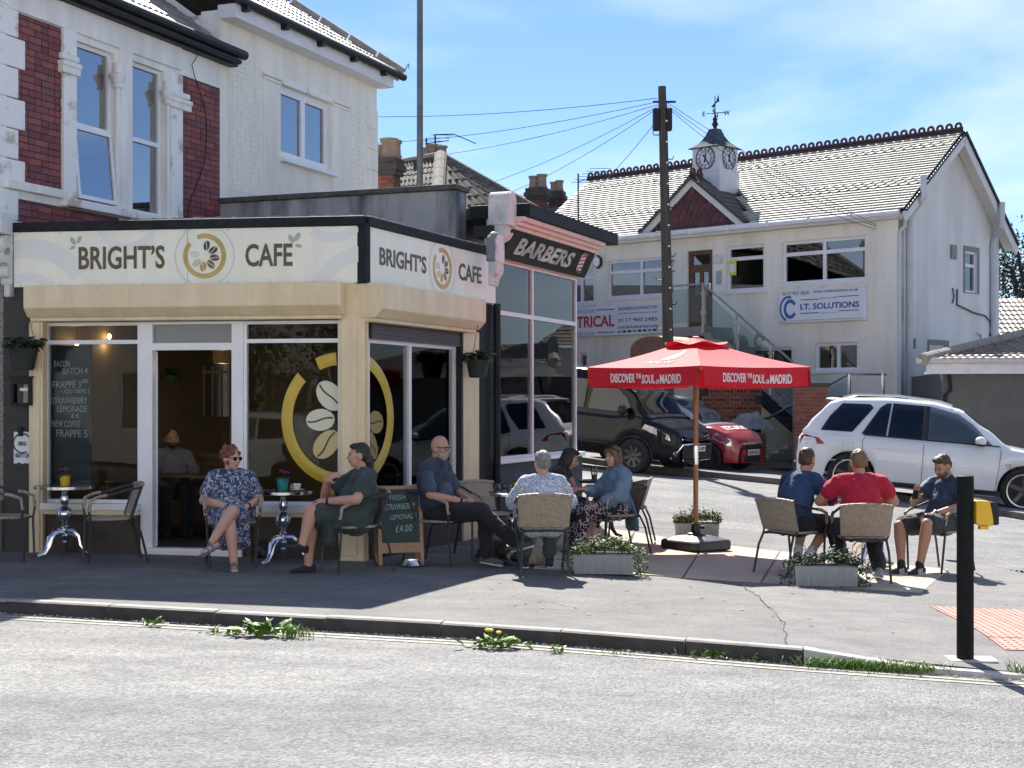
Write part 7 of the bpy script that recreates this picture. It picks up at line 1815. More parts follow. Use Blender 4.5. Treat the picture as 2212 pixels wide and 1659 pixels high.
weed('dry flowering sprig on the left part of the kerb',333,1345,.12,.10,6); weed('tiny weeds between dandelion and kerb joint',1345,1406,.18,.05,8)
for k,px in enumerate((1790,1850,1910,1965)): weed(['left end','left middle','right middle','right end'][k]+' of the long grass strip at the dropped kerb',px,1434+k*4,.36,.11,60,'grass')
weed('wiry weed at right edge by the tactile paving',2203,1455,.12,.16,14,'grass')
# ---------- rattan chairs ----------
TUBE=M('charcoal_tube',(.035,.037,.04),(.05,.052,.055),9,rough=.4,metal=.3)
RATT=M('grey_tan_rattan',(.58,.48,.37),(.46,.38,.29),30,rough=.6)
nt,b=nodes(RATT); tc=N(nt,'ShaderNodeTexCoord'); sp=N(nt,'ShaderNodeSeparateXYZ'); Lk(nt,tc.outputs['Object'],sp.inputs[0]); cb=N(nt,'ShaderNodeCombineXYZ'); ad=N(nt,'ShaderNodeMath',operation='ADD'); Lk(nt,sp.outputs[1],ad.inputs[0]); Lk(nt,sp.outputs[2],ad.inputs[1]); Lk(nt,sp.outputs[0],cb.inputs[0]); Lk(nt,ad.outputs[0],cb.inputs[1])
bt=N(nt,'ShaderNodeTexBrick',i_Scale=1.,i_Brick_Width=.030,i_Row_Height=.016,i_Mortar_Size=.0022,i_Mortar_Smooth=.4); Lk(nt,cb.outputs[0],bt.inputs['Vector']); bt.inputs['Color1'].default_value=(1,1,1,1); bt.inputs['Color2'].default_value=(.8,.8,.8,1); bt.inputs['Mortar'].default_value=(.22,.2,.18,1)
mm=N(nt,'ShaderNodeMix',data_type='RGBA',blend_type='MULTIPLY',i_0=1.); Lk(nt,b.inputs['Base Color'].links[0].from_socket,mm.inputs['A']); Lk(nt,bt.outputs['Color'],mm.inputs['B']); Lk(nt,mm.outputs['Result'],b.inputs['Base Color'])
bu=N(nt,'ShaderNodeBump',i_Strength=.8,i_Distance=.004,invert=True); Lk(nt,bt.outputs['Fac'],bu.inputs['Height']); Lk(nt,bu.outputs[0],b.inputs['Normal'])
def weave(fn,nu,nv,amp,fu,fv):
    vs=[];fs=[]
    for j in range(nv+1):
        for i in range(nu+1):
            p,n=fn(i/nu,j/nv); w=amp*(math.sin(i/nu*fu*PI)*(1 if int(j/nv*fv)%2 else -1)); vs.append(p+n*w)
    m=nu+1; fs=[(j*m+i,j*m+i+1,(j+1)*m+i+1,(j+1)*m+i) for j in range(nv) for i in range(nu)]
    o=len(vs); vs2=[]
    for j in range(nv+1):
        for i in range(nu+1):
            p,n=fn(i/nu,j/nv); vs2.append(p-n*.012)
    fs+=[(o+j*m+i,o+(j+1)*m+i,o+(j+1)*m+i+1,o+j*m+i+1) for j in range(nv) for i in range(nu)]
    return MB().add(vs+vs2,fs)
def chair_proto():
    t=thing('rattan_chair','x','chair')
    def seatf(u,v):
        a=(u-.5)*2; b=(v-.5)*2; k=math.sqrt(1-.32*b*b); x=.225*a*k; y=.215*b*math.sqrt(1-.32*a*a)-.0; return Vector((x,y,.445-.012*(1-a*a)*(1-b*b)-.02*max(0,-b-.6))),Vector((0,0,1))
    weave(seatf,22,16,.004,22,16).build('seat',RATT,t,smooth=True)
    rim=[seatf(.5+.5*math.cos(R(a)),.5+.5*math.sin(R(a)))[0] for a in range(0,360,15)]
    rim=[]; 
    for k in range(28):
        a=2*PI*k/28; c,s=math.cos(a),math.sin(a); m=max(abs(c),abs(s)); u,v=c/m,s/m; rim.append(seatf(.5+u/2,.5+v/2)[0]-Vector((0,0,.008)))
    MB().tube(rim,.014,6,closed=True).build('seat_rim',RATT,t,smooth=True)
    def backf(u,v):
        a=R(-52+104*u); z=.46+.30*v; tilt=.10*(v); w=.235+.02*v; x=w*math.sin(a)/math.sin(R(52)); y=.13+.10*math.cos(a)+tilt-.02; n=Vector((-math.sin(a)*.5,-math.cos(a),.15)).normalized(); top=.02*math.cos((u-.5)*PI)*v; return Vector((x,y,z+top)),n
    weave(backf,24,22,.0045,24,22).build('backrest',RATT,t,smooth=True)
    MB().tube([backf(u/14,1)[0] for u in range(15)],.019,8).build('back_roll',RATT,t,smooth=True)
    bl=backf(0,1)[0]; br=backf(1,1)[0]
    for s,b in ((-1,bl),(1,br)):
        pts=[(s*.245,-.215,.40),(s*.262,-.235,.55),(s*.268,-.215,.63),(s*.272,-.13,.665),(s*.272,.0,.685),(s*.26,.12,.72),(b.x+s*.004,b.y,b.z-.01)]
        a_=MB().tube(pts,.0125,8).build('arm',TUBE,t,smooth=True)
        MB().tube([(s*.258,-.232,.52),(s*.268,-.215,.63),(s*.272,-.13,.665),(s*.272,-.06,.677)],.017,8).build('arm_wrap',RATT,a_,smooth=True)
        MB().tube([(s*.215,-.235,.0),(s*.245,-.215,.40)],.0125,8).build('leg',TUBE,t,smooth=True)
        MB().tube([(s*.23,.34,.0),(s*.22,.27,.30),(s*.205,.215,.42),(s*.19,.12,.432)],.0125,8).build('leg',TUBE,t,smooth=True)
        e0=backf(0 if s<0 else 1,0)[0]; MB().tube([(s*.205,.215,.42),e0,b],.0115,8).build('back_upright',TUBE,t,smooth=True)
    MB().tube([(-.245,-.215,.42),(-.1,-.225,.425),(.1,-.225,.425),(.245,-.215,.42)],.0115,8).build('front_rail',TUBE,t,smooth=True)
    MB().tube([(-.205,.215,.42),(-.1,.235,.43),(.1,.235,.43),(.205,.215,.42)],.0115,8).build('back_rail',TUBE,t,smooth=True)
    return t
CP=chair_proto(); CUSED=[0]
def chair(label,px,py,rot,sc=1.0):
    q=GP(px,py+13); t=CP if not CUSED[0] else dup(CP); CUSED[0]=1
    t.location=(q.x,q.y,G(q.x,q.y)+.012); t.rotation_euler=(0,0,R(rot)); t.scale=(sc,)*3; tag(t,label,'chair','rattan cafe chairs'); return t
chair('empty rattan chair cut off by the left edge of frame',12,1198,95)
chair('empty rattan chair right of the table under the chalk menu',238,1202,-68)
CH1=chair('rattan chair under the woman in sunglasses',500,1212,14)
CH2=chair('rattan chair under the woman in the dark green dress',762,1222,-62)
CH3=chair('rattan chair under the man in the gilet',955,1205,62)
chair('empty rattan chair behind the table beside the man in the gilet',1058,1186,38)
CH4=chair('rattan chair back seen behind the grey-haired woman',1172,1226,183)
CH5=chair('rattan chair under the dark-haired woman with the phone',1195,1172,72)
CH6=chair('rattan chair under the woman in the denim jacket',1328,1184,-68)
chair('empty rattan chair just behind the woman in denim',1352,1160,-100)
CH7=chair('rattan chair under the man in the navy t-shirt',1712,1228,128)
CH8=chair('rattan chair with sunlit back under the man in red',1862,1242,176)
CH9=chair('rattan chair under the man looking at his phone by the post',2026,1222,-52)
# ---------- tables ----------
CHRB=M('polished_aluminium',(.72,.73,.75),(.60,.61,.63),6,rough=.16,metal=1.); TOPD=M('dark_table_top',(.05,.052,.055),(.08,.08,.085),9,rough=.18)
def table(label,px,py,r=.31,h=.72,mat=CHRB,rot=0):
    q=GP(px,py); t=thing('bistro_table',label,'table',(q.x,q.y,G(q.x,q.y)+.01),R(rot),'round bistro tables')
    MB().lathe([(r-.012,h-.03),(r,h-.026),(r,h),(r-.008,h+.003)],36).build('rim',mat,t,smooth=True,ang=40); MB().lathe([(r-.008,h),(r-.01,h+.005)],36).build('top',TOPD,t)
    MB().lathe([(.05,.20),(.035,.23),(.028,.27),(.045,.29),(.028,.31),(.034,.34),(.07,.38),(.082,.42),(.07,.47),(.036,.50),(.03,.52),(.046,.55),(.05,.58),(.03,.63),(.025,.66),(.06,.70)],16).build('pedestal',mat,t,smooth=True)
    for k in range(3):
        a=R(90+120*k+15); d=Vector((math.cos(a),math.sin(a),0)); pts=[d*.02+Vector((0,0,.24)),d*.10+Vector((0,0,.24)),d*.16+Vector((0,0,.19)),d*.18+Vector((0,0,.10)),d*.23+Vector((0,0,.03)),d*.31+Vector((0,0,.008))]
        MB().tube(pts,[.03,.03,.026,.022,.018,.012],8,asp=1.4).build('leg',mat,t,smooth=True)
    MB().lathe([(.015,.10),(.03,.13),(.02,.15),(.04,.17),(.05,.2)],12).build('finial',mat,t,smooth=True)
    return t,Vector((q.x,q.y,G(q.x,q.y)+.01+h+.005))
T1,t1=table('chrome pedestal table under the chalk menu with yellow pot',140,1200,.315)
T2,t2=table('chrome pedestal table between the two seated women by the door',612,1216,.30,rot=10)
T3,t3=table('chrome pedestal table beside the man in the gilet',1108,1216,.27,rot=30)
T4,t4=table('small dark table with an iced drink behind the woman in denim',1292,1160,.24,.70,TUBE)
T5,t5=table('table hidden between the three men at right',1872,1222,.34,rot=20)
# ---------- flower pots ----------
PETAL=[M('pink_petal%d'%i,c,None,5,rough=.6) for i,c in enumerate([(.62,.10,.42),(.52,.07,.38),(.70,.18,.50)])]
def flowers(label,base,col,s=1.0,nm='flower_pot'):
    t=thing(nm,label,'flower pot',tuple(base),0,'pink flower pots on the tables')
    MB().lathe([(.040*s,0),(.045*s,.01),(.055*s,.10*s),(.056*s,.11*s),(.048*s,.11*s)],16).build('pot',M('pot_'+col[0],col[1],tuple(x*.9 for x in col[1]),4,rough=.45),t,smooth=True,ang=40)
    mb=MB()
    for j in range(50): a=random.uniform(0,2*PI); leaf(mb,(.03*math.cos(a),.03*math.sin(a),.10*s),(math.cos(a),math.sin(a),random.uniform(-.2,1)),.06,.022,.5)
    mb.build('leaves',GR[2],t)
    for k in range(17):
        a=random.uniform(0,2*PI); r=.065*math.sqrt(random.random())*s; c=Vector((r*math.cos(a),r*math.sin(a),.155*s+.03*math.cos(r/.065*1.4)+random.uniform(-.008,.008))); mb=MB()
        for j in range(9): b=2*PI*j/9; leaf(mb,c,(math.cos(b),math.sin(b),.5),.022*s,.014*s,.2)
        mb.ell(c+Vector((0,0,.004)),.007,.007,.005,6,4); mb.build('blossom',PETAL[k%3],t)
flowers('yellow pot of pink flowers on the table under the chalk menu',t1+Vector((.02,-.06,0)),('yellow',(.75,.45,.03)))
flowers('teal pot of pink flowers between the two women',t2+Vector((.0,-.05,0)),('teal',(.03,.30,.28)),1.1)
flowers('yellow pot of pink flowers behind the grey-haired woman',t3+Vector((.06,.05,0)),('yellow',(.75,.45,.03)),1.0)
# ---------- small things on the tables ----------
PORC=M('white_porcelain',(.78,.77,.74),(.74,.73,.70),4,rough=.25); CG=glassmat('tumbler_glass',(.85,.88,.88),1.45)
def cup(label,base,r=.042,h=.06,nm='cup',mat=PORC):
    t=thing(nm,label,nm,tuple(base),R(random.uniform(0,360))); MB().lathe([(r*.6,0),(r*.7,.004),(r*.95,h*.5),(r,h),(r*.92,h),(r*.6,.01)],16).build('bowl',mat,t,smooth=True,ang=50); MB().tube([(r*.9,0,h*.8),(r*1.5,0,h*.75),(r*1.5,0,h*.35),(r*.85,0,h*.25)],.005,6).build('handle',mat,t); return t
def saucer(label,base,r=.075):
    return tag(MB().lathe([(r*.5,0),(r,.012),(r*.98,.015),(r*.5,.006)],20).build('saucer',PORC,smooth=True,loc=tuple(base)),label,'saucer')
saucer('white saucer on the table of the two women',t2+Vector((.14,-.02,.0))); cup('white coffee cup on the table of the two women',t2+Vector((.14,-.02,.012)))
MENU=M('dark_booklet',(.05,.02,.03)); b=thing('booklet','dark booklet lying at the left of the two women’s table','booklet',tuple(t2+Vector((-.17,-.05,0))),R(20)); MB().box(-.07,.07,-.05,.05,0,.008).build('cover',MENU,b); MB().box(-.02,.03,-.052,-.03,.008,.012).build('pink_tag',PETAL[0],b)
cup('glass jar of foam on the gilet man’s table',t3+Vector((-.14,-.05,0)),.045,.085,'jar',CG); cup('clear tumbler on the gilet man’s table',t3+Vector((-.03,-.10,0)),.035,.08,'tumbler',CG)
MB_=thing('iced_drink','plastic cup of iced coffee with domed lid and straw','drink',tuple(t4+Vector((-.05,-.05,0))))
MB().lathe([(.032,0),(.045,.12),(.044,.12),(.031,.003)],16).build('cup',CG,MB_,smooth=True); MB().lathe([(.030,.004),(.040,.07),(.02,.07)],14).build('coffee',M('iced_coffee',(.25,.13,.06)),MB_,smooth=True); MB().lathe([(.046,.12),(.046,.127),(.040,.155),(.025,.175),(.01,.18)],16).build('lid',CG,MB_,smooth=True); MB().tube([(0,0,.05),(.015,0,.24)],.004,6).build('straw',BLACK,MB_)
tp_=thing('tissue_pack','crumpled white napkins on the small dark table','napkins',tuple(t4+Vector((.08,.0,0)))); MB().box(-.05,.05,-.04,.04,0,.02).xf(Matrix.Rotation(R(15),4,'Z')).build('stack',PAPER,tp_); MB().box(-.045,.04,-.035,.04,.02,.03).xf(Matrix.Rotation(R(-12),4,'Z')).build('top_napkin',PAPER,tp_)
saucer('white plate of food between the men',t5+Vector((-.12,-.05,0)),.12)
fd=thing('toast','slice of toast on the plate between the men','food',tuple(t5+Vector((-.12,-.05,.012)))); MB().box(-.05,.05,-.04,.04,0,.02).build('crumb',M('toast_brown',(.45,.25,.09)),fd,bevel=.008); MB().box(-.03,.03,-.02,.025,.02,.035).build('topping',M('egg_white',(.75,.7,.5)),fd,bevel=.006)
# ---------- A-board ----------
q=GP(862,1218); ab=thing('a_board','wooden A-board chalkboard on the pavement by the corner','a-board',(q.x,q.y-.02,G(q.x,q.y)+.01),R(14))
WDF=M('pine_frame',(.42,.27,.15),(.32,.2,.11),5,rough=.6,stretch=(2,2,8)); CBG=M('green_black_slate',(.012,.035,.035),(.02,.05,.048),4,rough=.6)
W,Hh=.46,.80
def leaffr(tilt,y,front):
    m=Matrix.Translation((0,y,0))@Matrix.Rotation(tilt,4,'X')
    fr=MB().plate(-W/2,W/2,.12,Hh,[(-W/2+.035,W/2-.035,.22,Hh-.035)],-.012,.012).xf(m).build('frame',WDF,ab,bevel=.003)
    for s in (-1,1): MB().box(s*(W/2-.018)-.018,s*(W/2-.018)+.018,-.0125,.0125,0,.12).xf(m).build('leg',WDF,ab)
    p=MB().box(-W/2+.03,W/2-.03,-.004,.004,.215,Hh-.03).xf(m).build('slate' if front else 'back_slate',CBG if front else M('grey_slate',(.25,.25,.24)),ab)
    return m,p
m,p=leaffr(R(-11),-.16,True); leaffr(R(11),.16,False)
CHG=M('pale_green_chalk',(.42,.62,.58),(.2,.35,.33),50,rough=.9,lo=.4,hi=.7)
for t_,u0,u1,z0,z1 in (('FRESH',-.10,.06,.66,.71),('STRAWBERRY',-.15,.16,.56,.62),('LEMONADE',-.10,.17,.46,.51),('£4.00',-.05,.12,.33,.40)):
    text('chalk_lettering',t_,CHG,p,u0,u1,z0,z1,-.005,bold=-.006,shear=.05,fn=lambda x,y,z:m@Vector((x,y,z+x*.05)))
for s in (-1,1): MB().tube([m@Vector((s*W*.46,0,.3)),Vector((s*W*.46,.11,.29))],.006,5).build('stay',M('red_cord',(.5,.1,.05)),ab)
# ---------- dog bowl, bags ----------
q=GP(890,1224); tag(MB().lathe([(.115,0),(.12,.01),(.095,.055),(.088,.06),(.075,.058),(.07,.02)],24).build('dog_bowl',CHRB,smooth=True,ang=40,loc=(q.x,q.y,G(q.x,q.y)+.01)),'shiny steel dog bowl in front of the A-board','bowl')
def sack(name,label,cat,px,py,w,d,h,mat,seed,ties=None):
    q=GP(px,py); mb=MB(); n=18; m=10; vs=[]
    for j in range(m+1):
        v=j/m
        for i in range(n):
            a=2*PI*i/n; r=(math.sin(PI*min(1,v*.9+.1))**.55)*(1-.35*v); k=1+.22*mnoise.noise(Vector((math.cos(a)*1.6+seed,math.sin(a)*1.6,v*2.5))); vs.append((w/2*r*k*math.cos(a),d/2*r*k*math.sin(a),h*v*(1+.12*mnoise.noise(Vector((math.cos(a)*2,math.sin(a)*2,seed))))))
    mb.add(vs,[(j*n+i,j*n+(i+1)%n,(j+1)*n+(i+1)%n,(j+1)*n+i) for j in range(m) for i in range(n)]+[tuple(range(n))[::-1],tuple(range(m*n,m*n+n))])
    t=thing(name,label,cat,(q.x,q.y,G(q.x,q.y)+.01)); mb.build('bag',mat,t,smooth=True,ang=70)
    MB().tube([(-w*.15,0,h*.95),(-w*.12,0,h*1.15),(w*.12,0,h*1.15),(w*.15,0,h*.95)],.008,6).build('handle',mat,t,smooth=True); return t
TOTE=M('printed_tote_cloth',(.50,.46,.38),(.30,.28,.22),9,rough=.85,lo=.45,hi=.55)
sack('tote_bag','pale printed tote bag on the ground under the grey-haired woman',"bag",1158,1222,.27,.2,.30,TOTE,1.3)
sack('handbag','black striped handbag on the ground beside the chrome table',"bag",568,1206,.24,.16,.16,M('black_bag',(.02,.02,.022),(.10,.10,.10),18,rough=.6,lo=.55,hi=.6),4.1)
sack('black_bag','black bag hung below the phone man’s chair arm','bag',2034,1205,.22,.2,.34,M('black_bag2',(.015,.016,.02),(.03,.03,.035),8,rough=.6),7.7).location.z+=.28
# ---------- inside the cafe ----------
def inside(u,y,z=.05): return FC.w(u,y,z)
LAMPG=M('lit_bulb',(1,.75,.35),emit=(1,.62,.22),estr=9.)
WICK=M('wicker_shade',(.45,.24,.08),(.25,.12,.04),40,rough=.8,bump=.5)
for k,(vx,vy,yy) in enumerate(((481,770,1.3),(166,742,.9),(236,727,1.6),(215,750,2.0))):
    p=FC.w(FC.u(vx,yy),yy,FC.uz(vx,vy,yy)[1]); t=thing('pendant_lamp','lit pendant lamp %s'%['with wicker shade seen through the cafe doorway','at the top of the chalk menu window','in the top light of the left window','small, right of the chalk menu'][k],'lamp',tuple(p),0,'lamps inside the cafe')
    MB().ell((0,0,0),.022,.022,.032,10,8).build('bulb',LAMPG,t,smooth=True); MB().tube([(0,0,.03),(0,0,2.72-p.z)],.004,5).build('cord',BLACK,t)
    if k==0: MB().lathe([(.10,-.08),(.11,-.07),(.115,.08),(.10,.10),(.10,.09),(.105,-.06)],18).build('shade',WICK,t,smooth=True,ang=50)
    l=bpy.data.lights.new('bulb_light','POINT'); l.energy=.8 if k==0 else .5; l.color=(1,.68,.36); l.shadow_soft_size=.04; o=bpy.data.objects.new('bulb_light',l); COL.objects.link(o); o.parent=t; o.location=(0,-.03,-.10)
u=FC.u(400,1.35); it_=thing('cafe_table','dark wooden table inside the cafe doorway','table',tuple(inside(u,1.35)),FC.r); DW=M('dark_wood',(.10,.055,.03),(.07,.04,.02),6,rough=.5)
MB().box(-.55,.45,-.3,.3,.70,.73).build('top',DW,it_); MB().box(-.04,.04,-.04,.04,.02,.7).build('post',BLACK,it_); MB().box(-.3,.3,-.22,.22,0,.02).build('foot',BLACK,it_)
u=FC.u(425,2.0); bn=thing('bench','slatted dark bench against the cafe back wall','bench',tuple(inside(u,1.95)),FC.r)
MB().box(-.7,.6,-.2,.2,.42,.46).build('seat',DW,bn)
for k in range(5): MB().box(-.7,.6,.20,.225,.52+k*.09,.58+k*.09).build('slat',DW,bn)
for s in (-.6,.5): MB().box(s-.03,s+.03,-.2,.2,0,.42).build('leg',DW,bn)
u=FC.u(468,2.1); wz_=FC.uz(468,900,2.1)[1]; aw=thing('arched_mirror','arched dark window mirror on the inner cafe wall','mirror',tuple(FC.w(u,2.12,wz_)),FC.r)
pl=[(-.17,0),(.17,0),(.17,.55)]+[(.17*math.cos(R(a)),.55+.2*math.sin(R(a))) for a in range(15,180,15)]+[(-.17,.55)]
MB().prism(pl,0,.02).build('glass',M('dark_mirror',(.05,.05,.05),(.06,.06,.06),3,rough=.1,metal=.6),aw)
for x in (-.16,-.055,.055,.16): MB().box(x-.01,x+.01,-.02,0,0,.6).build('bar',DW,aw)
MB().box(-.18,.18,-.025,0,.52,.55).build('bar',DW,aw)
u=FC.u(368,1.9); hp_=thing('hanging_plant','dark hanging plant inside the cafe doorway','plant',tuple(FC.w(u,1.9,FC.uz(368,812,1.9)[1]))); MB().lathe([(.07,-.1),(.1,0),(.08,0)],12).build('pot',POTD,hp_)
mb=MB()
for j in range(90): a=random.uniform(0,2*PI); leaf(mb,(0,0,random.uniform(0,.05)),(math.cos(a),math.sin(a),random.uniform(-.7,.8)),random.uniform(.1,.22),.035,.6)
mb.build('foliage',LEAFD[1],hp_)
# ---------- opposite side, seen only in the glass; terrace raised and whitened for fill ----------
PEBL=M('fill_pebble_dash',(.80,.77,.71),(.70,.67,.61),40,rough=.9,lo=.42,hi=.58,bump=.5)
ot=thing('opposite_terrace','pebble-dashed terrace across the street, whitened and raised to bounce fill light, mirrored in the cafe windows','building',(-32,-4.6,0))
holes=[(2+k*4.2+e,3.4+k*4.2+e,z0,z0+1.5) for k in range(14) for e,z0 in ((0,.9),(.2,4.4))]
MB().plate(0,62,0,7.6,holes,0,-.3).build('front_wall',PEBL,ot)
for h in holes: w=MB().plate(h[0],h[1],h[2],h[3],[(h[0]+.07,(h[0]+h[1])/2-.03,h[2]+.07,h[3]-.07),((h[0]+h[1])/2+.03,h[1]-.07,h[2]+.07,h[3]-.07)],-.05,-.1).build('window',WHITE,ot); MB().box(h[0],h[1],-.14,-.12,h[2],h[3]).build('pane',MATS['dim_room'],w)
MB().add([(-.3,.4,7.5),(62.3,.4,7.5),(62.3,-5,10.4),(-.3,-5,10.4)],[(0,1,2,3)]).build('roof',TILE[0],ot)
for k in range(3): t_=tree(['first','second','third'][k]+' street tree on the opposite side, mirrored in the glass',(-12.3+k*2.2,-2.3,0),3.4+.5*(k%2),1.1,1500,GR,nm='street_tree'); t_['group']='trees mirrored in the windows'
for k,(x,y) in enumerate(((-9.3,3.2),(-15.2,3.3))):
    c=dup(rt); c.location=(x+1.8,y,-.1); c.rotation_euler=(0,0,R(180)); tag(c,['white hatchback','silver hatchback'][k]+' parked on the opposite kerb, mirrored in the window','car','cars on the opposite kerb')
    for o in c.children_recursive:
        if o.type=='MESH' and o.data.materials and o.data.materials[0] in (RP,SILVP): o.data=o.data.copy(); o.data.materials[0]=WP if k==0 else SILVP
    for o in list(c.children_recursive):
        if o.name.split('.')[0] in ('plate_lettering','bonnet_lettering','wrap_flash'): bpy.data.objects.remove(o)
# ---------- people ----------
def skinm(n,c): return M(n,c,tuple(x*.86 for x in c),7,rough=.55,sub=.12,spec=.35)
SK1=skinm('skin_fair',(.60,.36,.28)); SK2=skinm('skin_rosy',(.56,.31,.23)); SK3=skinm('skin_tan',(.46,.26,.17)); SK4=skinm('skin_bald',(.52,.28,.20))
def hairm(n,c,c2): return M(n,c,c2,30,rough=.5,bump=.6,bscale=90,stretch=(1,1,.25))
HBR=hairm('brown_hair',(.07,.04,.022),(.035,.02,.012)); HBK=hairm('black_hair',(.012,.010,.010),(.025,.02,.02)); HRD=hairm('auburn_hair',(.20,.075,.045),(.12,.04,.025)); HGR=hairm('grey_hair',(.30,.28,.26),(.17,.155,.14)); HLB=hairm('light_brown_hair',(.20,.12,.065),(.11,.065,.035))
EYEM=M('eye_dark',(.03,.022,.018),rough=.2); LIP=M('lip',(.42,.14,.12),rough=.5); GLS=M('sunglass_lens',(.008,.008,.01),rough=.08)
def cloth(n,c,c2=None,scale=10,lo=.4,hi=.6,bump=.35): return M(n,c,c2 or tuple(x*.8 for x in c),scale,rough=.85,lo=lo,hi=hi,bump=bump,bscale=14,sheen=.1)
def floral(n,c1,c2,scale,thr=.32):
    m=cloth(n,c1); nt,b=nodes(m); tc=N(nt,'ShaderNodeTexCoord'); vo=N(nt,'ShaderNodeTexVoronoi',i_Scale=scale); Lk(nt,tc.outputs['Object'],vo.inputs['Vector'])
    no=N(nt,'ShaderNodeTexNoise',i_Scale=scale*1.6,i_Detail=2.); Lk(nt,tc.outputs['Object'],no.inputs['Vector'])
    ad=N(nt,'ShaderNodeMath',operation='ADD'); Lk(nt,vo.outputs['Distance'],ad.inputs[0]); Lk(nt,no.outputs[0],ad.inputs[1])
    rp=N(nt,'ShaderNodeValToRGB'); rp.color_ramp.interpolation='CONSTANT'; rp.color_ramp.elements[0].color=(*c1,1); rp.color_ramp.elements[1].color=(*c2,1); rp.color_ramp.elements[1].position=thr+.5
    e=rp.color_ramp.elements.new(thr+.66); e.color=(*c1,1); Lk(nt,ad.outputs[0],rp.inputs[0]); Lk(nt,rp.outputs[0],b.inputs['Base Color']); return m
TX={}
def dtex(sc):
    if sc not in TX: TX[sc]=bpy.data.textures.new('folds','CLOUDS'); TX[sc].noise_scale=sc; TX[sc].noise_depth=2
    return TX[sc]
def remesh(o,vox,smooth=2,disp=None):
    disp={'body':None,'hair':(.016,.02),'beard':(.012,.015),'shoe':None,'foot':None}.get(o.name.split('.')[0],(.030,.075)) if disp is None else disp
    r=o.modifiers.new('remesh','REMESH'); r.mode='VOXEL'; r.voxel_size=vox; r.use_smooth_shade=True
    if smooth: s=o.modifiers.new('smooth','SMOOTH'); s.factor=.5; s.iterations=smooth
    if disp: d=o.modifiers.new('folds','DISPLACE'); d.texture=dtex(disp[1]); d.strength=disp[0]; d.mid_level=.5; d.texture_coords='LOCAL'
    return o
def hand(mb,wr,d,nrm,thumb=1,curl=.5,s=1.):
    d=Vector(d).normalized(); nrm=Vector(nrm); nrm=(nrm-d*d.dot(nrm)).normalized(); lat=d.cross(nrm)*thumb; wr=Vector(wr)
    mb.cap([wr,wr+d*.045*s,wr+d*.08*s],[(.026*s,.019*s),(.040*s,.016*s),(.040*s,.014*s)],10,side=lat)
    for k,(o,L) in enumerate(((.030,.92),(.010,1.0),(-.010,.94),(-.029,.76))):
        p=wr+d*.082*s+lat*o*s; c=Vector(d); pts=[p-d*.012]
        for j,l in enumerate((.036,.027,.021)): c=(c-nrm*math.tan(curl*(.55+.25*j))).normalized(); p=p+c*l*L*s; pts.append(p)
        mb.cap(pts,[.0095*s,.009*s,.0085*s,.0075*s],7)
    p=wr+d*.028*s+lat*.034*s; c=(d*.75+lat*.6-nrm*.25).normalized(); mb.cap([p-lat*.012,p+c*.036*s,p+c*.036*s+(c-nrm*.4*curl).normalized()*.03*s],[.014*s,.011*s,.009*s],7)
DEF=dict(pel=(0,0,.50),waist=(0,.03,.68),chest=(0,.05,.90),neck=(0,.04,1.06),shw=.175,head=(0,.0,1.21),yaw=0,pit=0,roll=0,
 kL=(.13,-.42,.50),kR=(-.13,-.42,.50),aL=(.13,-.44,.09),aR=(-.13,-.44,.09),tL=None,tR=None,
 eL=(.27,.02,.72),eR=(-.27,.02,.72),wL=(.14,-.22,.64),wR=(-.14,-.22,.64),hL=None,hR=None,nL=(0,0,1),nR=(0,0,1),cL=.5,cR=.5,girth=1.,arm=1.,leg=1.)
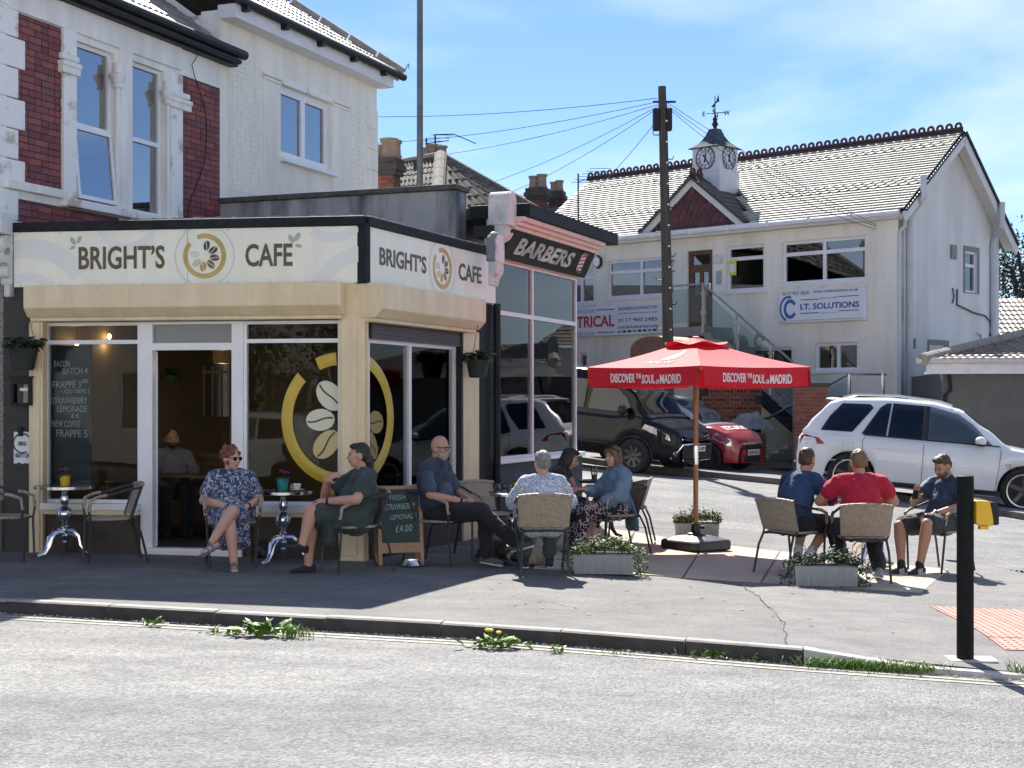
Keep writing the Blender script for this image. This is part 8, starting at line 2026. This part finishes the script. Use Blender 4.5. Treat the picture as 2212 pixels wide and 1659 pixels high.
def person(label,loc,rotz,sc,skin,pose,outfit,hair=None,extras=()):
    P=dict(DEF); P.update(pose)
    for k_ in ('waist','chest','neck','head','eL','eR','wL','wR'): x_,y_,z_=P[k_]; P[k_]=(x_,y_,.5+(z_-.5)*.90-(.022 if k_=='head' else 0))
    v=lambda k:Vector(P[k]); g=P['girth']; am=P['arm']; lg=P['leg']
    t=thing('person',label,'person',tuple(loc),R(rotz)); t.scale=(sc,)*3
    pel,wa,ch,ne,hd=v('pel'),v('waist'),v('chest'),v('neck'),v('head'); up=(ne-ch).normalized()
    sh={'L':ne+Vector((P['shw'],.01,-.075)),'R':ne+Vector((-P['shw'],.01,-.075))}
    if 'shL' in P: sh['L']=v('shL')
    if 'shR' in P: sh['R']=v('shR')
    hip={'L':pel+Vector((.09,0,.015)),'R':pel+Vector((-.09,0,.015))}
    HM=Matrix.Translation(hd)@Euler((R(P['pit']),R(P['roll']),R(P['yaw']))).to_matrix().to_4x4(); H=lambda x,y,z:HM@Vector((x,y,z)); H3=HM.to_3x3()
    def torso(mb,e,sleeve=None,neckin=True,hem=None,ex=0):
        pts=[pel+Vector((0,0,.055)),pel.lerp(wa,.5),wa,wa.lerp(ch,.55),ch,ch.lerp(ne,.55),ne+Vector((0,0,-.035))]
        rr=[(.165*g+e,.125*g+e),(.165*g+e,.13*g+e+ex*.5),(.150*g+e,.118*g+e+ex),(.158*g+e,.118*g+e+ex*.6),(.165+e+.012*(g-1),.118+e),(.128+e,.092+e),(.066+e,.06+e)]
        if hem: pts=pts[hem:]; rr=rr[hem:]
        mb.cap(pts,rr,20,side=(1,0,0))
        for s in 'LR':
            sg=1 if s=='L' else -1; mb.cap([ne+Vector((sg*.05,0,-.035)),sh[s]],[.046+e,.054*am+e],12)
            if sleeve: 
                el=v('e'+s); q=sh[s].lerp(el,min(1,sleeve)); mb.cap([sh[s],q],[.055*am+e,(.052*am+e+.008)],12)
                if sleeve>1: mb.cap([el,el.lerp(v('w'+s),sleeve-1)],[.05*am+e,.042*am+e],12)
    def legs(mb,e,frac,bell=0):
        mb.cap([hip['L']+Vector((.02,0,0)),hip['R']-Vector((.02,0,0))],[.098*g+e,.098*g+e],14)
        for s in 'LR':
            k,a=v('k'+s),v('a'+s); f=min(1,frac); q=hip[s].lerp(k,f); mb.cap([hip[s],hip[s].lerp(k,f*.5),q],[.098*lg*g+e,.088*lg+e,(.088-.026*f)*lg+e+bell],14)
            if frac>1: mb.cap([k,k.lerp(a,(frac-1)*.4),k.lerp(a,frac-1)],[.062*lg+e,.058*lg+e,.046*lg+e+bell],12)
    b=MB(); torso(b,0)
    b.cap([ne+Vector((0,.0,-.05)),ne.lerp(H(0,.03,-.06),.6),H(0,.02,-.04)],[.062,.052,.052],12)
    def ell(mb,c,rx,ry,rz,nu=14,nv=10): mb.ell(H(*c),rx,ry,rz,nu,nv,m=H3.to_4x4())
    ell(b,(0,.012,.032),.076,.094,.098); ell(b,(0,-.030,-.040),.058,.062,.066); ell(b,(0,-.052,-.088),.028,.026,.022); ell(b,(0,-.05,.0),.066,.042,.06)
    b.cap([H(0,-.090,.020),H(0,-.108,-.018)],[.010,.0145],8); ell(b,(0,-.088,-.052),.024,.010,.012)
    for s in (-1,1): ell(b,(s*.078,.012,-.008),.012,.024,.032,8,6); ell(b,(s*.034,-.074,-.018),.026,.022,.026,8,6)
    for s in 'LR':
        el,w=v('e'+s),v('w'+s); b.cap([sh[s],sh[s].lerp(el,.5),el],[.052*am,.049*am,.040*am],12); b.cap([el,el.lerp(w,.35),w],[.041*am,.040*am,.027*am],12)
        d=v('h'+s) if P['h'+s] else (w-el); hand(b,w,d,P['n'+s],-1 if s=='L' else 1,P['c'+s],1.0)
        k,a=v('k'+s),v('a'+s); b.cap([hip[s],hip[s].lerp(k,.5),k],[.090*lg,.082*lg,.058*lg],14); b.cap([k,k.lerp(a,.3),k.lerp(a,.7),a],[.056*lg,.057*lg,.042*lg,.036*lg],12)
    body=remesh(b.build('body',skin,t,smooth=True,ang=180),.0085,3)
    for s in (-1,1):
        if 'shades' not in extras: MB().ell(H(s*.031,-.084,.010),.013,.007,.007,10,6,m=H3.to_4x4()).build('eye',EYEM,body,smooth=True); MB().tube([H(s*.018,-.094,.030),H(s*.032,-.093,.035),H(s*.047,-.083,.030)],.004,5).build('eyebrow',hair[1] if hair else HGR,body)
    MB().cap([H(-.020,-.0945,-.054),H(0,-.0985,-.053),H(.020,-.0945,-.054)],[.004,.005,.004],6).build('mouth',LIP,body,smooth=True)
    # clothing
    for o in outfit:
        kind,mat=o[0],o[1]; m=MB(); e=.014
        if kind=='top': torso(m,e,o[2],ex=(o[3] if len(o)>3 else 0)); remesh(m.build('top',mat,t,smooth=True,ang=180),.012,3)
        elif kind=='gilet': torso(m,.034,None,hem=1); remesh(m.build('gilet',mat,t,smooth=True,ang=180),.014,3)
        elif kind=='jacket':
            torso(m,.032,o[2]); 
            if o[3]:  # open tail hanging behind
                m.cap([wa+Vector((0,.10,0)),pel+Vector((0,.20,-.02)),pel+Vector((0,.23,-.22))],[(.17,.035),(.19,.03),(.19,.02)],14,side=(1,0,0))
            remesh(m.build('jacket',mat,t,smooth=True,ang=180),.013,3)
        elif kind=='legs': legs(m,.013 if len(o)<4 else o[3],o[2],.012); remesh(m.build('trousers' if o[2]>1.4 else 'shorts',mat,t,smooth=True,ang=180),.012,3)
        elif kind=='skirt':
            legs(m,.028,o[2],.02); kL,kR=v('kL'),v('kR'); mid=(kL+kR)/2; q=pel.lerp(mid,o[2]); m.cap([pel+Vector((0,-.02,0)),pel.lerp(q,.6),q],[(.19,.11),(.19,.10),(.17,.075)],18,side=(1,0,0))
            if len(o)>3: m.cap([pel+Vector((0,-.1,-.02)),q+Vector((0,.04,-.10)),q+Vector((0,.04,-o[3]))],[(.18,.07),(.19,.07),(.20,.06)],16,side=(1,0,0))
            remesh(m.build('skirt',mat,t,smooth=True,ang=180),.013,3)
        elif kind=='shoes':
            for s in 'LR':
                a=v('a'+s); d=Vector(P['t'+s]) if P['t'+s] else Vector((0,-1,-.12)); d.normalize(); u=Vector((0,0,1)); u=(u-d*d.dot(u)).normalized() if abs(d.z)<.9 else Vector((0,-1,0)); m=MB()
                c=a-u*.045
                m.cap([c-d*.045,c+d*.02,c+d*.10,c+d*.165],[(.036,.040),(.040,.044),(.044,.032),(.036,.022)],12,side=d.cross(u)); 
                if not o[2]: m.cap([a+u*.03,a-u*.02],[.046,.046],12)
                sh_=remesh(m.build('shoe',mat,t,smooth=True,ang=180),.009,2)
                q=MB(); base=c-u*.030; q.cap([base-d*.052,base+d*.05,base+d*.10,base+d*.172],[(.038,.012),(.040,.012),(.046,.012),(.036,.011)],12,side=d.cross(u)); q.build('sole',o[3],sh_,smooth=True)
                if len(o)>4:
                    for j in range(3): z=c+d*(.035+j*.03)+u*.0; lat=d.cross(u); MB().cap([z+lat*.048-u*.02,z+lat*.040+u*.03-d*.015],[.006,.006],6).build('shoe_stripe',o[4],sh_); MB().cap([z-lat*.048-u*.02,z-lat*.040+u*.03-d*.015],[.006,.006],6).build('shoe_stripe',o[4],sh_)
        elif kind=='socks':
            for s in 'LR': k,a=v('k'+s),v('a'+s); MB().cap([a.lerp(k,.30),a],[.050*lg,.043*lg],12).build('sock',mat,t,smooth=True)
        elif kind=='sandals':
            for s in 'LR':
                a=v('a'+s); d=Vector(P['t'+s]) if P['t'+s] else Vector((0,-1,-.12)); d.normalize(); u=Vector((0,0,1)); u=(u-d*d.dot(u)).normalized(); c=a-u*.05; lat=d.cross(u); f=MB(); f.cap([c-d*.03,c+d*.07,c+d*.15],[(.034,.034),(.040,.024),(.038,.014)],12,side=lat); remesh(f.build('foot',skin,t,smooth=True,ang=180),.008,2)
                sh_=MB().cap([c-u*.03-d*.05,c-u*.03+d*.06,c-u*.028+d*.17],[(.04,.014),(.04,.014),(.044,.012)],12,side=lat).build('sandal_sole',o[1],t,smooth=True)
                for x,z in ((.10,.016),(.045,.034)): MB().tube([c+d*x+lat*.044-u*.02,c+d*x+lat*.03+u*z,c+d*x-lat*.03+u*z,c+d*x-lat*.044-u*.02],.010,6,asp=.5).build('strap',mat,sh_)
                MB().tube([a+lat*.04-d*.01,a+d*.045+u*.005,a-lat*.04-d*.01],.010,6).build('strap',mat,sh_)
    if hair:
        m=MB(); st=hair[0]; e=lambda c,rx,ry,rz:ell(m,c,rx,ry,rz)
        if st!='bald':
            e((0,.022,.050),.080,.094,.088); e((0,.046,.008),.074,.068,.076)
        if st=='quiff': e((0,-.035,.105),.062,.055,.034)
        if st=='bob':
            for s in (-1,1): e((s*.070,.01,-.025),.026,.062,.10); e((s*.055,-.045,.055),.035,.04,.05)
            e((0,.06,-.03),.082,.05,.105); e((0,-.05,.085),.066,.045,.035)
        if st=='long':
            for s in (-1,1): e((s*.072,.01,-.03),.024,.06,.11)
            e((0,.07,-.05),.08,.045,.14); e((0,-.03,.10),.066,.06,.03)
        if st=='bun': e((0,.125,-.005),.046,.042,.046); e((0,-.03,.095),.068,.06,.03)
        if st=='pony': e((0,.10,-.05),.052,.05,.07); e((0,-.03,.098),.066,.06,.03); e((0,.115,-.11),.035,.035,.07)
        if st=='curly':
            for k in range(26): a=random.uniform(0,2*PI); z=random.uniform(-.04,.12); rr=.082*math.sqrt(max(.1,1-((z-.03)/.12)**2)); 
            for k in range(34):
                a=random.uniform(-.4*PI,1.4*PI); z=random.uniform(-.05,.13); rr=.088*math.sqrt(max(.05,1-((z-.04)/.115)**2)); x,y=rr*math.cos(a),.02+rr*1.08*math.sin(a)
                if y<-.035 and z<.06: continue
                e((x,y,z),.024,.024,.024)
        if m.v: remesh(m.build('hair',hair[1],t,smooth=True,ang=180),.009,1)
        if len(hair)>2:
            m=MB(); ell(m,(0,-.036,-.052),.062,.063,.058); ell(m,(0,-.054,-.092),.034,.03,.024); remesh(m.build('beard',hair[2],t,smooth=True,ang=180),.009,1)
    if 'shades' in extras or 'specs' in extras:
        gm=GLS if 'shades' in extras else CG
        q=MB().tube([H(-.08,.0,.018),H(-.07,-.07,.02),H(-.012,-.103,.022),H(.012,-.103,.022),H(.07,-.07,.02),H(.08,.0,.018)],.004,5).build('glasses',BLACK,t)
        for s in (-1,1): 
            MB().ell(H(s*.036,-.096,.010),.026,.006,.021,14,8,m=H3.to_4x4()).build('lens',gm,q,smooth=True)
            if 'specs' in extras: MB().tube([H(s*.036+.026*math.cos(a*PI/6),-.100,.010+.019*math.sin(a*PI/6)) for a in range(12)],.0035,5,closed=True).build('lens_rim',BLACK,q)
    if 'headshades' in extras:
        q=MB().tube([H(-.09,.02,.07),H(-.07,-.06,.105),H(0,-.085,.115),H(.07,-.06,.105),H(.09,.02,.07)],.006,5).build('glasses',BLACK,t); [MB().ell(H(s*.035,-.062,.122),.022,.012,.010,10,6,m=H3.to_4x4()).build('lens',BLACK,q,smooth=True) for s in (-1,1)]
    for k,wm in (('watchL','L'),('watchR','R')):
        if k in extras:
            w,el=v('w'+wm),v('e'+wm); d=(w-el).normalized(); q=MB().tube([w-d*.035,w-d*.012],.033*am,12).build('watch_strap',BLACK,t,smooth=True); n=Vector(P['n'+wm]); MB().ell(w-d*.022+(n-d*d.dot(n)).normalized()*.03,.018,.018,.010,10,6).build('watch_face',M('watch_steel',(.5,.5,.5),rough=.2,metal=1.),q)
    return t,H
def at_chair(c,dz=0.): return Vector((c.location.x,c.location.y,c.location.z-.012))
SOLW=M('white_rubber',(.72,.72,.70),(.6,.6,.58),9,rough=.7); SOLD=M('dark_rubber',(.03,.03,.03),rough=.8)
# woman with sunglasses, navy floral dress
FL1=floral('navy_floral',(.035,.055,.12),(.42,.46,.52),26)
person('woman in sunglasses and navy patterned dress sitting cross-legged by the cafe door',at_chair(CH1),14,.97,SK1,
 dict(girth=1.12,arm=1.12,leg=1.1,yaw=38,pit=4,head=(0,.01,1.19),neck=(0,.05,1.04),kL=(-.02,-.43,.60),aL=(-.21,-.47,.31),tL=(-.75,-.55,-.35),kR=(-.04,-.40,.48),aR=(.0,-.44,.09),eL=(.28,-.02,.70),wL=(.13,-.26,.645),hL=(-.7,-.7,0),eR=(-.28,-.02,.70),wR=(-.02,-.24,.64),hR=(1,-.25,0)),
 [('top',FL1,.62,.02),('skirt',FL1,.66,.28),('sandals',M('teal_sandal',(.10,.18,.22)),SOLD)],('curly',HRD),('shades','watchL'))
# woman in dark green dress
FG=cloth('dark_green_cotton',(.045,.065,.062),(.03,.045,.043))
person('dark-haired woman in dark green dress sitting in profile with crossed legs',at_chair(CH2),-66,1.0,SK2,
 dict(girth=1.25,arm=1.2,leg=1.15,yaw=-18,pit=0,waist=(0,.07,.68),chest=(0,.10,.90),neck=(0,.10,1.06),head=(0,.06,1.21),kL=(.03,-.42,.60),aL=(.10,-.53,.30),tL=(.35,-.85,.12),kR=(-.06,-.40,.49),aR=(-.05,-.43,.09),
 eL=(.30,-.06,.74),wL=(.10,-.30,.72),hL=(-.8,-.5,.1),nL=(0,-.3,1),eR=(-.26,-.20,.74),wR=(-.06,-.24,.93),hR=(.5,.35,.4),nR=(0,-1,.2),cR=.7),
 [('top',FG,.60,.05),('skirt',FG,.72,.22),('shoes',cloth('black_canvas',(.02,.022,.028)),True,SOLD)],('pony',HBK),('watchL',))
# bald man with glasses and gilet
person('bald bearded man with glasses in navy gilet and dark trousers',at_chair(CH3),64,1.03,SK4,
 dict(girth=1.12,yaw=-4,pit=6,waist=(0,.08,.69),chest=(0,.10,.92),neck=(0,.07,1.08),head=(0,.02,1.24),kR=(-.06,-.47,.55),kL=(.08,-.42,.52),aL=(.06,-.47,.10),aR=(.02,-.80,.24),tR=(.1,-.9,.25),eR=(-.29,-.02,.72),wR=(-.05,-.26,.65),hR=(.8,-.5,0),eL=(.27,-.02,.72),wL=(.05,-.28,.66),hL=(-.8,-.5,0)),
 [('top',cloth('teal_blue_tee',(.05,.085,.13),(.04,.065,.10)),.75,.04),('gilet',cloth('navy_quilt',(.03,.045,.075),(.02,.03,.055),4)),('legs',cloth('black_trouser',(.014,.016,.022)),1.95),('shoes',cloth('grey_trainer',(.10,.105,.11)),False,SOLW)],('bald',HGR,hairm('grey_stubble',(.42,.34,.29),(.30,.22,.18))),('specs','watchR'))
# grey-haired woman from behind
FB=floral('blue_white_print',(.55,.60,.66),(.06,.13,.32),48)
person('grey-haired woman in blue and white blouse seen from behind',at_chair(CH4),186,.97,SK2,
 dict(girth=1.22,arm=1.15,leg=1.1,yaw=12,pit=2,chest=(0,.02,.90),neck=(0,.0,1.05),head=(0,-.03,1.20),eL=(.29,-.10,.74),eR=(-.29,-.10,.74),wL=(.12,-.34,.74),wR=(-.12,-.34,.74)),
 [('top',FB,1.35,.05),('skirt',FB,.30),('legs',cloth('grey_teal_trouser',(.06,.085,.095)),1.8),('shoes',cloth('navy_plimsoll',(.03,.04,.07)),False,SOLW)],('bun',HGR),())
# dark-haired woman with phone
person('black-haired woman in black top bending over her phone by the barber window',at_chair(CH5),76,.97,SK2,
 dict(yaw=6,pit=24,waist=(0,.0,.68),chest=(0,-.06,.88),neck=(0,-.12,1.03),head=(0,-.20,1.15),eL=(.24,-.22,.70),eR=(-.25,-.20,.72),wL=(.05,-.44,.74),wR=(-.09,-.42,.74),hL=(-.3,-.8,.3),hR=(.2,-.8,.3)),
 [('top',cloth('black_vest',(.015,.016,.02)),.12),('skirt',cloth('black_dress',(.013,.014,.018)),.75,.3),('shoes',cloth('white_trainer',(.55,.55,.55)),False,SOLW)],('long',HBK),())
# woman in denim jacket
DEN=cloth('pale_denim',(.17,.27,.37),(.12,.20,.29),7)
FP=floral('black_pink_floral',(.015,.015,.02),(.50,.38,.42),15)
person('brown-bobbed woman in pale denim jacket and black floral trousers',at_chair(CH6),-70,.97,SK1,
 dict(yaw=20,pit=2,head=(0,-.02,1.22),kL=(.11,-.43,.50),aL=(.10,-.50,.09),kR=(-.11,-.42,.51),aR=(-.12,-.46,.09),eL=(.26,-.04,.72),wL=(.17,-.30,.60),hL=(0,-1,-.2),eR=(-.25,-.10,.74),wR=(-.10,-.34,.78),hR=(.1,-1,.1)),
 [('top',cloth('white_tee',(.70,.70,.72)),.2),('jacket',DEN,1.62,True),('legs',FP,1.9,.026),('shoes',cloth('black_shoe',(.02,.02,.022)),False,SOLD)],('bob',HLB),('headshades','watchL'))
# three men
NV=cloth('navy_tee',(.018,.05,.125),(.014,.038,.10)); RT=cloth('red_tee',(.44,.008,.036),(.36,.007,.03)); BLK=cloth('black_cotton',(.012,.012,.015))
person('man in navy t-shirt hunched over the table, seen from behind at left',at_chair(CH7),132,1.03,SK3,
 dict(girth=1.15,arm=1.15,yaw=14,pit=12,waist=(0,-.02,.70),chest=(0,-.10,.92),neck=(0,-.17,1.08),head=(0,-.24,1.23),eL=(.30,-.26,.76),eR=(-.29,-.26,.76),wL=(.16,-.46,.86),hL=(-.3,-.3,.9),wR=(-.10,-.50,.80),hR=(.4,-.8,.2),kL=(.17,-.40,.50),kR=(-.15,-.40,.50),aL=(.10,-.20,.12),aR=(-.04,-.16,.13),tL=(.2,-.9,-.35),tR=(.1,-.9,-.35)),
 [('top',NV,.85,.02),('legs',BLK,.85,.02),('socks',cloth('pale_sock',(.62,.66,.70))),('shoes',cloth('navy_trainer',(.06,.075,.10),(.3,.3,.3),20),False,SOLW)],('short',HBR),())
person('man in red t-shirt with elbows out, seen from behind',at_chair(CH8),180,1.03,SK3,
 dict(girth=1.15,arm=1.3,shw=.20,yaw=4,pit=8,waist=(0,-.02,.70),chest=(0,-.06,.93),neck=(0,-.10,1.10),head=(0,-.15,1.25),eL=(.37,-.22,.80),eR=(-.36,-.18,.80),wL=(.16,-.44,.78),wR=(-.16,-.44,.78),kL=(.20,-.40,.50),kR=(-.18,-.40,.50),aL=(.14,-.10,.10),aR=(-.20,-.12,.10),tL=(.2,-.9,-.2)),
 [('top',RT,.52,.02),('legs',BLK,1.9,.02),('shoes',cloth('blue_trainer',(.04,.08,.28),(.5,.5,.5),14),False,SOLW)],('short',HLB),())
AD=cloth('navy_pale_shirt',(.022,.04,.075),(.22,.30,.42),2.2,.48,.56)
tP,HP=person('bearded man in navy striped football shirt and shorts looking at his phone',at_chair(CH9),-50,1.03,SK3,
 dict(arm=1.15,leg=1.1,yaw=-10,pit=26,waist=(0,.10,.69),chest=(0,.16,.90),neck=(0,.16,1.06),head=(0,.09,1.20),kL=(.17,-.44,.54),aL=(.12,-.50,.10),kR=(-.17,-.44,.50),aR=(-.02,-.62,.10),eL=(.30,.04,.74),wL=(.10,-.22,.64),hL=(-.7,-.7,-.05),eR=(-.28,-.02,.76),wR=(-.12,-.22,.83),hR=(.35,-.5,.7),nR=(-.2,-1,-.6)),
 [('top',AD,.55,.02),('legs',cloth('dark_short',(.035,.036,.04)),.82,.024),('shoes',cloth('black_trainer',(.02,.02,.022)),False,SOLW,SOLW)],('quiff',HBR,hairm('brown_beard',(.14,.08,.05),(.08,.045,.03))),('watchL',))
for j in range(3): MB().tube([Vector((.20+.02*j,.12+.012*j,1.035-.012*j)),Vector((.275+.01*j,.07+.008*j,.93))],.006,5).build('sleeve_stripe',SOLW,tP)
# phones held in the hands
def phone(label,c,rotz,p,tilt,yaw=0):
    m=Matrix.Translation(at_chair(c))@Matrix.Rotation(R(rotz),4,'Z'); t=thing('phone',label,'phone',tuple(m@Vector(p)),R(rotz+yaw)); t.rotation_euler=(R(tilt),0,R(rotz+yaw)); MB().box(-.037,.037,-.004,.004,-.075,.075).build('case',BLACK,t,bevel=.004); MB().box(-.034,.034,-.0055,-.004,-.07,.07).xf(Matrix.Rotation(PI,4,'Z')).build('screen',M('phone_screen',(.25,.32,.36),rough=.1),t)
phone('black phone held by the man in the football shirt',CH9,-50,(-.085,-.285,.875),-18); phone('phone with pale screen held by the black-haired woman',CH5,76,(-.02,-.505,.75),-50)
# man inside the cafe, driver of the suv
q=FC.w(FC.u(372,1.75),1.75,.05)
person('man in grey t-shirt sitting in the dim cafe interior',q,20,1.0,SK3,dict(eL=(.26,-.05,.74),eR=(-.26,-.05,.74)),[('top',cloth('grey_tee',(.16,.16,.17)),.8),('legs',BLK,1.9),('shoes',BLK,False,SOLD)],('short',HBR,HBR),())
q=SUVM@Vector((2.42,-.40,.26))
person('driver with short grey hair at the wheel of the white car',q,math.degrees(hd)+90,.97,SK2,dict(yaw=-50,eL=(.24,-.25,.86),eR=(-.24,-.25,.86),wL=(.14,-.52,.92),wR=(-.14,-.52,.92),kL=(.15,-.42,.42),kR=(-.15,-.42,.42),aL=(.12,-.62,.16),aR=(-.12,-.62,.16)),[('top',cloth('driver_dark_top',(.05,.05,.06)),1.6),('legs',BLK,1.9),('shoes',BLK,False,SOLD)],('short',HGR),())
# ---------- dog lying under the table ----------
q=GP(1083,1216); dg_=thing('dog','small dark shaggy dog with grey muzzle lying by the table','dog',(q.x,q.y,G(q.x,q.y)+.012),R(25)); DF=hairm('dark_dog_fur',(.022,.018,.015),(.05,.042,.035)); DGm=hairm('grey_muzzle_fur',(.28,.24,.19),(.16,.13,.10))
m=MB(); m.cap([(.0,.38,.09),(.02,.22,.115),(.01,.05,.12),(0,-.05,.13)],[(.085,.085),(.10,.10),(.105,.10),(.085,.085)],14,side=(1,0,0)); m.cap([(0,-.05,.13),(-.01,-.13,.13)],[.075,.06],12); m.ell((-.01,-.17,.115),.066,.07,.06)
m.cap([(-.01,-.19,.10),(-.01,-.26,.075)],[.04,.03],10)
for s in (-1,1):
    m.cap([(s*.07,-.0,.09),(s*.085,-.10,.04),(s*.08,-.22,.022),(s*.08,-.27,.02)],[.045,.032,.024,.024],10); m.cap([(s*.08,.30,.08),(s*.13,.16,.06),(s*.15,.30,.03),(s*.15,.20,.022)],[.06,.05,.03,.026],10); m.cap([(s*.055,-.14,.155),(s*.078,-.16,.10)],[.022,.026],8)
m.cap([(0,.44,.08),(.08,.52,.05),(.16,.54,.03)],[.025,.02,.015],8)
remesh(m.build('body',DF,dg_,smooth=True,ang=180),.010,1)
k=MB().ell((-.01,-.235,.082),.045,.05,.04,12,8).build('muzzle',DGm,dg_,smooth=True); MB().ell((-.01,-.285,.088),.014,.010,.011,8,6).build('nose',BLACK,k)
for s in (-1,1): MB().ell((-.01+s*.028,-.215,.135),.008,.006,.008,8,6).build('eye',EYEM,dg_); MB().ell((-.01+s*.03,-.21,.15),.018,.014,.012,8,6).build('brow',DGm,dg_)
